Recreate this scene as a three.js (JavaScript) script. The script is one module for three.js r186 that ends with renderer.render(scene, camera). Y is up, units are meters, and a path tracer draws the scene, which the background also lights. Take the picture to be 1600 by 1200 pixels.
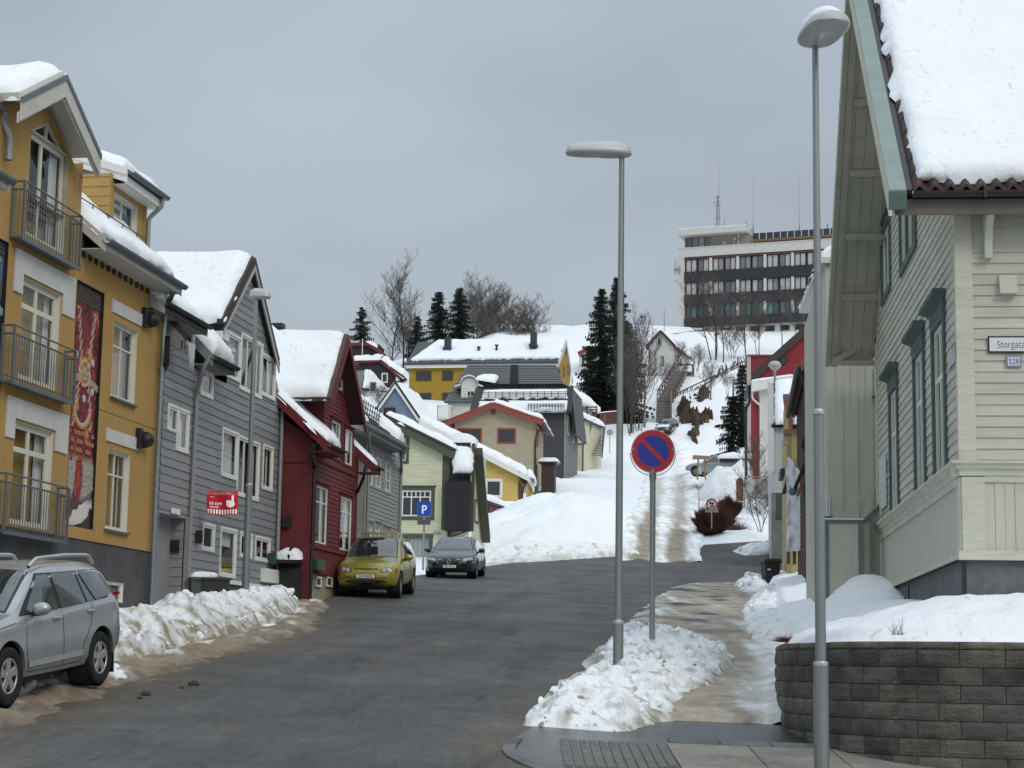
import * as THREE from 'three';
import { ImprovedNoise } from 'three/addons/math/ImprovedNoise.js';
import { mergeGeometries, mergeVertices, toCreasedNormals } from 'three/addons/utils/BufferGeometryUtils.js';
import { RoundedBoxGeometry } from 'three/addons/geometries/RoundedBoxGeometry.js';
import { Brush, Evaluator, SUBTRACTION } from 'three-bvh-csg';

// ---------------------------------------------------------------- camera, sky, sun, exposure
const scene = new THREE.Scene();
const FPX = 2900;                                   // focal length in pixels of the 1600 x 1200 photograph
const EYE = new THREE.Vector3(0, 1.6, 0);
const camera = new THREE.PerspectiveCamera(2 * Math.atan(600 / FPX) * 180 / Math.PI, 4 / 3, 0.1, 2500);
camera.rotation.order = 'YXZ';
camera.position.copy(EYE);
camera.rotation.set(0.1506, 0, 0.016);
camera.updateMatrixWorld(true);

const renderer = new THREE.WebGLRenderer({ antialias: true });
renderer.toneMapping = THREE.LinearToneMapping;
renderer.toneMappingExposure = 1.06;
renderer.shadowMap.enabled = true;

const SUN = new THREE.Vector3(0.45, 0.62, 0.75).normalize();   // behind the camera, over its right shoulder, through thin cloud
const perlin = new ImprovedNoise();
const fbm = (x, y, z, o = 4) => { let s = 0, a = 1, t = 0; for (let i = 0; i < o; i++) { s += a * perlin.noise(x, y, z); t += a; a *= .5; x *= 2.03; y *= 2.01; z *= 2.02; } return s / t; };
{
  const w = 1024, h = 512, data = new Float32Array(w * h * 4), d = new THREE.Vector3();
  for (let j = 0; j < h; j++) for (let i = 0; i < w; i++) {
    const el = ((j + .5) / h - .5) * Math.PI, az = ((i + .5) / w - .5) * 2 * Math.PI;
    d.set(Math.cos(el) * Math.cos(az), Math.sin(el), Math.cos(el) * Math.sin(az));
    const s = Math.max(0, d.y), sunw = Math.pow(.5 + .5 * d.dot(SUN), 3);
    const c = fbm(d.x * 3, d.y * 7 + 3, d.z * 3, 5), c2 = fbm(d.x * 5 + 9, d.y * 14, d.z * 5, 4);
    const L = (0.375 + .05 * Math.pow(1 - s, 8) + .6 * Math.pow(s, 2.2) + .42 * sunw * (0.25 + s)) * (1 + .3 * c + .1 * c2);
    const g = Math.min(1, s * 2.2), k = (j * w + i) * 4;
    data[k] = L * (.92 + .03 * (1 - g) + .07 * sunw); data[k + 1] = L * 1.08; data[k + 2] = L * (1.26 - .06 * (1 - g) - .14 * sunw); data[k + 3] = 1;
    if (d.y < -.02) { data[k] = data[k + 1] = data[k + 2] = .3; }
  }
  const sky = new THREE.DataTexture(data, w, h, THREE.RGBAFormat, THREE.FloatType);
  sky.mapping = THREE.EquirectangularReflectionMapping; sky.magFilter = THREE.LinearFilter; sky.needsUpdate = true;
  scene.background = sky; scene.environment = sky;
}
const sun = new THREE.DirectionalLight(0xfff3e2, 0.85);
sun.position.copy(SUN).multiplyScalar(200).add(new THREE.Vector3(5, 0, -60));
sun.target.position.set(5, 0, -60);
sun.castShadow = true; sun.shadow.radius = 34; sun.shadow.mapSize.set(4096, 4096);
Object.assign(sun.shadow.camera, { left: -140, right: 140, top: 140, bottom: -140, near: 1, far: 600 });
scene.add(sun, sun.target);

// ---------------------------------------------------------------- rays of the photograph, plan helpers
function ray(px, py) { const v = new THREE.Vector3((px - 800) / FPX, (600 - py) / FPX, -1).applyQuaternion(camera.quaternion); return v.multiplyScalar(-1 / v.z); }
function P(px, py, d) { return ray(px, py).multiplyScalar(d).add(EYE); }     // point d metres in front of the photographer's plane
const clamp = (x, a = 0, b = 1) => Math.min(b, Math.max(a, x));
const smooth = (a, b, x) => { const t = clamp((x - a) / (b - a)); return t * t * (3 - 2 * t); };
const lerp = (a, b, t) => a + (b - a) * t;
function curve(pts) {                                // monotone-ish cubic through [x, y]
  return (x) => {
    const n = pts.length;
    if (x <= pts[0][0]) return pts[0][1];
    if (x >= pts[n - 1][0]) return pts[n - 1][1];
    let i = 0; while (x > pts[i + 1][0]) i++;
    const [x0, y0] = pts[i], [x1, y1] = pts[i + 1], h = x1 - x0, m = (y1 - y0) / h;
    const mp = i > 0 ? (y0 - pts[i - 1][1]) / (x0 - pts[i - 1][0]) : m, mn = i < n - 2 ? (pts[i + 2][1] - y1) / (pts[i + 2][0] - x1) : m;
    const a = mp * m <= 0 ? 0 : 2 * mp * m / (mp + m), b = mn * m <= 0 ? 0 : 2 * mn * m / (mn + m), t = (x - x0) / h;
    return y0 + h * (a * t * (1 - t) * (1 - t) + m * t * t * (3 - 2 * t) + b * t * t * (t - 1)) ;
  };
}
function rng(seed) { let s = seed | 0; return () => { s = (s + 0x6d2b79f5) | 0; let t = Math.imul(s ^ (s >>> 15), 1 | s); t = (t + Math.imul(t ^ (t >>> 7), 61 | t)) ^ t; return ((t ^ (t >>> 14)) >>> 0) / 4294967296; }; }
// ---------------------------------------------------------------- textures
function hash2(x, y, s) { let h = Math.imul(x, 374761393) + Math.imul(y, 668265263) + Math.imul(s, 1442695041) | 0; h = Math.imul(h ^ (h >>> 13), 1274126177); return ((h ^ (h >>> 16)) >>> 0) / 4294967296; }
function vn(x, y, px, py, s) {                       // value noise that repeats after px, py cells
  const xi = Math.floor(x), yi = Math.floor(y), fx = x - xi, fy = y - yi, u = fx * fx * (3 - 2 * fx), v = fy * fy * (3 - 2 * fy);
  const m = (a, b) => hash2(((a % px) + px) % px, ((b % py) + py) % py, s);
  return lerp(lerp(m(xi, yi), m(xi + 1, yi), u), lerp(m(xi, yi + 1), m(xi + 1, yi + 1), u), v);
}
function tfbm(u, v, fx, fy, s, o = 5) { let a = 1, t = 0, r = 0; for (let i = 0; i < o; i++) { r += a * vn(u * fx, v * fy, fx, fy, s + i); t += a; a *= .55; fx *= 2; fy *= 2; } return r / t; }
function dtex(n, tile, f, srgb) {                    // f(u, v) gives a value or [r, g, b] in 0..1; tile = metres
  const d = new Uint8Array(n * n * 4);
  for (let j = 0; j < n; j++) for (let i = 0; i < n; i++) { const c = f(i / n, j / n), k = (j * n + i) * 4; for (let q = 0; q < 3; q++) d[k + q] = 255 * clamp(Array.isArray(c) ? c[q] : c); d[k + 3] = 255; }
  const t = new THREE.DataTexture(d, n, n); t.wrapS = t.wrapT = THREE.RepeatWrapping; t.magFilter = THREE.LinearFilter; t.minFilter = THREE.LinearMipmapLinearFilter; t.generateMipmaps = true;
  if (srgb) t.colorSpace = THREE.SRGBColorSpace;
  t.repeat.set(1 / tile, 1 / tile); t.needsUpdate = true; return t;
}
const T = {
  asphalt: dtex(1024, 5, (u, v) => { const q2 = tfbm(u, v, 80, 8, 91, 3), q3 = tfbm(u, v, 200, 16, 37, 2), g = hash2(u * 1024 | 0, v * 1024 | 0, 5), p = tfbm(u, v, 5, 5, 11), q = tfbm(u, v, 40, 40, 3, 3), c = clamp((tfbm(u, v, 9, 9, 77, 4) - .62) * 9); return .6 + .24 * (p - .5) + .3 * (g - .5) * (.5 + q) + .3 * (q - .5) + .12 * c + .2 * (q2 - .5) + .24 * (q3 - .5); }),
  asphaltRough: dtex(512, 7, (u, v) => .42 + .5 * tfbm(u, v, 6, 6, 31)),
  snow: dtex(512, 3, (u, v) => .5 * tfbm(u, v, 6, 6, 1, 6) + .5 * tfbm(u, v, 24, 24, 8, 4)),
  snowCol: dtex(512, 4, (u, v) => { const a = tfbm(u, v, 8, 8, 4, 5), s = clamp((tfbm(u, v, 40, 40, 19, 3) - .72) * 6); return [.97 - .05 * a - .25 * s, .97 - .045 * a - .3 * s, .98 - .035 * a - .38 * s]; }),
  stucco: dtex(1024, 4.2, (u, v) => { const a = tfbm(u, v, 4, 4, 2), b = tfbm(u, v, 34, 3, 9, 3), g = hash2(u * 1024 | 0, v * 1024 | 0, 2); const k = clamp((tfbm(u, v, 6, 5, 51, 4) - .58) * 4); const l = .92 + .1 * (a - .5) - .12 * clamp((b - .55) * 2.5) + .05 * (g - .5); return [l - .05 * k, l - .1 * k, l - .12 * k]; }),
  grain: dtex(512, .7, (u, v) => tfbm(u, v, 48, 48, 13, 3)),
  wood: dtex(1024, 2.2, (u, v) => { const a = tfbm(u, v, 6, 90, 21, 4), b = tfbm(u, v, 5, 9, 5, 4), k = clamp((tfbm(u, v, 7, 16, 61, 4) - .6) * 4); const l = .92 + .2 * (a - .5) + .18 * (b - .5); return [l - .1 * k, l - .115 * k, l - .14 * k]; }),
  woodV: dtex(1024, 2.2, (u, v) => { const a = tfbm(u, v, 90, 6, 21, 4), b = tfbm(u, v, 9, 5, 5, 4), k = clamp((tfbm(u, v, 16, 6, 61, 4) - .6) * 4); const l = .93 + .1 * (a - .5) + .12 * (b - .5); return [l - .06 * k, l - .07 * k, l - .09 * k]; }),
  stone: dtex(1024, 1.6, (u, v) => { const a = tfbm(u, v, 5, 5, 3, 5), b = tfbm(u, v, 3, 4, 41, 3), g = hash2(u * 1024 | 0, v * 1024 | 0, 8); const l = .55 + .55 * (a - .5) + .5 * (b - .45) + .14 * (g - .5); return [l * 1.02, l, l * .95]; }),
  stoneB: dtex(512, .5, (u, v) => .7 * tfbm(u, v, 7, 5, 3, 5) + .3 * tfbm(u, v, 40, 40, 6, 2)),
  zinc: dtex(512, .8, (u, v) => .82 + .25 * (tfbm(u, v, 18, 14, 33, 4) - .5) + .12 * (tfbm(u, v, 5, 40, 5, 3) - .5)),
  dirt: dtex(1024, 3.5, (u, v) => { const a = tfbm(u, v, 7, 7, 15, 6), g = hash2(u * 1024 | 0, v * 1024 | 0, 12), c = tfbm(u, v, 42, 42, 7, 3); const l = .6 + .5 * (a - .5) + .3 * (c - .5) + .16 * (g - .5); return [l, l * .985, l * .96]; }),
  paint: dtex(512, 3, (u, v) => .94 + .1 * (tfbm(u, v, 5, 5, 2, 5) - .5) + .03 * (hash2(u * 512 | 0, v * 512 | 0, 3) - .5)),
  dust: dtex(512, 1.7, (u, v) => .9 + .2 * (tfbm(u, v, 6, 5, 71, 5) - .5)),
};
// ---------------------------------------------------------------- materials (colours are linear base colours)
function M(c, rough = .8, o = {}) {
  const { bump, bs, phys, ...rest } = o;
  const m = new (phys ? THREE.MeshPhysicalMaterial : THREE.MeshStandardMaterial)({ roughness: rough, metalness: 0, side: THREE.DoubleSide, ...rest });
  m.color.setRGB(...c);
  if (bump) { m.bumpMap = bump; m.bumpScale = bs ?? .004; }
  return m;
}
const wood = (c, r = .75, v) => M(c, r, { map: v ? T.woodV : T.wood });
const SNOW = M([.86, .885, .91], .7, { map: T.snowCol, bump: T.snow, bs: .05 });
const SNOWFAR = M([.86, .885, .91], .8, { map: T.snowCol });
const WHITE = M([.74, .74, .70], .5, { map: T.paint }), CREAMW = M([.66, .65, .56], .5, { map: T.paint });
const BLACK = M([.012, .012, .014], .5), DARK = M([.03, .03, .033], .6), INTER = M([.022, .022, .022], .9), CURT = M([.62, .61, .58], .9);
const ZINC = M([.30, .33, .35], .48, { metalness: .55, map: T.zinc }), ZINCD = M([.17, .19, .21], .5, { metalness: .4, map: T.zinc });
const PIPE = M([.33, .36, .37], .45, { metalness: .3, map: T.zinc });
const GLASS = M([.86, .9, .9], .02, { phys: true, transmission: 1, thickness: 0, ior: 1.5 });
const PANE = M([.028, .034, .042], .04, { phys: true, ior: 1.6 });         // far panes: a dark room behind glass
const CONC = M([.25, .25, .245], .9, { map: T.dirt, bump: T.grain, bs: .003 });
// ---------------------------------------------------------------- things
const used = {};
const numbered = (n) => { const k = used[n] = (used[n] ?? -1) + 1; return k ? n + '_' + String(k).padStart(3, '0') : n; };
function tag(o, label, category, group, kind) { o.userData = { ...(label && { label }), ...(category && { category }), ...(group && { group }), ...(kind && { kind }) }; return o; }
function thing(name, label, category, pos = [0, 0, 0], turn = 0, group) {
  const o = new THREE.Group(); o.name = numbered(name); scene.add(o); o.position.set(...pos); o.rotation.y = turn; return tag(o, label, category, group);
}
function mesh(name, geo, mat, parent) {
  const m = new THREE.Mesh(geo, mat); m.castShadow = m.receiveShadow = true;
  m.name = parent ? name : numbered(name); (parent ?? scene).add(m); return m;
}
const stuff = (o) => { o.userData.kind = 'stuff'; return o; };
function struct(name, geo, mat) { return tag(mesh(name, geo, mat), null, null, null, 'structure'); }
const V = (x, y, z) => new THREE.Vector3(x, y, z);
let XF = null;                                       // matrix put on what MB builds (a wall turned against its house)
function turned(m, f) { XF = m; f(); XF = null; }
class MB {                                           // collects faces, builds ONE mesh with uv in metres
  constructor() { this.p = []; this.n = []; }
  tri(a, b, c) {
    const ux = b[0] - a[0], uy = b[1] - a[1], uz = b[2] - a[2], vx = c[0] - a[0], vy = c[1] - a[1], vz = c[2] - a[2];
    let nx = uy * vz - uz * vy, ny = uz * vx - ux * vz, nz = ux * vy - uy * vx; const l = Math.hypot(nx, ny, nz) || 1; nx /= l; ny /= l; nz /= l;
    this.p.push(...a, ...b, ...c); for (let i = 0; i < 3; i++) this.n.push(nx, ny, nz); return this;
  }
  quad(a, b, c, d) { this.tri(a, b, c); return this.tri(a, c, d); }
  box(x0, x1, y0, y1, z0, z1) {
    if (x0 > x1) [x0, x1] = [x1, x0]; if (y0 > y1) [y0, y1] = [y1, y0]; if (z0 > z1) [z0, z1] = [z1, z0];
    return this.hex([[x0, y0, z0], [x1, y0, z0], [x1, y0, z1], [x0, y0, z1]], [[x0, y1, z0], [x1, y1, z0], [x1, y1, z1], [x0, y1, z1]]);
  }
  hex(b, t) { this.quad(b[0], b[1], b[2], b[3]); this.quad(t[3], t[2], t[1], t[0]); for (let i = 0; i < 4; i++) { const j = (i + 1) % 4; this.quad(b[j], b[i], t[i], t[j]); } return this; }
  slab(a, b, c, d, t) {                              // a quad with thickness t below it
    const n = V().crossVectors(V(...b).sub(V(...a)), V(...d).sub(V(...a))).normalize().multiplyScalar(t), s = (p) => [p[0] - n.x, p[1] - n.y, p[2] - n.z];
    return this.hex([a, b, c, d], [s(a), s(b), s(c), s(d)]);
  }
  beam(a, b, w, h, up = [0, 1, 0]) {                 // square bar from a to b
    const A = V(...a), B = V(...b), d = B.clone().sub(A).normalize(), s = V().crossVectors(d, V(...up)); if (s.lengthSq() < 1e-6) s.set(1, 0, 0); s.normalize();
    const u = V().crossVectors(s, d).multiplyScalar(h / 2); s.multiplyScalar(w / 2);
    const c = (p, i, j) => [p.x + i * s.x + j * u.x, p.y + i * s.y + j * u.y, p.z + i * s.z + j * u.z];
    return this.hex([c(A, -1, -1), c(A, 1, -1), c(A, 1, 1), c(A, -1, 1)], [c(B, -1, -1), c(B, 1, -1), c(B, 1, 1), c(B, -1, 1)]);
  }
  rod(a, b, r, r2 = r, n = 8) {
    const A = V(...a), B = V(...b), L = A.distanceTo(B), g = new THREE.CylinderGeometry(r2, r, L, n, 1), q = new THREE.Quaternion().setFromUnitVectors(V(0, 1, 0), B.clone().sub(A).normalize());
    return this.geo(g, new THREE.Matrix4().compose(A.add(B).multiplyScalar(.5), q, V(1, 1, 1)));
  }
  pipe(pts, r, n = 8, seg = 6) {
    const c = new THREE.CatmullRomCurve3(pts.map((p) => V(...p)), false, 'catmullrom', .12);
    return this.geo(new THREE.TubeGeometry(c, (pts.length - 1) * seg, r, n, false));
  }
  poly(pts, z0, z1, pz) {                            // outline in x, y with thickness z0..z1 (pz maps [x, y, z] elsewhere)
    const s = new THREE.Shape(pts.map((p) => new THREE.Vector2(p[0], p[1])));
    const g = new THREE.ExtrudeGeometry(s, { depth: z1 - z0, bevelEnabled: false }); g.translate(0, 0, z0); return this.geo(g);
  }
  geo(g, mat) {
    let q = g.index ? g.toNonIndexed() : g.clone(); if (mat) q.applyMatrix4(mat);
    const p = q.attributes.position.array, n = q.attributes.normal.array; for (let i = 0; i < p.length; i++) { this.p.push(p[i]); this.n.push(n[i]); } return this;
  }
  geometry() {
    const g = new THREE.BufferGeometry(), P = new Float32Array(this.p), N = new Float32Array(this.n), U = new Float32Array(P.length / 3 * 2);
    for (let i = 0; i < P.length / 9; i++) {
      const k = i * 9, ax = Math.abs(N[k]), ay = Math.abs(N[k + 1]), az = Math.abs(N[k + 2]);
      for (let j = 0; j < 3; j++) { const o = k + j * 3, u = (i * 3 + j) * 2; if (az >= ax && az >= ay) { U[u] = P[o]; U[u + 1] = P[o + 1]; } else if (ax >= ay) { U[u] = P[o + 2]; U[u + 1] = P[o + 1]; } else { U[u] = P[o]; U[u + 1] = P[o + 2]; } }
    }
    g.setAttribute('position', new THREE.BufferAttribute(P, 3)); g.setAttribute('normal', new THREE.BufferAttribute(N, 3)); g.setAttribute('uv', new THREE.BufferAttribute(U, 2)); if (XF) g.applyMatrix4(XF); return g;
  }
  build(name, mat, parent) { return mesh(name, this.geometry(), mat, parent); }
}
const mb = () => new MB();
// indexed grid surface: f(i, j) -> [x, y, z], uv(i, j) -> [u, v], col(i,j) -> [r,g,b] optional, keep(i,j) optional
function gridGeo(ni, nj, f, uv, col, keep) {
  const pos = new Float32Array(ni * nj * 3), uvs = new Float32Array(ni * nj * 2), cols = col && new Float32Array(ni * nj * 3), idx = [];
  for (let j = 0; j < nj; j++) for (let i = 0; i < ni; i++) { const k = j * ni + i; pos.set(f(i, j), k * 3); uvs.set(uv(i, j), k * 2); if (col) cols.set(col(i, j), k * 3); }
  for (let j = 0; j < nj - 1; j++) for (let i = 0; i < ni - 1; i++) { if (keep && !keep(i, j)) continue; const a = j * ni + i, b = a + 1, c = a + ni, d = c + 1; idx.push(a, b, d, a, d, c); }
  const g = new THREE.BufferGeometry(); g.setAttribute('position', new THREE.BufferAttribute(pos, 3)); g.setAttribute('uv', new THREE.BufferAttribute(uvs, 2));
  if (col) g.setAttribute('color', new THREE.BufferAttribute(cols, 3));
  g.setIndex(idx); g.computeVertexNormals(); return g;
}
// a lying blanket of snow on the roof quad A (eave left) B (eave right) C (ridge right) D (ridge left)
let snowSeed = 1;
function snowSlab(parent, A, B, C, D, t, o = {}) {
  const a = V(...A), b = V(...B), c = V(...C), d = V(...D), Lu = Math.max(a.distanceTo(b), d.distanceTo(c)), Lv = Math.max(a.distanceTo(d), b.distanceTo(c));
  const n = V().crossVectors(b.clone().sub(a), d.clone().sub(a)).normalize(); if (n.y < 0) n.negate();
  const step = o.step ?? .25, seed = snowSeed++ * 7.31, rag = o.ragged ?? .08, top = o.top ?? true;
  const ticks = (L, s0, s1) => { const r = []; if (s0) r.push(0, .12 * t, .4 * t, .8 * t, 1.3 * t); const e = s1 ? L - 1.6 * t : L; let x = r.length ? 1.3 * t + step : 0; for (; x < e; x += step) r.push(x); if (s1) r.push(L - 1.3 * t, L - .8 * t, L - .4 * t, L - .12 * t, L); else r.push(L); return r.filter((q, i) => q >= 0 && q <= L && (i === 0 || q > r[i - 1])); };
  const us = ticks(Lu, o.left ?? true, o.right ?? true), vs = ticks(Lv, true, top), prof = (e) => Math.sqrt(1 - Math.pow(1 - clamp(e / (1.3 * t)), 2));
  const f = (i, j) => {
    const u = us[i], v = vs[j];
    let s = u / Lu, w = v / Lv;
    const wob = (k) => rag * (fbm(u * 2.1 + seed, v * 2.1 + k, seed, 3) * 2.2);
    if (v < .01) w += (wob(3) + (o.back ?? 0)) / Lv; else if (o.back) w = lerp(w, 1, o.back / Lv * (1 - w)) ;
    if (u < .01 || u > Lu - .01) s += wob(8) / Lu * (u < .01 ? 1 : -1);
    const p = a.clone().lerp(b, s).lerp(d.clone().lerp(c, s), w);
    const el = (o.left ?? true) ? u : 9, er = (o.right ?? true) ? Lu - u : 9, et = top ? Lv - v : 9, e = Math.min(el, er, et, v);
    const th = t * prof(e) * (1 + .35 * fbm(u * .9 + seed, v * .9, 2.2, 4) * 1.6);
    p.addScaledVector(n, th + .006);
    if (v < 1.3 * t) p.y -= (o.droop ?? .25) * t * (1 - v / (1.3 * t)) * 0;
    return [p.x, p.y, p.z];
  };
  return mesh(o.name ?? 'snow_cover', gridGeo(us.length, vs.length, f, (i, j) => [us[i], vs[j]]), o.far ? SNOWFAR : SNOW, parent);
}
// ---------------------------------------------------------------- facades: local x along the wall, y up, z out of the wall
function frame(name, label, cat, px, d, dir, baseY, pyAt = 1040, group) {
  const q = P(px, pyAt, d), a = Math.atan2(dir[1], dir[0]);
  const g = thing(name, label, cat, [q.x, baseY, -d], a, group); g.updateMatrixWorld(true);
  return frameOf(g);
}
function frameOf(g) {
  g.updateMatrixWorld(true);
  const inv = g.matrixWorld.clone().invert(), e = EYE.clone().applyMatrix4(inv), q = new THREE.Quaternion().setFromRotationMatrix(inv);
  const F = { g,
    at(px, py, z = 0) { const r = ray(px, py).applyQuaternion(q), t = (z - e.z) / r.z; return [e.x + r.x * t, e.y + r.y * t]; },
    u: (px, py, z) => F.at(px, py, z)[0], v: (px, py, z) => F.at(px, py, z)[1],
    rect(r, z = 0) { const [u0, v1] = F.at(r[0], r[1], z), [u1, v0] = F.at(r[2], r[3], z); return u0 < u1 ? { u0, u1, v0, v1 } : { u0: u1, u1: u0, v0, v1 }; },
    atX(px, py, x) { const r = ray(px, py).applyQuaternion(q), t = (x - e.x) / r.x; return [e.z + r.z * t, e.y + r.y * t]; },   // on the side plane x: [z, y]
    world: (p) => V(...p).applyMatrix4(g.matrixWorld) };
  return F;
}
function span(poly, v) {                              // x-range of a convex outline at height v
  let lo = Infinity, hi = -Infinity;
  for (let i = 0; i < poly.length; i++) { const a = poly[i], b = poly[(i + 1) % poly.length]; if ((a[1] - v) * (b[1] - v) > 0 || a[1] === b[1]) continue; const x = a[0] + (b[0] - a[0]) * (v - a[1]) / (b[1] - a[1]); lo = Math.min(lo, x); hi = Math.max(hi, x); }
  return lo < hi ? [lo, hi] : null;
}
// boards over a convex outline with rectangular holes. o: z (face), exp (board height), proud, pieces (each board a part), name, mat(s), start
function siding(parent, poly, holes, o) {
  const v0 = Math.min(...poly.map((p) => p[1])), v1 = Math.max(...poly.map((p) => p[1])), exp = o.exp ?? 99, proud = o.proud ?? .018, z = o.z ?? 0, map = o.map ?? ((p) => p), gap = o.gap ?? .004;
  const mats = [].concat(o.mat), r = rng(Math.round(v1 * 977 + poly[0][0] * 131)); let all = mb(); const out = [];
  for (let c0 = o.start ?? v0; c0 < v1 - .002; c0 += exp) {
    const c1 = Math.min(c0 + exp, v1), lo = Math.max(c0, v0); if (c1 <= v0) continue;
    const cuts = [lo, c1]; for (const p of poly) cuts.push(p[1]); for (const h of holes) cuts.push(h.v0, h.v1);
    const ys = [...new Set(cuts.filter((y) => y >= lo && y <= c1))].sort((a, b) => a - b), segs = []; let any = false;
    const jit = exp < 9 ? (r() - .5) * .003 : 0;
    const zz = (y) => z + (exp < 9 ? jit + .002 + proud * (1 - (y - c0) / exp) : 0);
    for (let k = 0; k < ys.length - 1; k++) {
      const a = ys[k], b = ys[k + 1]; if (b - a < 1e-4) continue;
      const sa = span(poly, a + 1e-5), sb = span(poly, b - 1e-5); if (!sa && !sb) continue;
      const A = sa ?? [(sb[0] + sb[1]) / 2, (sb[0] + sb[1]) / 2], B = sb ?? [(sa[0] + sa[1]) / 2, (sa[0] + sa[1]) / 2], mid = (a + b) / 2;
      const hs = holes.filter((h) => h.v0 < mid && h.v1 > mid).sort((p, q) => p.u0 - q.u0);
      let ca = A[0], cb = B[0], si = 0;
      const put = (ea, eb) => { const id = si++; if (ea - ca < .001 && eb - cb < .001) return; any = true; const m = o.pieces ? (segs[id] ??= mb()) : all;
        m.quad(map([ca, a, zz(a)]), map([ea, a, zz(a)]), map([eb, b, zz(b)]), map([cb, b, zz(b)]));
        if (exp < 9) m.quad(map([ca, a, z - .004]), map([ea, a, z - .004]), map([ea, a, zz(a)]), map([ca, a, zz(a)])); };
      for (const h of hs) { put(Math.max(ca, Math.min(h.u0, A[1])), Math.max(cb, Math.min(h.u0, B[1]))); ca = Math.max(ca, h.u1); cb = Math.max(cb, h.u1); }
      put(Math.max(ca, A[1]), Math.max(cb, B[1]));
    }
    if (o.pieces && any) segs.forEach((m) => out.push(m.build(o.name ?? 'plank', mats[Math.floor(r() * mats.length)], parent)));
  }
  if (!o.pieces) { const w = all.build(o.name ?? 'wall', mats[0], parent); if (exp < 9 && o.stuff) stuff(w); out.push(w); }
  return out;
}
// window in the rectangle r (outer edge of its sash frame). o.rows = [[height share, columns], ...] from the top
function win(F, r, o = {}) {
  const R = Array.isArray(r) ? F.rect(r, o.zo ?? 0) : r, { u0, u1, v0, v1 } = R, zo = o.zo ?? 0, fr = o.fr ?? .055, bar = o.bar ?? .035, rec = o.rec ?? .07, cas = o.cas ?? 0, cp = o.cp ?? .035;
  const ms = o.ms ?? WHITE, mc = o.mc ?? ms, f = mb(), zb = zo - rec, zf = zb + .045, parent = o.parent ?? F.g;
  f.box(u0, u0 + fr, v0, v1, zb, zf); f.box(u1 - fr, u1, v0, v1, zb, zf); f.box(u0 + fr, u1 - fr, v0, v0 + fr, zb, zf); f.box(u0 + fr, u1 - fr, v1 - fr, v1, zb, zf);
  // reveal
  f.quad([u0, v0, zf], [u0, v0, zo + .004], [u0, v1, zo + .004], [u0, v1, zf]); f.quad([u1, v0, zf], [u1, v0, zo + .004], [u1, v1, zo + .004], [u1, v1, zf]);
  f.quad([u0, v1, zf], [u1, v1, zf], [u1, v1, zo + .004], [u0, v1, zo + .004]); f.quad([u0, v0, zf], [u1, v0, zf], [u1, v0, zo + .004], [u0, v0, zo + .004]);
  const rows = o.rows ?? [[1, 1]], H = v1 - v0 - 2 * fr, sum = rows.reduce((a, b) => a + b[0], 0), panes = []; let y = v1 - fr;
  rows.forEach(([share, cols], k) => {
    const h = H * share / sum, yb = y - h, b0 = k < rows.length - 1 ? yb + bar : yb, shares = Array.isArray(cols) ? cols : Array(cols).fill(1), st = shares.reduce((a, b) => a + b, 0); let x = u0 + fr; const W = u1 - u0 - 2 * fr;
    if (k < rows.length - 1) f.box(u0 + fr, u1 - fr, yb, yb + bar, zb + .003, zf - .004);
    shares.forEach((s, c) => { const w = W * s / st, xe = c < shares.length - 1 ? x + w - bar : x + w; if (c < shares.length - 1) f.box(xe, xe + bar, b0, y, zb + .003, zf - .004); panes.push([x, xe, b0, y]); x += w; });
    y = yb;
  });
  const w = f.build(o.name ?? 'window', ms, parent);
  for (const [a, b, c, d] of panes) mb().quad([a, c, zb + .018], [b, c, zb + .018], [b, d, zb + .018], [a, d, zb + .018]).build('pane', o.far ? (o.pane ?? PANE) : GLASS, w);
  if (cas) { const c = mb(), z1 = zo + cp; c.box(u0 - cas, u0, v0, v1, zo, z1); c.box(u1, u1 + cas, v0, v1, zo, z1); c.box(u0 - cas, u1 + cas, v1, v1 + cas, zo, z1 + .004); if (!o.noBottom) c.box(u0 - cas, u1 + cas, v0 - cas, v0, zo, z1 + .004); if (o.head) c.box(u0 - cas - .05, u1 + cas + .05, v1 + cas, v1 + cas + .035, zo, z1 + .05); c.build('casing', mc, w); }
  if (o.sill) mb().box(u0 - .05, u1 + .05, v0 - .05, v0 - .012, zo - rec, zo + .07).build('sill', o.sill === true ? ZINCD : o.sill, w);
  if (!o.far) {
    const dz = o.deep ?? .7, b = mb(), z0 = zb - dz, z1 = zb - .002; b.quad([u0, v0, z0], [u1, v0, z0], [u1, v1, z0], [u0, v1, z0]); b.quad([u0, v0, z0], [u0, v0, z1], [u0, v1, z1], [u0, v1, z0]); b.quad([u1, v0, z0], [u1, v0, z1], [u1, v1, z1], [u1, v1, z0]); b.quad([u0, v0, z0], [u1, v0, z0], [u1, v0, z1], [u0, v0, z1]); b.quad([u0, v1, z0], [u1, v1, z0], [u1, v1, z1], [u0, v1, z1]);
    b.build('interior', INTER, w);
    const cu = o.curtain ?? 0;
    if (cu) { const L = (xa, xb, yb, yt) => { const c = mb(); const n = Math.max(4, Math.ceil((xb - xa) / .045)); for (let i = 0; i < n; i++) { const x = lerp(xa, xb, i / n), xe = lerp(xa, xb, (i + 1) / n), q = (k) => zb - .09 + .022 * Math.sin(k * 2.4 + xa * 9); c.quad([x, yb, q(i)], [xe, yb, q(i + 1)], [xe, yt, q(i + 1)], [x, yt, q(i)]); } c.build('curtain', o.mcur ?? CURT, w); };
      const W = u1 - u0; if (cu > 0) { L(u0, u0 + W * cu, v0, v1); L(u1 - W * cu, u1, v0, v1); } else L(u0, u1, v1 + (v1 - v0) * cu, v1);
    }
  }
  return R;
}
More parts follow.
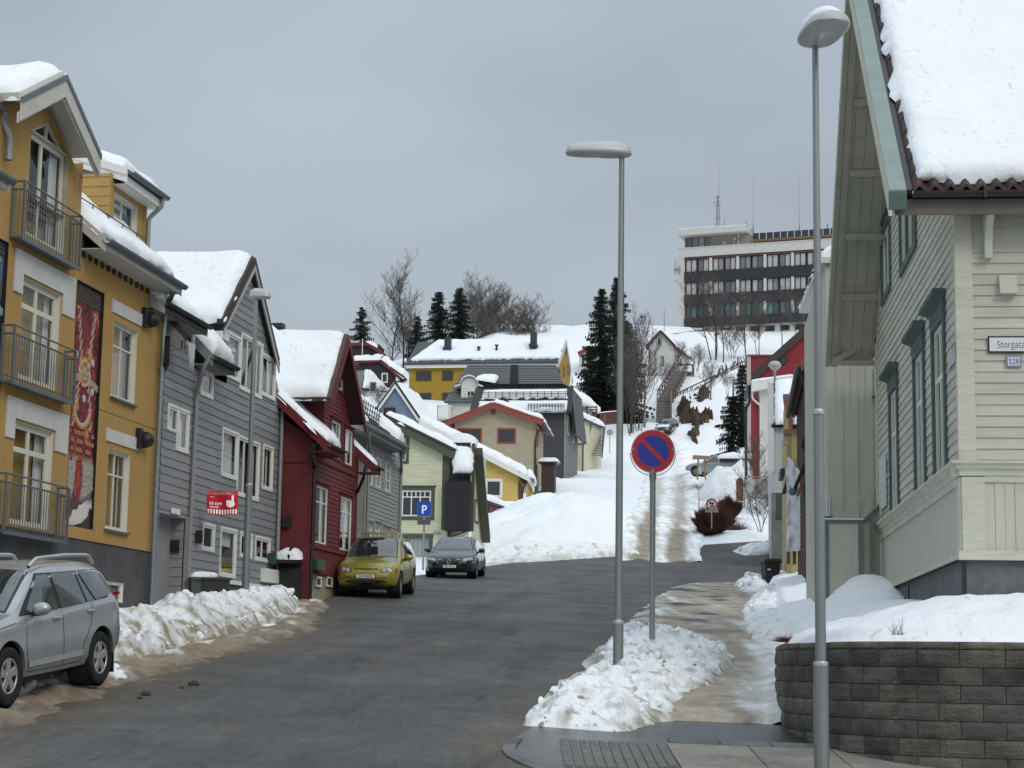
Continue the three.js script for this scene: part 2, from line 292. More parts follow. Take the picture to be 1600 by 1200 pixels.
const rectOf = (F, r, z) => F.rect(r, z);
function gutter(parent, a, b, r = .065, mat = ZINCD, name = 'gutter') {     // half-round channel
  const A = V(...a), B = V(...b), d = B.clone().sub(A), L = d.length(), g = new THREE.CylinderGeometry(r, r, L, 10, 1, true, 0, Math.PI), m = new THREE.Matrix4();
  d.normalize(); const up = V(0, 1, 0), s = V().crossVectors(d, up).normalize(); m.makeBasis(up.clone(), d, V().crossVectors(up, d)); m.setPosition(A.add(B).multiplyScalar(.5));
  // turn so that the open side looks up
  const q = mb(); for (let i = 0; i < 8; i++) { const t0 = Math.PI * i / 8, t1 = Math.PI * (i + 1) / 8, p = (P0, t) => [P0.x + s.x * r * Math.cos(t), P0.y - r * Math.sin(t), P0.z + s.z * r * Math.cos(t)]; const A0 = V(...a), B0 = V(...b); q.quad(p(A0, t0), p(B0, t0), p(B0, t1), p(A0, t1)); }
  return q.build(name, mat, parent);
}
// ---------------------------------------------------------------- the lie of the land (x to the right, d metres ahead)
const streetY = curve([[-30, -.3], [0, .1], [10, .12], [16, .32], [20, .56], [24, .93], [28, 1.33], [35, 1.98], [47, 3.05], [57, 3.9], [66, 4.58], [80, 5.8], [88, 6.95], [95, 8.5], [105, 10.2], [118, 12.2], [130, 14.4], [140, 15.7], [155, 18.2], [172, 23.4], [190, 27.4], [215, 35.4], [258, 49], [290, 53], [330, 55], [500, 57], [900, 50]]);
const sm = (x) => clamp(x) * clamp(x) * (3 - 2 * clamp(x));
function H(x, d) {
  let y = streetY(d) - .022 * clamp(x + 2, -9, 12) * (1 - sm((d - 80) / 20));
  if (d > 190) y -= .36 * Math.max(0, -2 - x) * sm((d - 190) / 50) * (x < -60 ? 60 / -x : 1);
  y += 1.25 * Math.exp(-(((x - 3.2) / 3.6) ** 2) - (((d - 100) / 8) ** 2));                 // ploughed snow mound left of the hill lane
  y += 1.3 * Math.exp(-(((x - 14.5) / 3) ** 2) - (((d - 128) / 9) ** 2));
  return y;
}
function G(px, py) { const r = ray(px, py); let d = 4, step = .25; for (; d < 420; d += step) { if (EYE.y + r.y * d < H(r.x * d, d)) break; step = d > 60 ? .5 : .25; } for (let a = d - step, b = d, i = 0; i < 20; i++) { const m = (a + b) / 2; if (EYE.y + r.y * m < H(r.x * m, m)) b = m; else a = m; d = b; } return [r.x * d, d]; }
const Ledge = curve([[-30, -8], [10, -7.2], [21.7, -6], [29.5, -5.1], [37.7, -4.1], [42, -4.55], [47, -4.75], [66, -3.7], [74, -2.5], [80, -1.2], [88, 4], [93, 13], [96, 26], [99, 48]]);
const Redge = curve([[-30, 40], [12, 22], [16.5, 6], [18.5, 1.7], [20, .35], [21.5, 0], [24, .42], [36, 2], [60, 5.2], [69, 6.6], [72, 8.4], [75, 14], [78, 28], [82, 48]]);
const Swall = (d) => 3.66 + .132 * (d - 25.2);
const LANE = (() => { const py = [872, 850, 830, 805, 780, 760, 742, 728, 715, 703, 692], cx = [1030, 1034, 1038, 1042, 1045, 1046, 1046, 1043, 1041, 1039, 1039], wd = [1.75, 1.75, 1.7, 1.65, 1.6, 1.6, 1.6, 1.6, 1.7, 1.8, 1.9], pts = py.map((y, i) => { const [x, d] = G(cx[i], y); return [d, x, wd[i]]; }).sort((a, b) => a[0] - b[0]); return { X: curve(pts.map((p) => [p[0], p[1]])), W: curve(pts.map((p) => [p[0], p[2]])), d0: pts[0][0] - 2.2, d1: pts[pts.length - 1][0] }; })();
const laneMask = (x, d) => (d < LANE.d0 - 2 || d > LANE.d1 + 4 ? 0 : 1 - sm((Math.abs(x - LANE.X(d)) - LANE.W(d) - .3) / 1.2));
// terrain: one sheet of snow-covered ground out to the horizon
{
  const xs = [], ds = [];
  for (let x = -420; x < -26; x += 12) xs.push(x); for (let x = -26; x < 34; x += .42) xs.push(x); for (let x = 34; x < 70; x += 1.5) xs.push(x); for (let x = 70; x <= 420; x += 12) xs.push(x);
  for (let d = -60; d < 8; d += 4) ds.push(d); for (let d = 8; d < 100; d += .42) ds.push(d); for (let d = 100; d < 175; d += .8) ds.push(d); for (let d = 175; d < 300; d += 2) ds.push(d); for (let d = 300; d <= 900; d += 25) ds.push(d);
  const inRoad = (x, d) => x > Ledge(d) - .25 && x < Math.max(Redge(d), d < 72 ? Swall(d) : 0) + .3 && d < 99;
  const f = (i, j) => { const x = xs[i], d = ds[j]; let y = H(x, d); const near = 1 - sm((d - 150) / 60); const lm = laneMask(x, d), y0 = y; y += (inRoad(x, d) ? -.14 : d > 84 || x < -4 ? .2 * near * fbm(x * .35, d * .35, 1.7, 4) + .06 * near * fbm(x * 1.3, d * 1.3, 4, 3) + (d > 84 ? .35 * near * Math.max(0, fbm(x * .22, d * .22, 9, 3)) : 0) : -.05);
    y = lerp(y, y0 - .05, lm); { const w = Math.exp(-(((x - 2.5) / 4.5) ** 2) - (((d - 99) / 10) ** 2)) * (1 - lm); y += w * (.9 * fbm(x * .7, d * .5, 6, 3) + .6 * Math.abs(fbm(x * 1.5, d * 1.1, 16, 3))); if (d > 84 && d < 175) y += (1 - lm) * (.22 * fbm(x * 1.1, d * .7, 26, 4) + .1 * fbm(x * 2.6, d * 2, 36, 2)); } if (d > 172) y += 1.6 * fbm(x * .05, d * .05, 3, 3) + .5 * fbm(x * .2, d * .2, 8, 3);
    if (x > Swall(d) && d > 20 && d < 70) y -= .25; return [x, y, -d]; };
  const g = gridGeo(xs.length, ds.length, f, (i, j) => [xs[i], ds[j]]);
  const m = struct('ground', g, SNOW);
}
// asphalt street and the cross street that leaves to the right
{
  const ds = []; for (let d = -30; d < 8; d += 2) ds.push(d); for (let d = 8; d < 98; d += .16) ds.push(d); const nx = 90;
  const pt = (i, j) => { const d = ds[j], a = Ledge(d), b = Redge(d) + (d < 21 ? 0 : .25); let x = lerp(a, Math.max(b, a + .02), i / (nx - 1)); if (d > 84) x = lerp(a, 48, i / (nx - 1)); return [x, d]; };
  const mat = M([.104, .102, .099], 1, { map: T.asphalt, roughnessMap: T.asphaltRough, bumpMap: T.asphalt, vertexColors: true }); mat.bumpScale = .012;
  const col = (i, j) => { const [x, d] = pt(i, j), along = x - .133 * d, n = fbm(along * 1.1, d * .045, 2, 4), n2 = fbm(along * .4 + 7, d * .03, 5, 3), edge = Math.min((x - Ledge(d)) / 1.3, (Redge(d) - x) / .9), mud = clamp(1 - edge + 1.1 * fbm(x * .8, d * .5, 3, 4)) * .95, patch = clamp((fbm(along * .9 + 3, d * .12, 13, 4) - .16) * 9);
    const n3 = fbm(x * 3, d * .16, 23, 4), spot = clamp((fbm(along * .7 + 11, d * .22, 31, 4) - .2) * 8) * clamp(d / 20 - .7), ck = Math.abs(fbm(along * .5 + 3, d * .11, 41, 3)), crack = clamp(1 - ck * 55) * .45;
    const ru = [-7.6, -6.1, -4.9, -3.4].reduce((a, c) => a + Math.exp(-(((along - c + .15 * Math.sin(d * .13)) / .33) ** 2)), 0); let k = .9 + .15 * ru * (1 + n2) + .34 * n + .3 * n2 + .2 * n3 - .24 * patch - crack; const w = clamp(mud + .6 * spot); return [lerp(k, 1.45, w), lerp(k * .98, 1.15, w), lerp(k * .96, .82, w)]; };
  struct('road', gridGeo(nx, ds.length, (i, j) => { const [x, d] = pt(i, j); return [x, H(x, d) + .004, -d]; }, (i, j) => pt(i, j), col, (i, j) => ds[j] < 84 || true), mat);
}
// verge of slush and grit along the left edge
{
  const ds = []; for (let d = 10; d < 45.5; d += .12) ds.push(d); const nx = 40;
  const mat = M([.5, .47, .42], .8, { map: T.dirt, bumpMap: T.dirt, vertexColors: true }); mat.bumpScale = .03;
  const pos = (i, j) => { const d = ds[j], a = Ledge(d), s = i / (nx - 1), w = d > 38 ? lerp(3.2, 1.4, sm((d - 38) / 6)) : 3.2, x = a + .55 - s * w + .18 * fbm(d * .7, 3, 1, 3) * (s < .12 ? 1 : 0); return [x, d, s]; };
  const f = (i, j) => { const [x, d, s] = pos(i, j), rut = Math.exp(-(((s - .42) / .07) ** 2)) * .06; return [x, H(x, d) - .02 + .13 * sm((s - .02) / .3) + .09 * fbm(x * 1.6, d * 1.1, 3, 5) * sm(s / .15) * 2 - rut - .2 * sm((s - .85) / .15), -d]; };
  const col = (i, j) => { const [x, d, s] = pos(i, j), n = fbm(x * 2.2, d * .9, 12, 5) * 1.7, n2 = fbm(x * 5, d * 4, 2, 3), wet = clamp(1.1 - s * 5 + n * .8), snow = clamp((s - .46) * 2.4 + n * 2.4 + .7 * n2) * .9; const b = [.8 + .3 * n2, .68 + .28 * n2, .55 + .25 * n2], w = [.27, .225, .17], sn = [2.6, 2.85, 3.3]; return [0, 1, 2].map((q) => lerp(lerp(b[q], sn[q], snow), w[q], wet)); };
  struct('verge', gridGeo(nx, ds.length, f, (i, j) => { const [x, d] = pos(i, j); return [x, d]; }, col), mat);
}
// trodden pavement on the right, packed snow with grit
{
  const ds = []; for (let d = 24.9; d < 73; d += .14) ds.push(d); const nx = 40;
  const mat = M([.6, .58, .54], .8, { map: T.dirt, bumpMap: T.dirt, vertexColors: true }); mat.bumpScale = .02;
  const pos = (i, j) => { const d = ds[j], s = i / (nx - 1), a = Redge(d) - .2 + .3 * fbm(d * .5, 9, 2, 3) + .7 * (1 - sm((d - 24.9) / 2)), b = Swall(Math.min(d, 69)) + .1; return [lerp(a, b, s) , d + (j === 0 ? .25 * fbm(s * 9, 3, 3, 3) : 0), s]; };
  const f = (i, j) => { const [x, d, s] = pos(i, j); return [x, H(x, d) + .012 + .07 * sm(s / .1) + .025 * fbm(x * 1.6, d * 1.1, 31, 4) + .1 * sm((s - .86) / .14) - (j === 0 ? .12 : 0), -d]; };
  const col = (i, j) => { const [x, d, s] = pos(i, j), n = fbm(x * 2.2, d * .24, 17, 5) * 1.8, n3 = fbm(x * 4, d * 5, 7, 3), far = sm((d - 36) / 12), white = clamp((s - .8) * 9 + n * .9) + clamp((.22 - s) * 3 + n * .8) * .8, ice = clamp(n * 2.2 - .15 + n3) * .8; const dark = clamp((fbm(x * .8, d * .5, 21, 4) * 3.4 + .02)) * (.15 + .85 * far); const b = [.92 + .3 * n3, .84 + .3 * n3, .73 + .28 * n3];
    return [0, 1, 2].map((q) => lerp(lerp(b[q], [2.0, 2.12, 2.35][q], clamp(white * .8 + ice * .45)), [.15, .15, .155][q], dark)); };
  struct('pavement', gridGeo(nx, ds.length, f, (i, j) => { const [x, d] = pos(i, j); return [x, d]; }, col), mat);
}
// wet asphalt of the pavement corner
{
  const nx = 40, ds = []; for (let d = 6; d < 26; d += .15) ds.push(d);
  const mat = M([.075, .078, .082], .45, { map: T.asphalt, roughnessMap: T.asphaltRough, bumpMap: T.asphalt, vertexColors: true }); mat.bumpScale = .006;
  const pos = (i, j) => { const d = ds[j]; return [lerp(Redge(d) - .02, 16, (i / (nx - 1)) ** 1.6), d]; };
  struct('pavement_asphalt', gridGeo(nx, ds.length, (i, j) => { const [x, d] = pos(i, j); return [x, H(x, d) + .01 - (d > 24.5 ? .05 * (d - 24.5) : 0), -d]; }, pos, (i, j) => { const [x, d] = pos(i, j), n = fbm(x * .8, d * .8, 4, 4) * 2, m = clamp(1 - (x - Redge(d)) / 1.6 + n * .6); return [lerp(.85 + .6 * n, 1.9, m * .7), lerp(.85 + .6 * n, 1.5, m * .7), lerp(.87 + .6 * n, 1.1, m * .7)]; }), mat);
}
// paving slabs, kerb stones and a field of small setts at the near corner
{
  const grp = new THREE.Group(); grp.name = 'paving'; grp.userData.kind = 'structure'; scene.add(grp);
  const slabM = [[.36, .335, .29], [.33, .31, .275], [.385, .36, .31], [.30, .285, .255]].map((c) => M(c, .75, { map: T.dirt, bump: T.grain, bs: .004 })), kerbM = [[.17, .18, .19], [.2, .205, .21], [.15, .157, .165]].map((c) => M(c, .7, { map: T.dirt, bump: T.grain, bs: .004 }));
  const r = rng(5), th = .012;
  const stone = (x0, x1, d0, d1, mats, name, y = 0, gap = .008) => { const c = (x, d, e) => [x, H(x, d) + .012 + y + e, -d], b = .012, e = th + r() * .004; x0 += gap; x1 -= gap; d0 += gap; d1 -= gap;
    const lo = [c(x0, d0, -.02), c(x1, d0, -.02), c(x1, d1, -.02), c(x0, d1, -.02)], mid = [c(x0, d0, e - .004), c(x1, d0, e - .004), c(x1, d1, e - .004), c(x0, d1, e - .004)], hi = [c(x0 + b, d0 + b, e), c(x1 - b, d0 + b, e), c(x1 - b, d1 - b, e), c(x0 + b, d1 - b, e)], m = mb();
    m.quad(hi[0], hi[1], hi[2], hi[3]); for (let i = 0; i < 4; i++) { const k = (i + 1) % 4; m.quad(mid[i], mid[k], hi[k], hi[i]); m.quad(lo[i], lo[k], mid[k], mid[i]); } m.build(name, mats[Math.floor(r() * mats.length)], grp); };
  for (let k = 0; k < 6; k++) stone(1.95 + k * .62, 1.95 + (k + 1) * .62 - (k === 5 ? .3 : 0), 22.55, 22.95, kerbM, 'kerb_stone');
  for (let row = 0; row < 5; row++) for (let k = 0; k < 9; k++) { const x0 = 1.9 + k * .98 - (row % 2) * .0, d1 = 22.5 - row * .92; if (x0 < Redge(d1 - .9) + .5) continue; stone(x0, x0 + .98, d1 - .92, d1, slabM, 'paving_slab'); }
  const setts = mb();
  for (let i = 0; i < 15; i++) for (let k = 0; k < 18; k++) { const x0 = .62 + i * .115, d0 = 20.35 + k * .118, cx = x0 - 2.6, cd = d0 - 19.6; if (Math.hypot(cx, cd) < 1.35 || x0 > 1.86 || x0 < Redge(d0) + .3) continue; const e = .014 + r() * .004, c = (x, d, y) => [x, H(x, d) + .012 + y, -d]; const a = x0 + .007, b = x0 + .108, p = d0 + .016, q = d0 + .111;
    setts.hex([c(a, p, -.01), c(b, p, -.01), c(b, q, -.01), c(a, q, -.01)], [c(a + .008, p + .008, e), c(b - .008, p + .008, e), c(b - .008, q - .008, e), c(a + .008, q - .008, e)]); }
  stuff(setts.build('setts', M([.235, .235, .23], .75, { map: T.dirt }), grp));
  // curved kerb of granite blocks along the roadway
  for (let i = 0; i < 12; i++) { const d0 = 16.4 + i * .5, d1 = d0 + .49, m = mb(), c = (d, o, y) => [Redge(d) + o, H(Redge(d), d) + y, -d]; m.hex([c(d0, -.06, -.05), c(d0, .1, -.05), c(d1, .1, -.05), c(d1, -.06, -.05)], [c(d0, -.05, .028), c(d0, .1, .032), c(d1, .1, .032), c(d1, -.05, .028)]); m.build('kerb_stone', kerbM[i % 3], grp); }
}
// lane climbing the hill: packed snow with two sanded wheel tracks
{
  const { X, W: Wd, d0, d1 } = LANE, ds = []; for (let d = d0; d < d1; d += .16) ds.push(d); const nx = 48;
  const mat = M([.6, .585, .55], .85, { map: T.dirt, bumpMap: T.dirt, vertexColors: true }); mat.bumpScale = .03;
  const pos = (i, j) => { const d = ds[j], s = i / (nx - 1) * 2 - 1, o = s * (Wd(d) + .5 + .5 * fbm(d * .4, s, 4, 3)); return [X(d) + o, d + (o * .8 + .5 * fbm(s * 3, 5, 2, 3)) * (1 - sm((d - d0) / 7)), s]; };
  const f = (i, j) => { const [x, d, s] = pos(i, j), tr = Math.exp(-(((Math.abs(s) - .42) / .16) ** 2)); return [x, H(x, d) + .1 - .06 * tr + .03 * fbm(x * 1.4, d * .25, 3, 4) - .3 * sm((Math.abs(s) - .8) / .2) - .12 * (1 - sm((d - d0) / 2.5)), -d]; };
  const col = (i, j) => { const [x, d, s] = pos(i, j), n = fbm(x * 1.6, d * .16, 5, 5) * 1.8, n2 = fbm(x * 3.5, d * .5, 8, 4) * 1.6, tr = Math.exp(-(((Math.abs(s + .04) - .36) / .2) ** 2)), m = clamp(tr * 1.15 + n * .6 + n2 * .4 + .04 + .3 * (1 - sm((d - d0) / 12))) * (1 - sm((Math.abs(s) - .66) / .3)) * (1 - .45 * sm((d - d0 - 8) / 30) - .3 * sm((d - d0 - 45) / 15)); return [0, 1, 2].map((q) => lerp([2.3, 2.45, 2.7][q], [.78, .69, .57][q], m)); };
  struct('lane', gridGeo(nx, ds.length, f, (i, j) => { const [x, d] = pos(i, j); return [x, d]; }, col), mat);
}
// ---------------------------------------------------------------- snow banks: ridge along [x, d, width, height]
const crumbGeo = [];
{ const r = rng(9); for (let k = 0; k < 5; k++) { const g = new THREE.IcosahedronGeometry(1, 1), p = g.attributes.position; for (let i = 0; i < p.count; i++) { const v = V().fromBufferAttribute(p, i), s = 1 + .55 * fbm(v.x * 1.3 + k * 5, v.y * 1.3, v.z * 1.3, 2); p.setXYZ(i, v.x * s, v.y * s * .8, v.z * s); } g.computeVertexNormals(); crumbGeo.push(g); } }
const SNOWV = M([.84, .865, .89], .75, { map: T.snowCol, bump: T.snow, bs: .07, vertexColors: true });
const DIRTY = M([.50, .47, .42], .85, { map: T.dirt, bump: T.dirt, bs: .03 }), MUDM = M([.085, .07, .055], .8, { map: T.dirt, bump: T.dirt, bs: .03 });
function snowBank(name, label, path, o = {}) {
  const g = thing(name, label, 'snow bank'); const P2 = path.map((p) => V(p[0], 0, p[1])), c = new THREE.CatmullRomCurve3(P2, false, 'centripetal'), L = c.getLength(), step = o.step ?? .1, n = Math.ceil(L / step), m = o.across ?? 44, cs = c.getSpacedPoints(n), sd = o.seed ?? 1;
  const val = (t, k) => { const f = t * (path.length - 1), i = Math.min(path.length - 2, Math.floor(f)); return lerp(path[i][k], path[i + 1][k], sm(f - i)); };
  const data = []; for (let i = 0; i <= n; i++) { const t = i / n, p = cs[i], q = cs[Math.min(n, i + 1)], r = cs[Math.max(0, i - 1)], dx = q.x - r.x, dz = q.z - r.z, l = Math.hypot(dx, dz); data.push([p.x, p.z, -dz / l, dx / l, val(t, 2), val(t, 3), Math.min(1, t * L / .9, (1 - t) * L / .9)]); }
  const at = (i, j) => { const [x, d, nx, nd, w, h, e] = data[i], s = j / m * 2 - 1, X = x + nx * s * w * (1 + .25 * fbm(i * step * .8, s * 2, sd, 3)), D = d + nd * s * w * (1 + .25 * fbm(i * step * .8, s * 2, sd, 3));
    const a = Math.abs(s), base = (1 - a ** (o.pow ?? 2.2)) * Math.sqrt(clamp(e)), lump = 1 + .55 * fbm(X * .8, D * .8, sd, 2) + .2 * fbm(X * 2.6, D * 2.6, sd + 3, 4), ridge = .05 * (Math.abs(fbm(X * 2.2, D * 2.2, sd + 7, 3)) * 2 - .3) + .035 * fbm(X * 6, D * 6, sd + 5, 4) + .045 * sm((fbm(X * 2.2, D * 2.2, sd + 15, 3) - .1) / .12); return [X, H(X, D) + h * base * lump + ridge * (base > .06 ? 1 : 0) - .03, -D]; };
  const col = (i, j) => { const p = at(i, j), s = j / m * 2 - 1, n1 = fbm(p[0] * 2.8, p[1] * 3, p[2] * 2.8 + sd, 5) * 2, n2 = fbm(p[0] * 8, p[1] * 8, p[2] * 8, 3) * 2, side = o.dirtSide ? clamp((s * o.dirtSide - .25) * 1.5) : clamp((Math.abs(s) - .72) * 3), k = clamp(clamp(n1 * 1.5 - .15) * .8 + side * (.75 + n1 * .8) + clamp(n2 - .5) * .9) * (o.dirt ?? 1); return [lerp(1, .4, k), lerp(1, .345, k), lerp(1, .265, k)]; };
  mesh('snow', gridGeo(n + 1, m + 1, (i, j) => at(i, j), (i, j) => { const p = at(i, j); return [p[0], p[2]]; }, (i, j) => col(i, j)), SNOWV, g);
  const r = rng(sd * 13), cw = [], cd = [];
  for (let k = 0; k < (o.chunks ?? 120); k++) { const i = Math.floor(r() * n), j = Math.floor((.06 + .88 * r()) * m), p = at(i, j), s = .01 + .06 * r() ** 4 * (o.big ?? 1), q = crumbGeo[Math.floor(r() * 5)].clone().applyMatrix4(new THREE.Matrix4().compose(V(p[0], p[1] + s * .25, p[2]), new THREE.Quaternion().setFromEuler(new THREE.Euler(r() * 6, r() * 6, r() * 6)), V(s * (1 + r()), s, s * (.8 + .6 * r())))); const dk = r() < (o.dirtChunk ?? .07) && s < .035; (dk ? cd : cw).push(q); }
  const put = (nm, list, mat) => { if (!list.length) return; const gg = mergeGeometries(list.map((x) => { const y = x.index ? x.toNonIndexed() : x; return y; })); const u = gg.attributes.position, uv = new Float32Array(u.count * 2); for (let i = 0; i < u.count; i++) { uv[2 * i] = u.getX(i); uv[2 * i + 1] = u.getZ(i) + u.getY(i); } gg.setAttribute('uv', new THREE.BufferAttribute(uv, 2)); stuff(mesh(nm, gg, mat, g)); };
  put('snow_lump', cw, SNOW); put('dirty_lump', cd, DIRTY);
  return g;
}
// ---------------------------------------------------------------- shared pieces of houses
function rakeBoard(parent, mat, a, b, h, z0, z1, name = 'bargeboard') { return mb().poly([[a[0], a[1]], [b[0], b[1]], [b[0], b[1] - h], [a[0], a[1] - h]], z0, z1).build(name, mat, parent); }
const onLine = (a, b, x) => a[1] + (b[1] - a[1]) * (x - a[0]) / (b[0] - a[0]);
// gable that faces us: apex, l, r = [u, v] of the roof's upper edge; wl, wr = wall edges; base; zf = overhang; depth = length back
function gableFront(F, o) {
  const { apex, l, r, wl, wr, base, zf = .4, depth = 6, th = .14, roofM = DARK, barge = WHITE } = o, g = F.g, zb = -depth;
  const top = (x) => (x < apex[0] ? onLine(l, apex, x) : onLine(apex, r, x)) - th - .01;
  const poly = [[wl, base], [wr, base], [wr, top(wr)], [apex[0], apex[1] - th], [wl, top(wl)]];
  if (!o.noWall) siding(g, poly, o.holes ?? [], { mat: o.wallM, exp: o.exp, z: 0, name: o.wallName, pieces: o.pieces, proud: o.proud, stuff: true });
                                                                            // side walls and back
  if (o.sideExp) for (const x of [wl, wr]) siding(g, [[-depth, base], [0, base], [0, top(x)], [-depth, top(x)]], (x === wl ? o.holesL : o.holesR) ?? [], { mat: o.sideM ?? o.wallM, exp: o.sideExp, z: 0, proud: o.proud, map: ([a, b, c]) => [x + (x === wl ? -c : c), b, a], name: 'side_wall', stuff: true });
  else { for (const x of [wl, wr]) mb().quad([x, base, 0], [x, base, -depth], [x, top(x), -depth], [x, top(x), 0]).build('side_wall', o.sideM ?? [].concat(o.wallM)[0], g); }
  mb().poly(poly, -depth - .02, -depth).build('back_wall', o.sideM ?? [].concat(o.wallM)[0], g);
  const zz = zb - (o.zbOver ?? .3);
  mb().slab([l[0], l[1], zf], [apex[0], apex[1], zf], [apex[0], apex[1], zz], [l[0], l[1], zz], -th).slab([apex[0], apex[1], zf], [r[0], r[1], zf], [r[0], r[1], zz], [apex[0], apex[1], zz], -th).build('roof', roofM, g);
  if (o.bh !== 0) { const bh = o.bh ?? .24, bt = o.bt ?? .04; rakeBoard(g, barge, [l[0], l[1] - .02], [apex[0], apex[1] - .02], bh, zf - .005, zf + bt); rakeBoard(g, barge, [apex[0], apex[1] - .02], [r[0], r[1] - .02], bh, zf - .004, zf + bt + .001);
    if (o.cap) { rakeBoard(g, o.cap, [l[0], l[1] + .05], [apex[0], apex[1] + .05], .08, zf - .06, zf + bt + .02, 'verge_cap'); rakeBoard(g, o.cap, [apex[0], apex[1] + .05], [r[0], r[1] + .05], .08, zf - .06, zf + bt + .021, 'verge_cap'); } }
  if (o.eave) { mb().box(l[0] - .01, l[0] + .05, l[1] - .2, l[1] - .02, zz, zf).box(r[0] - .05, r[0] + .01, r[1] - .2, r[1] - .02, zz, zf).build('fascia', o.eave === true ? barge : o.eave, g); }
  const [sl, sr] = o.snow ?? [.25, .25], q = o.snowO ?? {};
  if (sl) snowSlab(g, [l[0] - .03, l[1], zz], [l[0] - .03, l[1], zf - (o.snowIn ?? .06)], [apex[0], apex[1], zf - (o.snowIn ?? .06)], [apex[0], apex[1], zz], sl, { top: false, ...q });
  if (sr) snowSlab(g, [r[0] + .03, r[1], zf - (o.snowIn ?? .06)], [r[0] + .03, r[1], zz], [apex[0], apex[1], zz], [apex[0], apex[1], zf - (o.snowIn ?? .06)], sr, { top: false, ...q });
  return { top, poly };
}
// roof that rises backwards from an eave along the facade, u0..u1
function eaveRoof(F, o) {
  const { u0, u1, v, z = .4, pitch = 38, run = 5, th = .14, roofM = DARK } = o, t = Math.tan(pitch * Math.PI / 180), g = F.g, A = [u0, v, z], B = [u1, v, z], C = [u1, v + t * run, z - run], D = [u0, v + t * run, z - run];
  if (!o.noSlab) mb().slab(A, B, C, D, th).build('roof', roofM, g);
  if (o.fascia) mb().box(u0 + .02, u1 - .02, v - .2, v - .01, z - .06, z - .012).build('fascia', o.fascia, g);
  if (o.gutter) gutter(g, [u0 - .05, v - .03, z + .05], [u1 + .05, v - .03, z + .05], o.gr ?? .065, o.gutter);
  if (o.soffit) mb().box(u0, u1, v - .21, v - .19, .001, z - .06).build('soffit', o.soffit, g);
  if (o.ends) for (const u of [u0, u1]) { const m = mb(); m.hex([[u - .02, v - .26, z], [u + .02, v - .26, z], [u + .02, v - .26 + t * run, z - run], [u - .02, v - .26 + t * run, z - run]], [[u - .02, v + .02, z], [u + .02, v + .02, z], [u + .02, v + .02 + t * run, z - run], [u - .02, v + .02 + t * run, z - run]]); m.build('bargeboard', o.ends, g); }
  if (o.snow) snowSlab(g, [u0, v, z - (o.sb ?? 0)], [u1, v, z - (o.sb ?? 0)], C, D, o.snow, { top: false, left: o.sl ?? true, right: o.sr ?? true, ...(o.snowO ?? {}) });
  return { A, B, C, D, t };
}
// shallow railed balcony in front of a french door: u0..u1, v0 (bottom) .. v1 (top rail), zd = depth
function balcony(F, u0, u1, v0, v1, zd = .22) {
  const f = mb(), r = .018, b2 = v1 - .14, B = F.g;
  for (const y of [v1, b2]) f.rod([u0, y, zd], [u1, y, zd], r).rod([u0, y, 0], [u0, y, zd], r).rod([u1, y, 0], [u1, y, zd], r);
  f.box(u0 - .02, u1 + .02, v0, v0 + .035, .0, zd + .02).box(u0 - .02, u1 + .02, v0 - .03, v0, zd - .01, zd + .02);
  for (const u of [u0, u1]) f.box(u - .03, u + .03, v0, v1 + .02, .0, .03).box(u - .018, u + .018, v0, v1, zd - .02, zd + .02);
  const m = f.build('balcony', ZINCD, B), n = Math.round((u1 - u0) / .105), bar = new THREE.CylinderGeometry(.009, .009, b2 - v0, 6);
  for (let i = 1; i < n; i++) { const p = mesh('baluster', bar, ZINCD, m); p.position.set(u0 + (u1 - u0) * i / n, (b2 + v0) / 2, zd); }
  for (const u of [u0, u1]) for (let i = 1; i < 3; i++) { const p = mesh('baluster', bar, ZINCD, m); p.position.set(u, (b2 + v0) / 2, zd * i / 3); }
  return m;
}
const downpipe = (F, pts, r = .045, mat = PIPE) => mb().pipe(pts, r).build('downpipe', mat, F.g);
const rnd2 = (p) => p;
snowBank('snow_bank', 'long dirty snow bank in front of the grey house, behind the silver car', [[-7.0, 27.2, 1.1, .5], [-6.7, 30, 1.1, .66], [-6.35, 33, 1.05, .64], [-5.9, 36.5, 1.0, .6], [-5.6, 39, .9, .62], [-5.45, 42, .7, .5], [-5.45, 45.5, .5, .42]], { seed: 3, dirtSide: -1, dirt: 1.15, chunks: 360, big: 1.3, across: 60 });
snowBank('snow_bank', 'pile of broken snow round the feet of the lamp post and the no parking sign', [[.85, 23.5, .75, .36], [1.3, 25.2, .95, .46], [1.7, 27.2, 1.0, .3], [2.2, 29.4, 1.05, .42], [2.75, 32, 1.15, .7], [3.15, 33.8, .9, .55]], { seed: 7, chunks: 520, big: 1.2, dirt: 1.05, step: .055, across: 80, pow: 2.6 });
snowBank('snow_bank', 'low snow heap with loose lumps beside the black wheelie bin', [[8.3, 63, .45, .2], [8.75, 66, .6, .42], [9.1, 69.5, .7, .5], [9.8, 71.5, .7, .4]], { seed: 11, chunks: 60, big: 2 });
snowBank('snow_bank', 'ploughed snow along the far side of the cross street under the hedge', [[11.0, 89.5, .7, .5], [13.5, 90.5, .9, .5], [17, 91.5, 1.0, .55], [22, 93, 1.1, .6]], { seed: 17, chunks: 60, big: 2, step: .15 });
snowBank('snow_bank', 'snow edge behind the dark blue car at the foot of the big drift', [[-1.4, 83, .8, .8], [.6, 84.5, .9, .7], [3, 86.5, .9, .55], [6, 88.6, .8, .35]], { seed: 19, chunks: 80, big: 2, step: .15, dirt: .6 });
snowBank('snow_bank', 'snow edge along the garden beyond the block wall, by the pavement', [[4.9, 31, .5, .3], [5.9, 41, .7, .34], [7.0, 50, .8, .34], [8.2, 58, .7, .4], [8.9, 63, .5, .36]], { seed: 23, chunks: 50, big: 1.6, dirt: .6 });
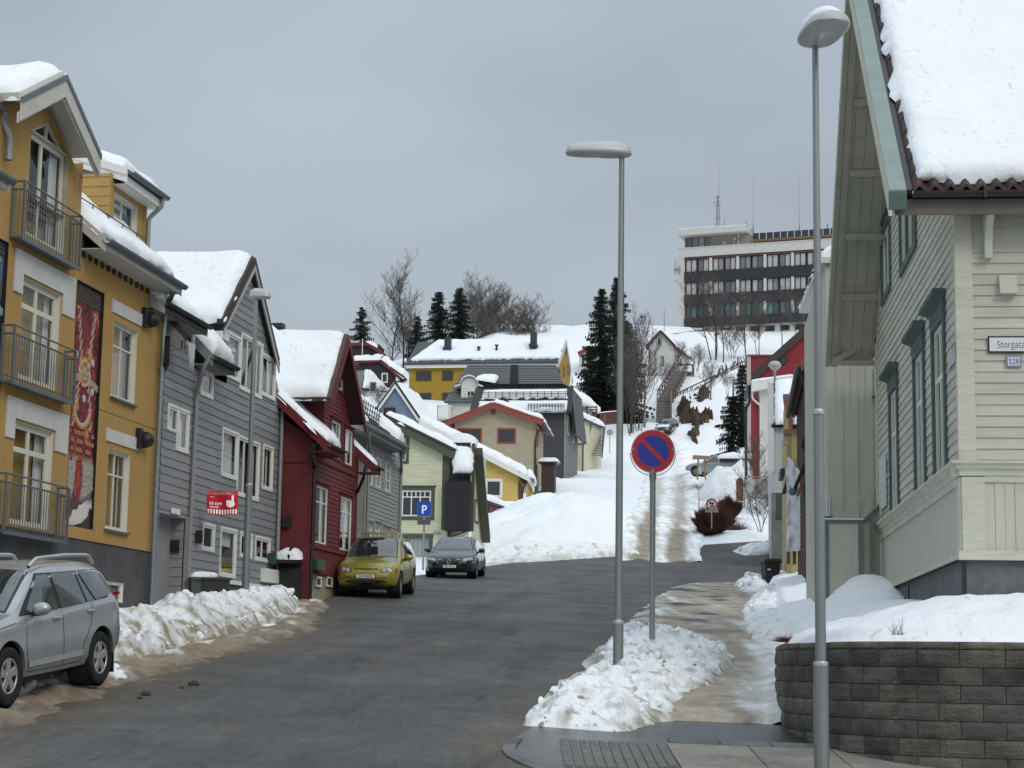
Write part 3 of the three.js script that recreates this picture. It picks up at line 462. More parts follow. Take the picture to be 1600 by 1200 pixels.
snowBank('snow_bank', 'ploughed drift that hides the lower half of the silver car', [[11.6, 117.5, .8, .6], [12.8, 117.3, 1.4, 1.6], [14.3, 117, 1.7, 2.3], [16, 118, 1.4, 1.7]], { seed: 29, chunks: 30, big: 2, dirt: .3, step: .2 });
snowBank('snow_bank', 'slush heaped round the tyres of the silver car', [[-7.4, 21.6, .5, .16], [-6.7, 24.2, .6, .12], [-6.1, 26.6, .6, .3], [-5.95, 27.6, .6, .34]], { seed: 37, chunks: 120, big: 1, dirt: 1.3 });
// ================================================================ yellow rendered building, left edge
{
  const F = frame('apartment_building', 'yellow rendered building with red relief panel, french balconies and grey plinth at left edge', 'building', 235, 38.5, [.161, 1], 1.95);
  const g = F.g, Y = M([.45, .275, .085], .9, { map: T.stucco, bump: T.grain, bs: .006 }), YW = wood([.42, .265, .085]), PL = M([.115, .117, .12], .9, { map: T.dirt, bump: T.grain, bs: .004 }), LIN = M([.60, .60, .58], .85, { map: T.dust });
  const ve = F.v(249, 452), vp = F.v(150, 847), uL = -13, vj = F.v(200, 656);
  const A = F.rect([178.4, 500.6, 209.4, 632.6]), B = F.rect([169.6, 700, 197.6, 832]);
  const d2 = F.rect([36, 432, 86.7, 611.7]), d3 = F.rect([24, 657, 76, 829]), d1 = F.rect([46, 203, 96.7, 397]), bw = F.rect([168, 908, 193, 942]);
  d3.u0 = d1.u0 = d2.u0; d3.u1 = d1.u1 = d2.u1;
  const mu = F.rect([121, 436, 145, 828]), bl = { u0: d2.u0 - 1.75, u1: F.u(8, 480), v0: F.v(4, 640), v1: F.v(9, 377) };
  const holes = [A, B, d2, d3, { ...d1, v1: 99 }, mu, bl];
  siding(g, [[uL, vp], [0, vp], [0, vj - .006], [uL, vj - .006]], holes, { mat: Y, name: 'wall' });
  siding(g, [[uL, vj + .006], [0, vj + .006], [0, ve + .3], [uL, ve + .3]], holes, { mat: Y, name: 'wall' });
  siding(g, [[uL, -1.5], [.0, -1.5], [0, vp], [uL, vp]], [bw], { mat: PL, name: 'plinth', z: -.025 });
  mb().quad([uL, -1.5, -.26], [0, -1.5, -.26], [0, ve, -.26], [uL, ve, -.26]).quad([0, -1.5, 0], [0, -1.5, -9], [0, ve + .3, -9], [0, ve + .3, 0]).build('wall', Y, g);
  const dep = { rec: .12, ms: CREAMW, deep: .8, fr: .07 };
  for (const w of [A, B]) win(F, w, { ...dep, rows: [[.3, 2], [.7, 2]], sill: true, curtain: w === A ? .0 : .12 });
  for (const w of [d2, d3]) win(F, w, { ...dep, name: 'balcony_door', rows: [[.26, 2], [.74, 2]], fr: .1, bar: .09, curtain: w === d3 ? .18 : .12 });
  win(F, bw, { zo: -.025, rec: .08, ms: WHITE, rows: [[1, 1]] });
  // gable with the pointed door window
  const uA = F.u(101.5, 122, .45), vA = F.v(101.5, 122, .45), uR = F.u(155.5, 246, .45), vR = F.v(155.5, 246, .45), uLg = 2 * uA - uR, gl = 2 * uA - F.u(128, 300), gr = F.u(128, 300);
  const ap = F.at(75, 186), sh = F.v(105, 242), ax = (d1.u0 + d1.u1) / 2, av = ap[1];
  { const s = new THREE.Shape([[gl, ve + .3], [gr, ve + .3], [gr, onLine([uA, vA], [uR, vR], gr) - .18], [uA, vA - .18], [gl, onLine([uA, vA], [uR, vR], gr) - .18]].map((p) => new THREE.Vector2(...p)));
    s.holes.push(new THREE.Path([[d1.u0, ve + .3001], [d1.u1, ve + .3001], [d1.u1, sh], [ax, av], [d1.u0, sh]].map((p) => new THREE.Vector2(...p))));
    const e = new THREE.ExtrudeGeometry(s, { depth: .25, bevelEnabled: false }); e.translate(0, 0, -.25); mb().geo(e).build('gable_wall', Y, g); }
  for (const x of [gl, gr]) mb().quad([x, ve - 1, 0], [x, ve - 1, -4], [x, vR, -4], [x, vR, 0]).build('gable_side', YW, g);
  { const R = win(F, { ...d1, v1: sh }, { ...dep, name: 'balcony_door', rows: [[1, [.42, .58]]], fr: .09, bar: .1, curtain: .2 }), m = mb(), zb = -.12, zf = -.075;
    m.poly([[d1.u0, sh], [d1.u1, sh], [d1.u1, sh + .07], [d1.u0, sh + .07]], zb, zf + .01); const q = (a, b, w) => m.poly([a, b, [b[0], b[1] - w], [a[0], a[1] - w]], zb, zf);
    q([d1.u0, sh + .02], [ax, av], .075); q([ax, av], [d1.u1, sh + .02], .075); m.box(ax - .035, ax + .035, sh + .06, av - .08, zb, zf);
    const w = m.build('gable_window', CREAMW, g); for (const s of [-1, 1]) mb().tri([ax, sh + .06, -.1], [ax + s * (d1.u1 - ax), sh + .0, -.1], [ax, av - .04, -.1]).build('pane', GLASS, w);
    mb().quad([d1.u0, sh, -.8], [d1.u1, sh, -.8], [d1.u1, av, -.8], [d1.u0, av, -.8]).quad([d1.u0, sh, -.8], [d1.u0, sh, -.13], [ax, av, -.13], [ax, av, -.8]).quad([d1.u1, sh, -.8], [d1.u1, sh, -.13], [ax, av, -.13], [ax, av, -.8]).build('interior', INTER, w); }
  mb().slab([uLg, vR, .45], [uA, vA, .45], [uA, vA, -5], [uLg, vR, -5], -.14).slab([uA, vA, .45], [uR, vR, .45], [uR, vR, -5], [uA, vA, -5], -.14).build('gable_roof', WHITE, g);
  const SOFF = wood([.55, .54, .5]);
  for (const [a, b] of [[[uLg, vR], [uA, vA]], [[uA, vA], [uR, vR]]]) { rakeBoard(g, SOFF, a, b, .34, .45, .48); rakeBoard(g, SOFF, [a[0], a[1] - .2], [b[0], b[1] - .2], .18, .40, .44); rakeBoard(g, ZINCD, [a[0], a[1] + .06], [b[0], b[1] + .06], .1, .38, .5, 'verge_cap'); }
  snowSlab(g, [uLg, vR, -5], [uLg, vR, .4], [uA, vA, .4], [uA, vA, -5], .3, { top: false }); snowSlab(g, [uR, vR, .4], [uR, vR, -5], [uA, vA, -5], [uA, vA, .4], .2, { top: false });
  // eaves of the gable's roof seen at the left edge, boarded wall below
  { const zr = -.5, ue = gl + .02, vt = vR - .1; siding(g, [[uL, ve + .2], [ue, ve + .2], [ue, vt], [uL, vt]], [], { mat: YW, exp: .2, z: zr, name: 'plank', pieces: true });
    mb().box(uL, uLg + .1, vt - .22, vt, zr + .45, zr + .5).build('fascia', SOFF, g); gutter(g, [uL, vt + .02, zr + .57], [uLg + .1, vt + .02, zr + .57], .075); eaveRoof({ g }, { u0: uL, u1: uLg + .15, v: vt + .06, z: zr + .5, pitch: 35, run: 4, snow: .32, roofM: ZINCD });
    const p = F.at(5, 170, zr + .5), q = F.at(13, 250, .1); downpipe(F, [[p[0], vt, zr + .55], [p[0], vt - .12, zr + .5], [q[0], vt - .4, .1], [q[0], q[1], .1]], .06); }
  // main roof, right of the gable and left of it
  const vE = F.v(272, 437, .5), uE = F.u(284, 447, .5), pieces = [[gr + .03, uE], [uL, gl - .04]];
  for (const [a, b] of pieces) { eaveRoof(F, { u0: a, u1: b, v: vE, z: .5, pitch: 40, run: 3.2, snow: .22, snowO: { ragged: .2, back: .1 }, roofM: ZINCD, fascia: SOFF, gutter: ZINCD, gr: .085, soffit: SOFF, ends: SOFF, sb: .12 }); }
  { const z0 = .47, m = mb(); for (let u = gr + .4; u < uE; u += .8) { const a = vE + .84 * .8; m.rod([u, a, .5 - .8], [u, a + .28, .5 - .75], .012); } for (const k of [.1, .27]) m.rod([gr + .4, vE + .84 * .8 + k, -.28], [uE - .2, vE + .84 * .8 + k, -.28], .012); m.build('snow_guard', DARK, g); }
  // dentil band below the eave
  { const BR = M([.045, .03, .022], .8); for (const [a, b] of [[gr + .05, -.02], [uL, gl - .06]]) { mb().box(a, b, ve - .06, ve + .12, .002, .03).build('dentil_band', BR, g); for (let u = a + .1; u < b - .1; u += .31) mb().box(u, u + .14, ve - .24, ve - .061, .001, .028).build('dentil', BR, g); } }
  // shed dormer with a window
  { const zd = -.55, w = F.rect([179, 300, 212, 386], zd), a = F.u(169, 340, zd), b = F.u(226, 360, zd), vt = F.v(170, 277, zd) + .1; const vb = F.v(172, 400, zd) - .6;
    siding(g, [[a, vb], [b, vb], [b, vt], [a, vt]], [w], { mat: Y, z: zd, name: 'dormer_front' }); win(F, w, { ...dep, zo: zd, rows: [[1, 2]], fr: .06, curtain: -.2 });
    siding(g, [[-4, vb], [zd, vb], [zd, vt], [-4, vt]], [], { mat: YW, exp: .2, pieces: true, map: ([x, y, z]) => [a - z, y, x] }); mb().quad([b, vb, zd], [b, vb, -4], [b, vt, -4], [b, vt, zd]).build('dormer_side', YW, g);
    for (const x of [a - .01, b - .12]) mb().box(x, x + .13, vb, vt, zd - .01, zd + .03).build('corner_board', Y, g);
    const zf = -.22, ul = F.u(200, 264, zf), vl = F.v(200, 264, zf), ur = F.u(257, 297, zf), s = .32; mb().slab([ul, vl, zf], [ur, vl, zf], [ur, vl + s * 4, zf - 4], [ul, vl + s * 4, zf - 4], .12).build('dormer_roof', ZINCD, g);
    mb().hex([[ul - .03, vl - .28, zf], [ul, vl - .28, zf], [ul, vl - .28 + s * 4, zf - 4], [ul - .03, vl - .28 + s * 4, zf - 4]], [[ul - .03, vl, zf], [ul, vl, zf], [ul, vl + s * 4, zf - 4], [ul - .03, vl + s * 4, zf - 4]]).box(ul, ur, vl - .3, vl - .14, zf - .06, zf - .02).hex([[ul - .06, vl - .14, zf], [ul - .03, vl - .14, zf], [ul - .03, vl - .14 + s * 4, zf - 4], [ul - .06, vl - .14 + s * 4, zf - 4]], [[ul - .06, vl + .02, zf], [ul - .03, vl + .02, zf], [ul - .03, vl + .02 + s * 4, zf - 4], [ul - .06, vl + .02 + s * 4, zf - 4]]).hex([[ur, vl - .28, zf], [ur + .03, vl - .28, zf], [ur + .03, vl - .28 + s * 4, zf - 4], [ur, vl - .28 + s * 4, zf - 4]], [[ur, vl, zf], [ur + .03, vl, zf], [ur + .03, vl + s * 4, zf - 4], [ur, vl + s * 4, zf - 4]]).build('fascia', WHITE, g);
    mb().quad([ul, vl - .3, zf - .05], [ur, vl - .3, zf - .05], [ur, vl - .3, -1], [ul, vl - .3, -1]).build('soffit', WHITE, g);
    gutter(g, [ul, vl - .04, zf + .06], [ur + .03, vl - .04, zf + .06], .075); snowSlab(g, [ul, vl, zf - .08], [ur, vl, zf - .08], [ur, vl + s * 4, zf - 4], [ul, vl + s * 4, zf - 4], .26, { top: false });
    const p = b + .02; downpipe(F, [[p, vl - .1, zf + .05], [p, vl - .3, zf], [p, vl - .55, zd + .08], [p, vb + .7, zd + .08]], .05);
    mb().box(a - .05, a - .001, vb + 1.35, vb + 1.55, -1.5, -1.3).build('vent_grille', CREAMW, g); }
  // lintels
  const lint = (r) => mb().poly([[r.u0, r.v0], [r.u1, r.v0], [r.u1, r.v1], [r.u0, r.v1]], .0, .03).build('lintel', LIN, g);
  for (const [w, top, bot] of [[A, 467, 503], [B, 668, 702]]) { const l = F.rect(w === A ? [175, 467, 222.8, 511.6] : [166, 668.4, 214, 704]); lint(l); }
  for (const [d, x0, y0, x1, y1] of [[d2, 24, 387, 115, 479], [d3, 11, 617, 104, 690]]) { const q = F.rect([x0, y0, x1, y1]), c = d.v1 + .04, h = .16; mb().poly([[q.u0, d.v1 - .32], [d.u0 - h * .2, d.v1 - .32], [d.u0 - h * .2, c], [d.u1 + h * .5, c], [d.u1 + h * .5, d.v1 - .32], [q.u1, d.v1 - .32], [q.u1, q.v1], [q.u0, q.v1]], 0, .03).build('lintel', LIN, g); }
  // extractor hoods
  for (const [x, y] of [[236, 499], [227, 687]]) { const [u, v] = F.at(x, y, .1), m = mb(); m.box(u - .3, u - .12, v - .2, v + .2, .0, .1).geo(new THREE.SphereGeometry(.16, 16, 12), new THREE.Matrix4().makeTranslation(u + .02, v, .12)).geo(new THREE.CylinderGeometry(.17, .17, .12, 18).rotateX(Math.PI / 2), new THREE.Matrix4().makeTranslation(u + .02, v, .06)); m.build('extractor_hood', BLACK, g); }
  // balconies
  { const b = (xl, yl, xr, yr, yb, vb) => { const p = F.at(xl, yl, .22), q = F.at(xr, yr, .22), s = F.at(xl, yb, .22); balcony(F, p[0], q[0], s[1], (p[1] + q[1]) / 2); }; b(39, 287, 128, 334, 374); b(23, 510, 119, 547, 598); b(10, 742, 108, 760, 832); }
  // relief panels: red on the right, blue at the picture's edge
  const panel = (r, blue, name) => { const W = r.u1 - r.u0, Hh = r.v1 - r.v0, ni = 70, nj = 340, dep = .06;
    const pat = (s, t) => { const y = t * Hh, x = (s - .5) * W, n = fbm(x * 4, y * 4, 2, 4), n2 = fbm(x * 12, y * 12, 7, 3), n3 = fbm(x * 2 + 5, y * 1.4, 1, 3); let c = blue ? [.03, .05 + .04 * n, .12 + .1 * n] : [.2 + .22 * n, .018 + .02 * n2, .03], h = .3 * n + .25 * n2; const mix = (d, k) => { k = clamp(k); c = c.map((q, i) => lerp(q, d[i], k)); };
      const Wh = [.5, .43, .36], Or = [.5, .19, .04], Mar = [.06, .008, .014], Gr = [.33, .31, .26];
      mix(Mar, (n3 - .02) * 4); mix(Or, (fbm(x * 3, y * 2, 33, 3) - .18) * 5 * (t < .66 ? 1 : .3)); mix(Wh, (n2 - .28) * 4 * .7);
      if (t < .085) { const br = (Math.floor(y / .07) % 2 ? .5 : 0), bx = ((x / .18 + br) % 1 + 1) % 1; c = [.05, .035, .03]; h = bx < .12 || (y / .07) % 1 < .2 ? 0 : .5; mix([.16, .12, .1], h * (.4 + n)); }
      for (const k of [-1, 1]) { const cx = k * W * (.12 + .24 * Math.abs(t - .33) * 3.2), ok = (t > .1 && t < .6) ? 1 : 0, q = Math.abs(x - cx), z = Math.sin(y * 34 + (x - cx) * 60); if (ok && q < .055) { mix(Wh, .4 + .5 * z); h = .9 + .3 * z; } }
      const rd = Math.hypot(x, y - .36 * Hh); if (rd < .3) { const ring = Math.sin(rd * 46), an = Math.atan2(y - .36 * Hh, x); mix(ring > 0 ? Or : [.5, .42, .25], .8); if (rd < .14) mix(Gr, .9); h = .8 + .35 * Math.sin(an * 9) * (rd > .14 ? 1 : 0) + .3 * ring; }
      if (Math.abs(y - .375 * Hh - Math.abs(x) * .25) < .07 && Math.abs(x) > .18) { mix(Gr, .85); h = .9 + .3 * Math.sin(x * 60); }
      for (const [a, b] of [[-.28, .3], [.3, .31], [.05, .47], [.33, .43], [-.33, .42]]) { const q = Math.hypot(x - a * W, y - b * Hh); if (q < .075) { mix(Wh, 1); h = 1.1 - q * 6; } }
      const ar = Math.hypot(x, (y - .5 * Hh) * 1.0); if (y > .5 * Hh && ar > .33 && ar < .46) { mix(ar > .4 ? Or : Wh, .85); h = .8; }
      if (t > .6 && t < .74) { const gx = (x + 9) % .14 - .07, gy = y % .16 - .08, q = Math.hypot(gx, gy); if (q > .025 && q < .045 && hash2(Math.floor((x + 9) / .14), Math.floor(y / .16), 3) > .4) { mix([.45, .33, .14], .8); h = .9; } }
      if (t > .7 && t < .9) { const q = Math.abs(x) - (.04 + .12 * Math.sin((t - .7) * 16)); const w = clamp(q * 14) * clamp((t - .7) * 25) * clamp((.89 - t) * 22 - Math.abs(x) * 2 + 1); if (n3 > -.25) { mix(Gr, w); h = lerp(h, .8 + 1.1 * n2, w); } else mix(Mar, w * .6); if (Math.abs(x) < .07 && t < .84) mix([.4, .03, .02], .9); }
      if (t > .87) { const z = Math.sin(y * 9 + x * 4 + 3 * n); mix([.07, .05, .045], clamp((t - .87) * 30)); if (z > .35) { mix([.6, .58, .54], clamp((t - .87) * 30)); h = .9; } }
      if (blue) { const b = c; c = [b[2] * .8 + .02, b[1] * .7 + b[2] * .35 + .03, b[0] * .8 + .05]; }
      return [c, h]; };
    const mat = M([1, 1, 1], .75, { vertexColors: true });
    const gg = gridGeo(ni, nj, (i, j) => { const s = i / (ni - 1), t = 1 - j / (nj - 1), [c, h] = pat(s, t); return [r.u0 + s * W, r.v0 + (1 - t) * Hh, -.07 + dep * .55 * clamp(h, 0, 1.4)]; }, (i, j) => [i / 10, j / 10], (i, j) => pat(i / (ni - 1), 1 - j / (nj - 1))[0]);
    const m = mesh(name, gg, mat, g), e = .012; mb().box(r.u0, r.u0 + e, r.v0, r.v1, -.1, .004).box(r.u1 - e, r.u1, r.v0, r.v1, -.1, .004).box(r.u0, r.u1, r.v0, r.v0 + e, -.1, .004).box(r.u0, r.u1, r.v1 - e, r.v1, -.1, .004).build('panel_edge', BLACK, m); m.userData.label = blue ? 'blue relief panel' : 'red and white relief panel'; };
  panel(mu, false, 'relief_panel'); panel(bl, true, 'relief_panel');
  // downpipe on the corner
  const pp = F.u(258, 470, .12); downpipe(F, [[uE - .25, vE - .05, .5], [uE - .3, vE - .25, .42], [pp + .02, vE - .6, .12], [pp, vE - 3, .11], [pp, -.2, .11]], .055, ZINC);
}
// ================================================================ grey boarded house
{
  const GB = [[.245, .247, .26], [.268, .269, .28], [.226, .23, .242]].map((c) => wood(c)), gm = wood([.25, .252, .265]), GD = gm;
  const F = frame('wooden_house', 'grey boarded house with tall snowy gable, white windows and a dark gateway', 'house', 236, 38.75, [.161, 1], 2.2), g = F.g;
  const uE = F.u(434, 760), uP = F.u(297, 870), ve = F.v(254, 497) , vpl = F.v(336, 905);
  const rr = (...r) => F.rect(r);
  const w1a = rr(263, 634, 276, 676), w1b = rr(275, 639, 291, 705), w2 = rr(315, 579, 330, 620), w3 = rr(348, 671, 368, 747), w4 = rr(372.5, 683, 401, 780), w5 = rr(411.5, 697, 423, 765), u1 = rr(352.5, 519, 372.5, 594), u2 = rr(377.5, 523, 406, 620), u3 = rr(409, 554, 427, 623), g1 = rr(317, 820, 332, 859), g2 = rr(345, 826, 365, 900), g3 = rr(376, 834, 391, 870), g4 = rr(399, 840, 419, 876);
  w1b.u0 = w1a.u1; w1a.v1 = w1b.v1 = Math.max(w1a.v1, w1b.v1);
  // main-roof eave in front of the left part, cross gable on the right
  const gl = F.u(352, 640), gr = uE, vE = F.v(385, 582, .45), vEe = vE;
  const pass = { u0: .05, u1: F.u(287, 870), v0: -9, v1: F.v(270, 806) };
  const dr = rr(270, 489, 301, 541, 0), dorm = { l: F.u(257, 520), r: F.u(302, 545) };
  const holes = [w1a, w1b, w2, w3, w4, w5, u1, u2, u3, g1, g2, g3, g4, pass, dr];
  const vw = vE - .28;
  const uA = F.u(398, 408, .14), vA = F.v(398, 408, .14), lE = [F.u(350, 506, .14), F.v(350, 506, .14)], rE = [F.u(436, 560, .14), 0]; rE[1] = onLine([uA, vA], [2 * uA - lE[0], lE[1]], rE[0]);
  const topAt = (u) => (u < uA ? onLine(lE, [uA, vA], u) : onLine([uA, vA], rE, u)) - .15;
  // boards: low part left, high part with gable right
  siding(g, [[0, vpl], [gl, vpl], [gl, vw], [0, vw]], holes, { mat: GB, exp: .185, pieces: true, start: vpl });
  siding(g, [[gl, vpl], [gr, vpl], [gr, topAt(gr)], [uA, vA - .15], [gl, topAt(gl)]], holes, { mat: GB, exp: .185, pieces: true, start: vpl });
  siding(g, [[dorm.l, vw], [dorm.r, vw], [dorm.r, vw + .9], [dorm.l, vw + .9]], [dr], { mat: GB, exp: .185, pieces: true, start: vpl });
  mb().quad([0, -2, -.3], [gr, -2, -.3], [gr, vE, -.3], [0, vE, -.3]).quad([gr, -2, 0], [gr, -2, -8], [gr, topAt(gr), -8], [gr, topAt(gr), 0]).build('wall', gm, g);
  mb().quad([gl, vE, 0], [gl, vE, -8], [gl, topAt(gl), -8], [gl, topAt(gl), 0]).build('gable_side', GD, g);
  for (const u of [dorm.l, dorm.r]) mb().quad([u, vw, 0], [u, vw, -3], [u, vw + .9, -3], [u, vw + .9, 0]).build('dormer_side', GD, g);
  siding(g, [[uP, -2], [gr, -2], [gr, vpl], [uP, vpl]], [], { mat: M([.13, .13, .135], .9, { map: T.dirt }), name: 'plinth', z: -.02 });
  mb().box(uP, gr, vpl - .06, vpl + .03, .0, .06).build('drip_board', WHITE, g);
  // gateway
  mb().quad([pass.u0, -1, -.02], [pass.u0, -1, -5], [pass.u0, pass.v1, -5], [pass.u0, pass.v1, -.02]).quad([pass.u0, pass.v1, -.02], [pass.u1, pass.v1, -.02], [pass.u1, pass.v1, -5], [pass.u0, pass.v1, -5]).quad([pass.u0, -1, -5], [pass.u1, -1, -5], [pass.u1, pass.v1, -5], [pass.u0, pass.v1, -5]).build('gateway', GD, g);
  siding(g, [[-5, -1], [-.02, -1], [-.02, pass.v1], [-5, pass.v1]], [], { mat: [GD], exp: .2, pieces: true, map: ([x, y, z]) => [pass.u1 - z, y, x] });
  mb().box(pass.u1, pass.u1 + .28, -1.5, pass.v1 + .05, .0, .06).build('gateway_post', gm, g);
  { const q = F.atX(261, 854, pass.u1 - .03); mb().box(pass.u1 - .07, pass.u1 - .03, q[1] - .13, q[1] + .13, q[0] - .28, q[0] + .28).build('name_plate', BLACK, g); const p = F.at(272, 799); mb().box(p[0] - .28, p[0] + .28, p[1] - .06, p[1] + .06, .03, .045).build('name_plate', WHITE, g); }
  const W = { cas: .06, fr: .05, rec: .03, ms: WHITE };
  win(F, w1a, { ...W, curtain: .3, noBottom: true }); win(F, w1b, { ...W, rows: [[1, 1]], curtain: .3 }); win(F, w2, { ...W }); win(F, w3, { ...W, curtain: -.95 }); win(F, w4, { ...W, rows: [[1, [.3, .4, .3]]], curtain: .12 }); win(F, w5, { ...W, curtain: .2 });
  win(F, u1, { ...W, curtain: -.3 }); win(F, u2, { ...W, rows: [[1, [.3, .4, .3]]], curtain: .1 }); win(F, u3, { ...W, rows: [[1, 2]], curtain: .2 }); win(F, g1, W); win(F, g2, { ...W, curtain: -.35 }); win(F, g3, W); win(F, g4, { ...W, rows: [[1, 2]] }); win(F, dr, { ...W, rows: [[1, 2]], curtain: -.8 });
  // cross gable roof: ridge runs back
  const zf = .14, zb = -9, th = .14, RM = M([.05, .04, .037], .8), GF = wood([.40, .40, .41]);
  mb().slab([lE[0], lE[1], zf], [uA, vA, zf], [uA, vA, zb], [lE[0], lE[1], zb], -th).slab([uA, vA, zf], [rE[0], rE[1], zf], [rE[0], rE[1], zb], [uA, vA, zb], -th).build('gable_roof', RM, g);
  rakeBoard(g, GF, [lE[0], lE[1] - .1], [uA, vA - .1], .14, zf, zf + .03); rakeBoard(g, GF, [uA, vA - .1], [rE[0], rE[1] - .1], .16, zf, zf + .031); rakeBoard(g, RM, lE, [uA, vA + .02], .09, zf, zf + .03, 'verge'); rakeBoard(g, RM, [uA, vA + .02], rE, .09, zf, zf + .031, 'verge');
  mb().box(lE[0], lE[0] + .5, lE[1] - .34, lE[1] - .16, -3, zf - .02).build('eave_board', WHITE, g);
  snowSlab(g, [lE[0] - .05, lE[1], zb], [lE[0] - .05, lE[1], zf - .02], [uA, vA, zf - .03], [uA, vA, zb], .3, { top: false }); snowSlab(g, [rE[0], rE[1], zf - .15], [rE[0], rE[1], zb], [uA, vA, zb], [uA, vA, zf - .15], .15, { top: false });
  // main roof pieces at eave height, either side of the dormer
  for (const [a, b, s] of [[.02, dorm.l - .02, .12], [dorm.r + .03, F.u(367, 575, .45), .3]]) eaveRoof(F, { u0: a, u1: b, v: vE, z: .45, pitch: 45, run: 3, snow: s, roofM: RM, gutter: BLACK, gr: .08, fascia: DARK, soffit: GD, ends: GD, sb: .05 });
  // dormer lean-to roof
  { const a = F.u(258, 468, .4), b = F.u(325, 504, .4), v = F.v(288, 487, .4); eaveRoof(F, { u0: a, u1: b, v, z: .4, pitch: 22, run: 3, snow: .25, roofM: RM, gutter: BLACK, gr: .07, fascia: DARK, soffit: GD, ends: GF, sb: .08 }); }
  // icicles under the left eave
  { const r = rng(4), IC = M([.75, .82, .86], .15, { phys: true, transmission: .5, thickness: .05, ior: 1.31 }); for (let i = 0; i < 16; i++) { const u = lerp(.3, dorm.l, r()), L = .15 + .5 * r(); mb().rod([u, vE - .05, .55], [u, vE - .05 - L, .55], .022, .003, 6).build('icicle', IC, g); } }
  downpipe(F, [[F.u(328, 560, .5), vE - .05, .5], [F.u(324, 575, .45), vE - .4, .35], [F.u(309, 605, .1), vE - .8, .08], [F.u(308, 640, .1), vE - 1.2, .08], [F.u(295, 890, .1), .2, .08]], .05, wood([.26, .26, .275]));
  mb().pipe([[F.u(262, 520, .4), vE - .1, .4], [F.u(262, 530, .3), vE - .6, .3], [F.u(256, 545, .1), vE - .75, .08]], .06).build('downpipe', BLACK, g);
  downpipe(F, [[gr - .1, vE - .1, .08], [gr - .1, .4, .08]], .055, PIPE); mb().rod([gr - .1, -.6, .08], [gr - .1, .9, .08], .06).build('downpipe', BLACK, g);
  // flue, lamp, meter boxes
  { const p = F.at(305, 836); mb().box(p[0] - .05, p[0] + .05, p[1] - .18, p[1] + .1, .02, .16).build('wall_lamp', BLACK, g); for (const r of [[406, 888, 419, 911], [421, 890, 432, 913]]) { const q = F.rect(r); mb().box(q.u0, q.u1, q.v0, q.v1, .02, .2).build('meter_box', WHITE, g); } const q = F.rect([417, 864, 428, 884]); mb().box(q.u0, q.u1, q.v0, q.v1, .02, .22).build('mail_box', M([.02, .06, .04], .4), g); }
}
// advertising flag on the grey house
{
  const c = document.createElement('canvas'); c.width = 512; c.height = 400; const x = c.getContext('2d'); x.fillStyle = '#c3132c'; x.fillRect(0, 0, 512, 400); x.fillStyle = '#fff'; x.font = 'bold 26px sans-serif'; x.textAlign = 'center';
  x.font = '18px sans-serif'; x.fillText('RASFARE  &  RASFARE  &  RASFARE', 256, 40); x.fillRect(0, 14, 512, 3); x.fillRect(0, 50, 512, 3); x.textAlign = 'left'; x.font = 'bold 64px sans-serif'; x.fillText('SE OPP', 42, 236); x.font = 'bold 36px sans-serif'; x.fillText('RASFARE', 46, 284); x.fillRect(52, 100, 70, 6);
  x.beginPath(); x.ellipse(395, 218, 70, 58, 0, 0, 7); x.fill(); x.fillRect(412, 84, 36, 120); x.beginPath(); x.arc(430, 84, 18, 0, 7); x.fill(); x.beginPath(); x.ellipse(352, 168, 34, 16, -.3, 0, 7); x.fill(); for (let i = 0; i < 11; i++) x.fillRect(16 + i * 46, 310, 26, 76);
  const t = new THREE.CanvasTexture(c); t.colorSpace = THREE.SRGBColorSpace;
  const a = P(323.5, 766, 40.9), b = P(371.5, 767, 40.9), h = a.y - P(326, 803, 40.9).y, w = b.x - a.x, o = thing('banner', 'red and white flag reading SE OPP RASFARE hung from the grey house', 'flag', [a.x, a.y - h, a.z]);
  const gg = gridGeo(25, 13, (i, j) => [i / 24 * w + .015 * (1 - j / 12), j / 12 * h - .02 * Math.sin(i / 24 * 3), .03 * Math.sin(i / 24 * 9 + j * .2)], (i, j) => [i / 24, j / 12]); mesh('cloth', gg, M([1, 1, 1], .8, { map: t }), o); mb().rod([-.18, h + .01, 0], [w + .03, h + .02, 0], .014).build('pole', PIPE, o);
}
// wheelie bins behind the bank
for (const [px, lab, c] of [[316, 'grey green wheelie bin with snow on its lid by the gateway', [.06, .075, .075]], [334, 'dark wheelie bin right of the grey green bin by the gateway', [.02, .022, .024]]]) {
  const p = P(px, 925, 40.6), o = thing('wheelie_bin', lab, 'bin', [p.x, p.y - .75, p.z], .3), m = M(c, .5), L = .29, b = mb(); b.hex([[-L * .82, 0, -.3], [L * .82, 0, -.3], [L * .82, 0, .3], [-L * .82, 0, .3]], [[-L, 1, -.36], [L, 1, -.36], [L, 1, .36], [-L, 1, .36]]); b.build('body', m, o); mb().box(-L - .03, L + .03, 1.001, 1.05, -.4, .4).build('lid', m, o);
  if (px < 320) snowSlab(o, [-L, 1.05, .4], [L, 1.05, .4], [L, 1.05, -.4], [-L, 1.05, -.4], .12, { step: .1 });
}
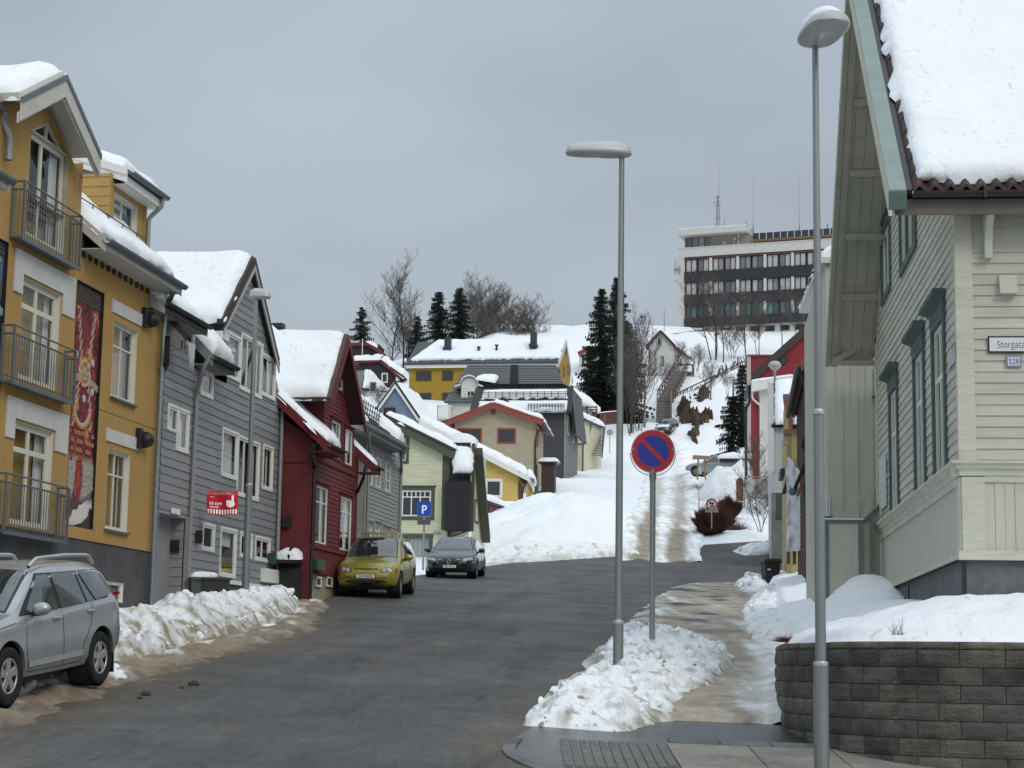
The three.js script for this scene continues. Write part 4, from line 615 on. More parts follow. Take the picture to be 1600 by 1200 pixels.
// ================================================================ dark red house
{
  const R1 = wood([.135, .016, .021]), R2 = R1, F = frame('wooden_house', 'dark red boarded house with steep snowy gable and tall white windows', 'house', 476, 47.3, [.161, 1], 2.9), g = F.g;
  const uE = F.u(557, 760), rr = (...r) => F.rect(r), a1 = rr(517, 655, 530, 718), a2 = rr(538.5, 669, 549, 729), b1 = rr(493, 757, 509, 852), b2 = rr(531, 774, 547, 863), at = rr(528, 582, 535, 612);
  const vb = F.v(479, 851), vw = F.v(500, 696, .0), uA = F.u(544.5, 528, .4), vA = F.v(544.5, 528, .4), L = [F.u(517, 627, .4), F.v(517, 627, .4)], Rr = [F.u(571, 664, .4), 0]; Rr[1] = F.v(571, 664, .4);
  const gl = F.u(505, 660), gr = uE, holes = [a1, a2, b1, b2, at];
  gableFront(F, { apex: [uA, vA], l: L, r: Rr, wl: gl, wr: gr, base: vw - .01, zf: .4, depth: 7, wallM: R1, exp: .115, holes, bh: .2, barge: R2, snow: [.28, .12], snowO: { step: .2 }, roofM: M([.09, .05, .045], .8) });
  siding(g, [[0, vb], [uE, vb], [uE, vw], [0, vw]], holes, { mat: R1, exp: .115, stuff: true });
  const sk = F.v(479, 893); for (let u = 0, k = 0; u < uE - .02; u += .11) mb().box(u, Math.min(u + .104, uE), sk, vb - .02, .002, .022 + (k++ % 2) * .004).build('skirt_board', R1, g);
  mb().box(-.03, uE, vb - .05, vb + .03, 0, .07).build('base_board', R1, g); mb().box(0, uE, F.v(486.7, 716), F.v(486.7, 716) + .09, .0, .05).build('band_board', R2, g);
  const PLC = M([.42, .40, .28], .9, { map: T.dirt }); mb().quad([0, -1, -.05], [uE, -1, -.05], [uE, sk, -.05], [0, sk, -.05]).build('plinth', PLC, g);
  for (const r of [rr(495, 900, 503, 918), rr(512, 900, 520, 918)]) win(F, { ...r }, { zo: -.04, rec: .005, far: true });
  // end wall that faces us
  const zb = -7; siding(g, [[-6, -1], [0, -1], [0, vw + .1], [-6, vw + 4]], [], { mat: R1, exp: 99, map: ([x, y, z]) => [-z, y, x], name: 'end_wall' });
  mb().box(-.035, -.001, F.v(480, 716) - .06, F.v(480, 716) + .02, -6, 0).build('band_board', R2, g); for (const s of [0]) mb().box(-.03, .09, -.5, vw, .0, .035).build('corner_board', R1, g);
  mb().box(uE - .1, uE + .02, -.5, vw, .0, .035).build('corner_board', R1, g); mb().quad([uE, -1, 0], [uE, -1, zb], [uE, vw + 3, zb], [uE, vw, 0]).build('end_wall', R1, g);
  const W = { cas: .07, mc: R1, ms: WHITE, fr: .05, rec: .04, head: true, curtain: .25 };
  win(F, a1, { ...W, rows: [[1, 1]] }); win(F, a2, { ...W }); win(F, b1, { ...W, rows: [[.28, 2], [.72, 2]] }); win(F, b2, { ...W, rows: [[.28, 2], [.72, 2]] }); win(F, at, { ...W, head: false, curtain: 0 });
  // main roof eaves left and right of the gable
  const vL = F.v(505, 690, .5); for (const [a, b, s] of [[-.35, gl + .05, .2], [gr - .15, gr + .55, .16]]) { eaveRoof(F, { u0: a, u1: b, v: vL, z: .55, pitch: 42, run: a < 0 ? 4.6 : 2.4, snow: s, roofM: M([.10, .05, .045], .8), gutter: BLACK, gr: .06, fascia: R2, soffit: R2, ends: R1, sb: .1, snowO: { ragged: .16 } }); }
  mb().pipe([[F.u(492, 694, .5), vL - .1, .5], [F.u(488, 705, .3), vL - .35, .3], [.06, vL - .5, .08], [.06, vL - 1, .07], [.06, .3, .07]], .045).build('downpipe', BLACK, g);
  mb().pipe([[F.u(572, 700, .45), vL - .1, .45], [F.u(572, 716, .45), vL - .4, .4], [uE - .1, vL - .75, .06]], .045).build('downpipe', BLACK, g);
  { const [u, v] = F.at(434, 506, -3.5); mb().box(u - .17, u + .17, v - 1.8, v, -3.7, -3.3).box(u - .2, u + .2, v - .22, v - .16, -3.73, -3.27).build('chimney', BLACK, g); }
  // snow-laden porch roof and black gate on the end wall
  { const p = F.atX(452, 851, -.02), q = F.atX(437, 851, -.02); mb().box(-.6, -.02, p[1] - .5, p[1] - .42, q[0], -.15).build('porch_roof', BLACK, g); snowSlab(g, [-.62, p[1] - .42, q[0]], [-.62, p[1] - .42, -.1], [-.02, p[1] - .36, -.1], [-.02, p[1] - .36, q[0]], .34, { step: .1, top: false }); mb().box(-.3, -.2, -1.5, p[1] - .62, q[0], -.1).build('gate', BLACK, g); const c = F.atX(449, 815, -.02); mb().box(-.1, -.015, c[1] - .15, c[1] + .15, c[0] - .1, c[0] + .1).build('wall_lamp', BLACK, g); }
  { const q = F.rect([484, 874, 496, 892]); mb().box(q.u0, q.u1, q.v0, q.v1, .03, .22).build('mail_box', M([.02, .05, .035], .4), g); }
}
// ================================================================ pale grey house with tiled roof and snow guard
{
  const GM = wood([.31, .315, .32]), GT = wood([.36, .365, .37]), F = frame('wooden_house', 'pale grey boarded house with snow guard on its tiled roof, right of red house', 'house', 562, 54.3, [.161, 1], 3.3), g = F.g;
  const uE = F.u(622.3, 780), vt = F.v(600, 696) - .05, rr = (...r) => F.rect(r), H6 = [rr(574.5, 720, 582, 756), rr(586, 710, 594, 764), rr(601, 720, 609, 770), rr(573, 817, 580, 850), rr(584.5, 818, 592, 855), rr(600, 825, 608, 855)];
  H6[0].v1 = H6[1].v1 = H6[2].v1; H6[0].v0 = H6[1].v0 = H6[2].v0;
  siding(g, [[0, -1], [uE, -1], [uE, vt], [0, vt]], H6, { mat: GM, exp: .125, stuff: true });
  mb().quad([0, -1, 0], [0, -1, -7], [0, vt + 3.5, -5], [0, vt, 0]).build('end_wall', GT, g); mb().quad([uE, -1, 0], [uE, -1, -7], [uE, vt + 3.5, -5], [uE, vt, 0]).build('end_wall', GT, g);
  mb().box(-.02, .16, -1, vt, .0, .035).build('corner_board', GT, g); mb().box(uE - .16, uE + .02, -1, vt, .0, .035).build('corner_board', GT, g);
  for (const h of H6) win(F, h, { cas: .07, ms: WHITE, mc: GT, fr: .05, rec: .04, rows: [[.3, 2], [.35, 2], [.35, 2]], head: true, bar: .03, curtain: .15 });
  const vE = F.v(600, 680, .45), ue = F.u(634, 707, .45), RM = M([.09, .085, .085], .7); vE; const v = F.v(600, 678, .45);
  const e = eaveRoof(F, { u0: F.u(566, 650, .45), u1: ue, v, z: .45, pitch: 38, run: 5, roofM: RM, gutter: PIPE, gr: .09, fascia: GT, soffit: GT, ends: GT });
  const t = e.t, y = (k) => v + t * k, z = (k) => .45 - k; const tiles = mb(); for (let u = e.A[0]; u < ue - .1; u += .24) for (let k = 0; k < 4; k++) { const a = k * .34; tiles.slab([u, y(a) + .06, z(a)], [u + .21, y(a) + .05, z(a)], [u + .21, y(a + .36) + .015, z(a + .36)], [u, y(a + .36) + .015, z(a + .36)], .03); } stuff(tiles.build('roof_tiles', M([.075, .075, .08], .7), g));
  snowSlab(g, [e.A[0], y(1.15), z(1.15)], [ue, y(1.15), z(1.15)], e.C, e.D, .4, { top: false, step: .2 }); snowSlab(g, [ue - .75, y(.1), z(.1)], [ue + .05, y(.1), z(.1)], [ue + .05, y(1.5), z(1.5)], [ue - .75, y(1.5), z(1.5)], .38, { top: false, step: .1 }); snowSlab(g, [e.A[0] + .2, y(.35), z(.35)], [e.A[0] + 2, y(.3), z(.3)], [e.A[0] + 2, y(1), z(1)], [e.A[0] + .2, y(.9), z(.9)], .14, { step: .1, ragged: .2 });
  const sg = mb(), k = .75; for (const h of [.12, .27, .42]) sg.rod([e.A[0] + .2, y(k) + h, z(k) + .05], [ue - .5, y(k) + h, z(k) + .05], .014); for (let u = e.A[0] + .3; u < ue - .5; u += .3) sg.rod([u, y(k), z(k)], [u, y(k) + .5, z(k) + .06], .014); sg.build('snow_guard', BLACK, g);
  downpipe(F, [[F.u(580, 678, .5), v - .05, .5], [F.u(576, 690, .4), v - .3, .4], [.12, v - .55, .09], [.12, v - 1.2, .08], [.12, 0, .08]], .05); downpipe(F, [[ue - .35, v - .1, .5], [ue - .45, v - .3, .4], [uE - .05, v - .6, .09], [uE - .05, v - 1.5, .08], [uE - .05, 0, .08]], .05);
}
// ================================================================ retaining wall of split-face blocks and the garden behind it
{
  const wallPts = [[5.35, 38], [4.72, 33.2], [3.7, 25.6], [3.62, 24.3], [3.74, 23.15], [4.1, 22.05], [4.6, 21.45], [5.3, 21.08], [6.4, 20.85], [9, 20.6], [13, 20.45]].map((p) => V(p[0], 0, -p[1])), c = new THREE.CatmullRomCurve3(wallPts, false, 'centripetal'), L = c.getLength(), top = 1.86, bh = .2, bl = .5;
  const g = thing('retaining_wall', 'curved retaining wall of grey split-face concrete blocks below the cream house', 'wall'); const r = rng(21), mats = [[.168, .163, .15], [.212, .205, .184], [.138, .137, .133], [.188, .178, .158], [.112, .112, .112]].map((q) => M(q, .92, { map: T.stone, bump: T.stoneB, bs: .03 })), capM = [[.25, .232, .196], [.22, .208, .178]].map((q) => M(q, .92, { map: T.stone, bump: T.stoneB, bs: .02 }));
  const pt = (s) => { const t = clamp(s / L), p = c.getPointAt(t), q = c.getTangentAt(t); return [p, V(q.z, 0, -q.x).normalize()]; };
  const block = (s0, s1, y0, y1, mat, name, off) => { const nx = 5, ny = 4, m = mb(), depth = .22, gx = .004; const P3 = (i, j, in0) => { const s = lerp(s0 + gx, s1 - gx, i / nx), [p, n] = pt(s), e = Math.min(i, nx - i, j, ny - j), y = lerp(y0 + .004, y1 - .004, j / ny), b = in0 ? -depth : (e === 0 ? -.004 : .004 + .012 * (fbm(s * 5, y * 7, y0 * 3, 3) + .4)) + off; return [p.x - n.x * b, y, p.z - n.z * b]; };
    for (let j = 0; j < ny; j++) for (let i = 0; i < nx; i++) m.quad(P3(i, j), P3(i + 1, j), P3(i + 1, j + 1), P3(i, j + 1));
    m.quad(P3(0, ny), P3(nx, ny), P3(nx, ny, 1), P3(0, ny, 1)); m.quad(P3(0, 0, 1), P3(0, 0), P3(0, ny), P3(0, ny, 1)); m.quad(P3(nx, 0), P3(nx, 0, 1), P3(nx, ny, 1), P3(nx, ny)); m.quad(P3(0, 0, 1), P3(nx, 0, 1), P3(nx, 0), P3(0, 0)); return m.build(name, mat, g); };
  const s0 = 9.5, s1 = L - 3.2;
  for (let k = 0; k < 8; k++) for (let s = s0 - (k % 2) * bl / 2; s < s1; s += bl) { const yt = top - k * bh, [p] = pt(s + bl / 2); if (yt < H(p.x, -p.z) - .08) continue; block(s, s + bl, yt - bh, yt, mats[Math.floor(r() * 5)], 'stone_block', -.006 * k * 0 + .004 * (r() - .5)); }
  for (let s = s0; s < s1; s += bl) block(s, s + bl, top, top + .085, capM[Math.floor(r() * 2)], 'cap_stone', -.012);
  // core behind the joints
  const core = mb(); for (let s = s0; s < s1; s += .3) { const [p, n] = pt(s), [q, o] = pt(s + .3), A = [p.x + n.x * .03, top, p.z + n.z * .03], B = [q.x + o.x * .03, top, q.z + o.z * .03]; core.quad([A[0], 0, A[2]], [B[0], 0, B[2]], B, A); } core.build('core', M([.03, .03, .03], .95), g);
  // garden snow
  const xs = [], ds = []; for (let x = 0; x < 14; x += .12) xs.push(x); for (let d = 20.3; d < 72; d += .18) ds.push(d);
  const front = (x) => { let d = 21; for (let s = 0; s <= 60; s++) { const p = pt(s / 60 * L)[0]; if (Math.abs(p.x - x) < .25 && -p.z < 27) d = Math.max(20.3, -p.z); } return d; };
  const line = []; for (let s = 0; s <= 240; s++) line.push(pt(s / 240 * L)[0]);
  const edgeD = curve((() => { const o = []; for (const p of line) if (-p.z < 24.3) o.push([p.x, -p.z]); return o.filter((q, i) => i === 0 || q[0] > o[i - 1][0] + .01); })());
  const pos = (i, j) => { const d0 = ds[j], S = Swall(Math.max(d0, 25.2)) , f = xs[i]; let x = S + f, d = d0; if (d0 < 26) { x = 3.62 + f; const e = edgeD(x); d = lerp(e + .16, 26, (d0 - 20.3) / 5.7); return [x + .1, d, f, d - e - .16]; } return [x + .1, d, f, 9]; };
  const gy = (x, d, f, fr) => { const hs = H(Math.min(x, Swall(d)), d), e = Math.max(1.95, hs + .32 * sm((d - 30) / 6)), rise = .46 * sm((x - Swall(d)) / 2.5) * sm(fr / 2) + .12 * sm(fr / .4) , mound = .72 * Math.exp(-(((x - 6.6) / 1.0) ** 2) - (((d - 34.5) / 2.2) ** 2)) + .3 * Math.exp(-(((x - 5.6) / 1.2) ** 2) - (((d - 31) / 3) ** 2)), n = .16 * fbm(x * .8, d * .8, 3, 4) + .05 * fbm(x * 3, d * 3, 5, 3);
    let y = e + rise + mound + (n + .05) * sm(f / .5) * sm(fr / .6); y = Math.max(y, hs + .2); if (f < .02) y = d > 26.5 ? hs - .1 : 1.93; else if (f < .15) y -= d > 26.5 ? .18 : .02; return y; };
  const gg = gridGeo(xs.length, ds.length, (i, j) => { const [x, d, f, fr] = pos(i, j); return [x - (f < .02 && d > 26.5 ? .2 + .2 * fbm(d, 3, 3, 3) : 0), gy(x, d, f, fr), -d]; }, (i, j) => { const [x, d] = pos(i, j); return [x, d]; });
  struct('garden_snow', gg, SNOW);
}
// ================================================================ cream house with green trimmed windows, right edge
{
  const F = frame('corner_house', 'cream boarded corner house with green trimmed windows and steep snowy tiled roof', 'house', 1508, 24.5, [1, -.103], 1.9), g = F.g;
  const CC = [[.555, .55, .47], [.53, .525, .445], [.585, .58, .5]], CP = CC.map((c) => wood(c)), C0 = wood(CC[0]), CV = wood(CC[0], .75, 1), C2 = wood([.60, .60, .50]), GR = wood([.085, .135, .12]), TEAL = wood([.25, .315, .30]), FND = M([.20, .21, .225], .92, { map: T.dirt, bump: T.grain, bs: .006 }), BRN = M([.022, .018, .017], .45);
  const y = (px, py) => F.v(px, py), led = y(1560, 721), base = y(1560, 872), W9 = 9, GLn = 11.55, eaveV = 6.06, ez = .5, rv = 11.55, rz = -5.8, pitchT = (rv - eaveV) / (ez - rz), roofAt = (z) => rv - Math.abs(z - rz) * pitchT;
  const m4 = new THREE.Matrix4().makeRotationY(-Math.PI / 2), gx = (px, py) => F.atX(px, py, 0);            // gable wall: u = local z, out = -x
  const GF = { g, rect: (r) => { const a = gx(r[0], r[1]), b = gx(r[2], r[3]); return { u0: Math.min(a[0], b[0]), u1: Math.max(a[0], b[0]), v0: Math.min(a[1], b[1]), v1: Math.max(a[1], b[1]) }; } };
  const exp = .148;
  // front wall
  siding(g, [[.2, led], [W9, led], [W9, eaveV - .1], [.2, eaveV - .1]], [], { mat: CP, exp, pieces: true, start: led + .02 });
  mb().box(-.03, .2, led, eaveV + .2, .0, .035).build('corner_board', C2, g);
  mb().quad([0, base, -.04], [W9, base, -.04], [W9, 6, -.04], [0, 6, -.04]).build('wall', C0, g); mb().quad([W9, -1, 0], [W9, -1, -11], [W9, 6, -11], [W9, 6, 0]).build('end_wall', C0, g); mb().quad([0, -1, -11.6], [W9, -1, -11.6], [W9, 6.2, -11.6], [0, 6.2, -11.6]).build('back_wall', C0, g);
  const ledge = (a, b, tr) => { const prof = [[.03, 0], [.14, 0], [.14, -.035], [.105, -.05], [.09, -.1], [.05, -.13], [.045, -.19], [.03, -.2]], m = mb(); for (let k = 0; k < prof.length - 1; k++) { const p = prof[k], q = prof[k + 1]; m.quad([a, led + p[1], p[0]], [b, led + p[1], p[0]], [b, led + q[1], q[0]], [a, led + q[1], q[0]]); } return m; };
  ledge(-.14, W9).build('water_table', C2, g);
  const pan = led - .21; for (let u = .3, k = 0; u < W9; u += .13) mb().box(u, u + .126, base + .09, pan - .07, -.01, .003 + .004 * (k++ % 2)).build('panel_board', CV, g);
  mb().box(.0, .3, base, pan, .0, .03).build('pilaster', C2, g); mb().box(.3, W9, pan - .07, pan + .02, 0, .028).build('rail_board', C2, g); mb().box(-.06, W9, base - .03, base + .09, 0, .075).build('base_board', C2, g);
  mb().box(.05, W9, -2, base - .03, -.5, -.03).build('foundation', FND, g);
  // gable wall towards the street
  const w1 = GF.rect([1459, 500, 1482, 730]), w2 = GF.rect([1430, 548, 1449, 752]), w3 = GF.rect([1392, 612, 1406.5, 784]), sTop = gx(1478, 495)[1], hTop = gx(1481, 447)[1];
  const Wd = 1.22; for (const w of [w1, w2, w3]) { const c = (w.u0 + w.u1) / 2; w.u0 = c - Wd / 2; w.u1 = c + Wd / 2; w.v1 = sTop; w.v0 = led + .03; }
  const q1 = GF.rect([1409, 330, 1433, 378]); q1.v0 = gx(1408, 425)[1]; q1.v1 = q1.v0 + 1.55; const q2 = GF.rect([1380, 390, 1393, 440]); q2.v0 = gx(1387, 455)[1]; q2.v1 = q2.v0 + 1.2;
  turned(m4, () => {
    siding(g, [[-GLn, led], [-.1, led], [-.1, roofAt(0) - .12], [rz, rv - .12], [-GLn, roofAt(-GLn) - .12]], [w1, w2, w3, q1, q2], { mat: CP, exp, pieces: true, start: led + .02 });
    mb().box(-.1, .03, led, eaveV + .2, 0, .034).build('corner_board', C2, g); mb().box(-GLn - .02, -GLn + .14, base, eaveV, 0, .034).build('corner_board', C2, g);
    ledge(-GLn, .14).build('water_table', C2, g);
    mb().quad([-GLn, base, -.06], [0, base, -.06], [0, eaveV, -.06], [-GLn, eaveV, -.06]).tri([-GLn, eaveV, -.06], [0, eaveV, -.06], [rz, rv - .3, -.06]).build('wall', DARK, g);
    for (let u = -GLn, k = 0; u < -.3; u += .13) mb().box(u, u + .126, base + .06, pan - .02, -.01, .003 + .004 * (k++ % 2)).build('panel_board', CV, g);
    mb().box(-.3, .0, base, pan, 0, .03).build('pilaster', C2, g); mb().box(-GLn, -.3, pan - .09, pan + .02, 0, .028).build('rail_board', C2, g); mb().box(-GLn, -.3, base, base + .06, 0, .04).build('base_board', C2, g); mb().box(-GLn, -.06, -2, base - .002, -.4, -.05).build('foundation', FND, g);
    for (const s of [-9.6, -7.2]) mb().box(s - .35, s + .35, base - .5, base - .06, -.055, -.03).build('foundation_vent', BLACK, g);
    for (const w of [w1, w2, w3]) {
      win(GF, w, { cas: .13, cp: .05, mc: GR, ms: WHITE, fr: .07, bar: .075, rec: .04, rows: [[.36, 2], [.64, 2]], noBottom: true, curtain: .2 });
      // head with cornice
      const a = w.u0 - .16, b = w.u1 + .16, y0 = w.v1 + .1, m = mb(); m.box(a, b, y0, hTop - .13, 0, .06); const pr = [[.06, y0 + (hTop - y0) * .55], [.1, y0 + (hTop - y0) * .62], [.13, hTop - .1], [.2, hTop - .07], [.2, hTop]]; for (let k = 0; k < pr.length - 1; k++) m.quad([a - .06, pr[k][1], pr[k][0]], [b + .06, pr[k][1], pr[k][0]], [b + .06, pr[k + 1][1], pr[k + 1][0]], [a - .06, pr[k + 1][1], pr[k + 1][0]]); m.quad([a - .06, hTop, 0], [b + .06, hTop, 0], [b + .06, hTop, .2], [a - .06, hTop, .2]);
      for (const s of [a - .06, b + .06]) { for (let k = 0; k < pr.length - 1; k++) m.quad([s, pr[k][1], 0], [s, pr[k][1], pr[k][0]], [s, pr[k + 1][1], pr[k + 1][0]], [s, pr[k + 1][1], 0]); } m.build('window_head', GR, g);
      for (const s of [a + .06, b - .06]) mb().poly([[0, y0 - .45], [.05, y0 - .42], [.07, y0 - .3], [.05, y0 - .2], [.12, y0 - .05], [.13, y0 + .1], [0, y0 + .1]].map((p) => p), -.04, .04).build('bracket', GR, g).applyMatrix4(new THREE.Matrix4().makeTranslation(0, 0, s).multiply(new THREE.Matrix4().makeRotationY(0)));
    }
    for (const w of [q1, q2]) win(GF, w, { cas: .13, cp: .05, mc: GR, ms: WHITE, fr: .07, rec: .04, rows: [[1, 2]], curtain: .2, head: true });
    const pl = GF.rect([1486, 545, 1498, 566]); mb().box(pl.u0, pl.u1, pl.v0 + .02, pl.v0 + .26, .03, .045).build('plaque', M([.55, .57, .58], .3, { map: T.stone }), g);
    const nb = GF.rect([1378, 722, 1388.5, 790]); mb().box(nb.u0, nb.u1, nb.v0, nb.v1, .03, .06).build('notice_board', M([.6, .64, .62], .4, { map: T.paint }), g);
  });
  // roof: near slope, far slope with its boarded underside, verge boards, gutter
  const xo = -.92, th = .16, SOF = wood([.40, .40, .325]), fz = -12.15;
  mb().slab([xo + .04, eaveV, ez], [W9 + .5, eaveV, ez], [W9 + .5, rv, rz], [xo + .04, rv, rz], th).build('roof', BRN, g); mb().slab([xo + .04, rv, rz], [W9 + .5, rv, rz], [W9 + .5, roofAt(fz), fz], [xo + .04, roofAt(fz), fz], th).build('roof', BRN, g);
  const soff = (k) => { const x0 = xo + .06 + k * .2, x1 = Math.min(x0 + .194, -.02); mb().slab([x0, rv - th * 1.36 - .02, rz], [x1, rv - th * 1.36 - .02, rz], [x1, roofAt(fz) - th * 1.36 - .02, fz], [x0, roofAt(fz) - th * 1.36 - .02, fz], .02).build('soffit_board', SOF, g); }; for (let k = 0; k < 5; k++) soff(k);
  const rk = (z0, z1, x0, x1, dy0, dy1, mat, name) => mb().hex([[x0, roofAt(z0) + dy0, z0], [x1, roofAt(z0) + dy0, z0], [x1, roofAt(z1) + dy0, z1], [x0, roofAt(z1) + dy0, z1]], [[x0, roofAt(z0) + dy1, z0], [x1, roofAt(z0) + dy1, z0], [x1, roofAt(z1) + dy1, z1], [x0, roofAt(z1) + dy1, z1]]).build(name, mat, g);
  rk(ez + .12, rz, xo - .03, xo + .2, .04, .08, TEAL, 'verge_board'); rk(ez + .12, rz, xo - .04, xo + .01, -.28, .035, C2, 'bargeboard'); rk(rz, fz, xo - .03, xo + .06, -.3, .08, SOF, 'bargeboard'); rk(rz, fz, xo + .07, xo + .19, -.3, -.18, SOF, 'rafter');
  mb().box(xo - .035, xo + .2, eaveV - .30, eaveV - .05, ez + .06, ez + .13).build('verge_end', GR, g);
  for (const s of [.09, .27, .45, .62, .79]) { const z = lerp(rz, fz, s), yy = roofAt(z) - th * 1.36 - .05, pts = []; for (let i = 0; i <= 24; i++) { const t = i / 24; pts.push([lerp(xo + .2, -.01, t), yy - .09 - .035 * Math.abs(Math.sin(t * Math.PI * 3))]); } mb().poly([[-.01, yy + .02], [xo + .2, yy + .02], ...pts], z - .05, z + .05).build('purlin_end', SOF, g); }
  { const z = fz + .25, yy = roofAt(fz) - .25; mb().box(xo + .08, 0, yy - .06, yy + .03, z - .05, z + .05).build('tie_beam', SOF, g); const pts = [], pb = []; for (let i = 0; i <= 16; i++) { const t = i / 16, x = lerp(xo + .1, -.01, t), c = yy + .03 + .5 * t ** 1.2; pts.push([x, c + .06]); pb.unshift([x, c - .05 - .02 * Math.abs(Math.sin(t * 12))]); } mb().poly([...pts, ...pb], z - .045, z + .045).build('brace', SOF, g); }
  mb().box(xo + .06, W9 + .5, eaveV - .34, eaveV - .13, ez - .05, ez - .012).build('fascia', wood([.15, .135, .11]), g); mb().quad([xo + .06, eaveV - .2, ez - .05], [W9, eaveV - .2, ez - .05], [W9, eaveV - .2, 0], [xo + .06, eaveV - .2, 0]).build('soffit', SOF, g);
  gutter(g, [xo + .28, eaveV - .06, ez + .09], [W9 + .5, eaveV - .06, ez + .09], .075, BRN); mb().box(xo + .28, W9, eaveV - .075, eaveV - .045, ez + .04, ez + .1).build('gutter_snow', SNOW, g);
  for (let x = .3; x < W9; x += 1.0) mb().box(x - .02, x + .02, eaveV - .15, eaveV - .02, ez + .0, ez + .175).build('gutter_hook', BRN, g);
  // tiles: two rows at the eave and one line along the verge
  { const TM = [[.062, .022, .018], [.05, .019, .017], [.075, .027, .02]].map((c) => M(c, .55, { map: T.dirt })), r = rng(3), tile = (x, k) => { const m = mb(), n = 8, z0 = ez + .1 - k * .33, z1 = z0 - .38, w = .215, yy = (z, i) => roofAt(z) + .05 + .055 * Math.sin((i / n) * Math.PI * 2 - .6); for (let i = 0; i < n; i++) { const a = x + w * i / n, b = x + w * (i + 1) / n, A = [a, yy(z0, i) + .03, z0], B = [b, yy(z0, i + 1) + .03, z0], Cc = [b, yy(z1, i + 1), z1], D = [a, yy(z1, i), z1], dn = (p) => [p[0], p[1] - .035, p[2]]; m.quad(A, B, Cc, D); m.quad(dn(A), dn(B), B, A); } m.build('roof_tile', TM[Math.floor(r() * 3)], g); };
    for (let k = 0; k < 2; k++) for (let x = xo + .3; x < 5; x += .203) tile(x, k); for (let k = 2; k < 19; k++) for (const o of [.3]) tile(xo + o, k); }
  snowSlab(g, [xo + .34, eaveV + .1, ez - .08], [W9 + .4, eaveV + .1, ez - .08], [W9 + .4, rv + .06, rz], [xo + .34, rv + .06, rz], .2, { top: false, ragged: .14, step: .2 });
  // eave brace, ventilator
  { const u = F.u(1545, 350, .2); const pts = [[0, eaveV - .25], [.38, eaveV - .25], [.38, eaveV - .33], [.25, eaveV - .42], [.14, eaveV - .62], [.12, eaveV - .85], [0, eaveV - .85]]; const e = new THREE.ExtrudeGeometry(new THREE.Shape(pts.map((p) => new THREE.Vector2(...p))), { depth: .1, bevelEnabled: false }); e.rotateY(-Math.PI / 2); e.translate(u + .05, 0, .02); mb().geo(e).build('eave_brace', C2, g);
    const p = F.rect([1560, 431, 1588, 461]); mb().hex([[p.u0, p.v0, .01], [p.u1, p.v0, .01], [p.u1, p.v0, .14], [p.u0, p.v0, .14]], [[p.u0, p.v1, .01], [p.u1, p.v1, .01], [p.u1, p.v1, .05], [p.u0, p.v1, .05]]).build('ventilator', C2, g); }
  // street name and house number
  const plate = (r, draw, cw, ch, name, edge) => { const c = document.createElement('canvas'); c.width = cw; c.height = ch; draw(c.getContext('2d'), cw, ch); const t = new THREE.CanvasTexture(c); t.colorSpace = THREE.SRGBColorSpace; mb().box(r.u0 - .012, r.u1 + .012, r.v0 - .012, r.v1 + .012, .03, .045).build(name, edge, g); const q = new THREE.PlaneGeometry(r.u1 - r.u0, r.v1 - r.v0); q.translate((r.u0 + r.u1) / 2, (r.v0 + r.v1) / 2, .048); mesh(name, q, M([1, 1, 1], .3, { map: t }), g); };
  const sg = F.rect([1544, 527.5, 1614, 550.5]); plate(sg, (x, w, h) => { x.fillStyle = '#d9dcdd'; x.fillRect(0, 0, w, h); x.strokeStyle = '#18181a'; x.lineWidth = 10; x.strokeRect(5, 5, w - 10, h - 10); x.fillStyle = '#1c1c20'; x.font = '150px sans-serif'; x.textAlign = 'center'; x.textBaseline = 'middle'; x.save(); x.translate(w / 2, h / 2 + 6); x.scale(.82, 1); x.fillText('Storgata', 0, 0); x.restore(); }, 720, 240, 'street_name_plate', BLACK);
  const nr = F.rect([1572.5, 557.5, 1594, 573]); plate(nr, (x, w, h) => { x.fillStyle = '#c9cdd6'; x.fillRect(0, 0, w, h); x.strokeStyle = '#46548c'; x.lineWidth = 12; x.strokeRect(8, 8, w - 16, h - 16); x.fillStyle = '#35437d'; x.font = 'bold 175px serif'; x.textAlign = 'center'; x.textBaseline = 'middle'; x.save(); x.translate(w / 2, h / 2 + 6); x.scale(.85, 1); x.fillText('128', 0, 0); x.restore(); }, 320, 230, 'house_number_plate', PIPE);
}
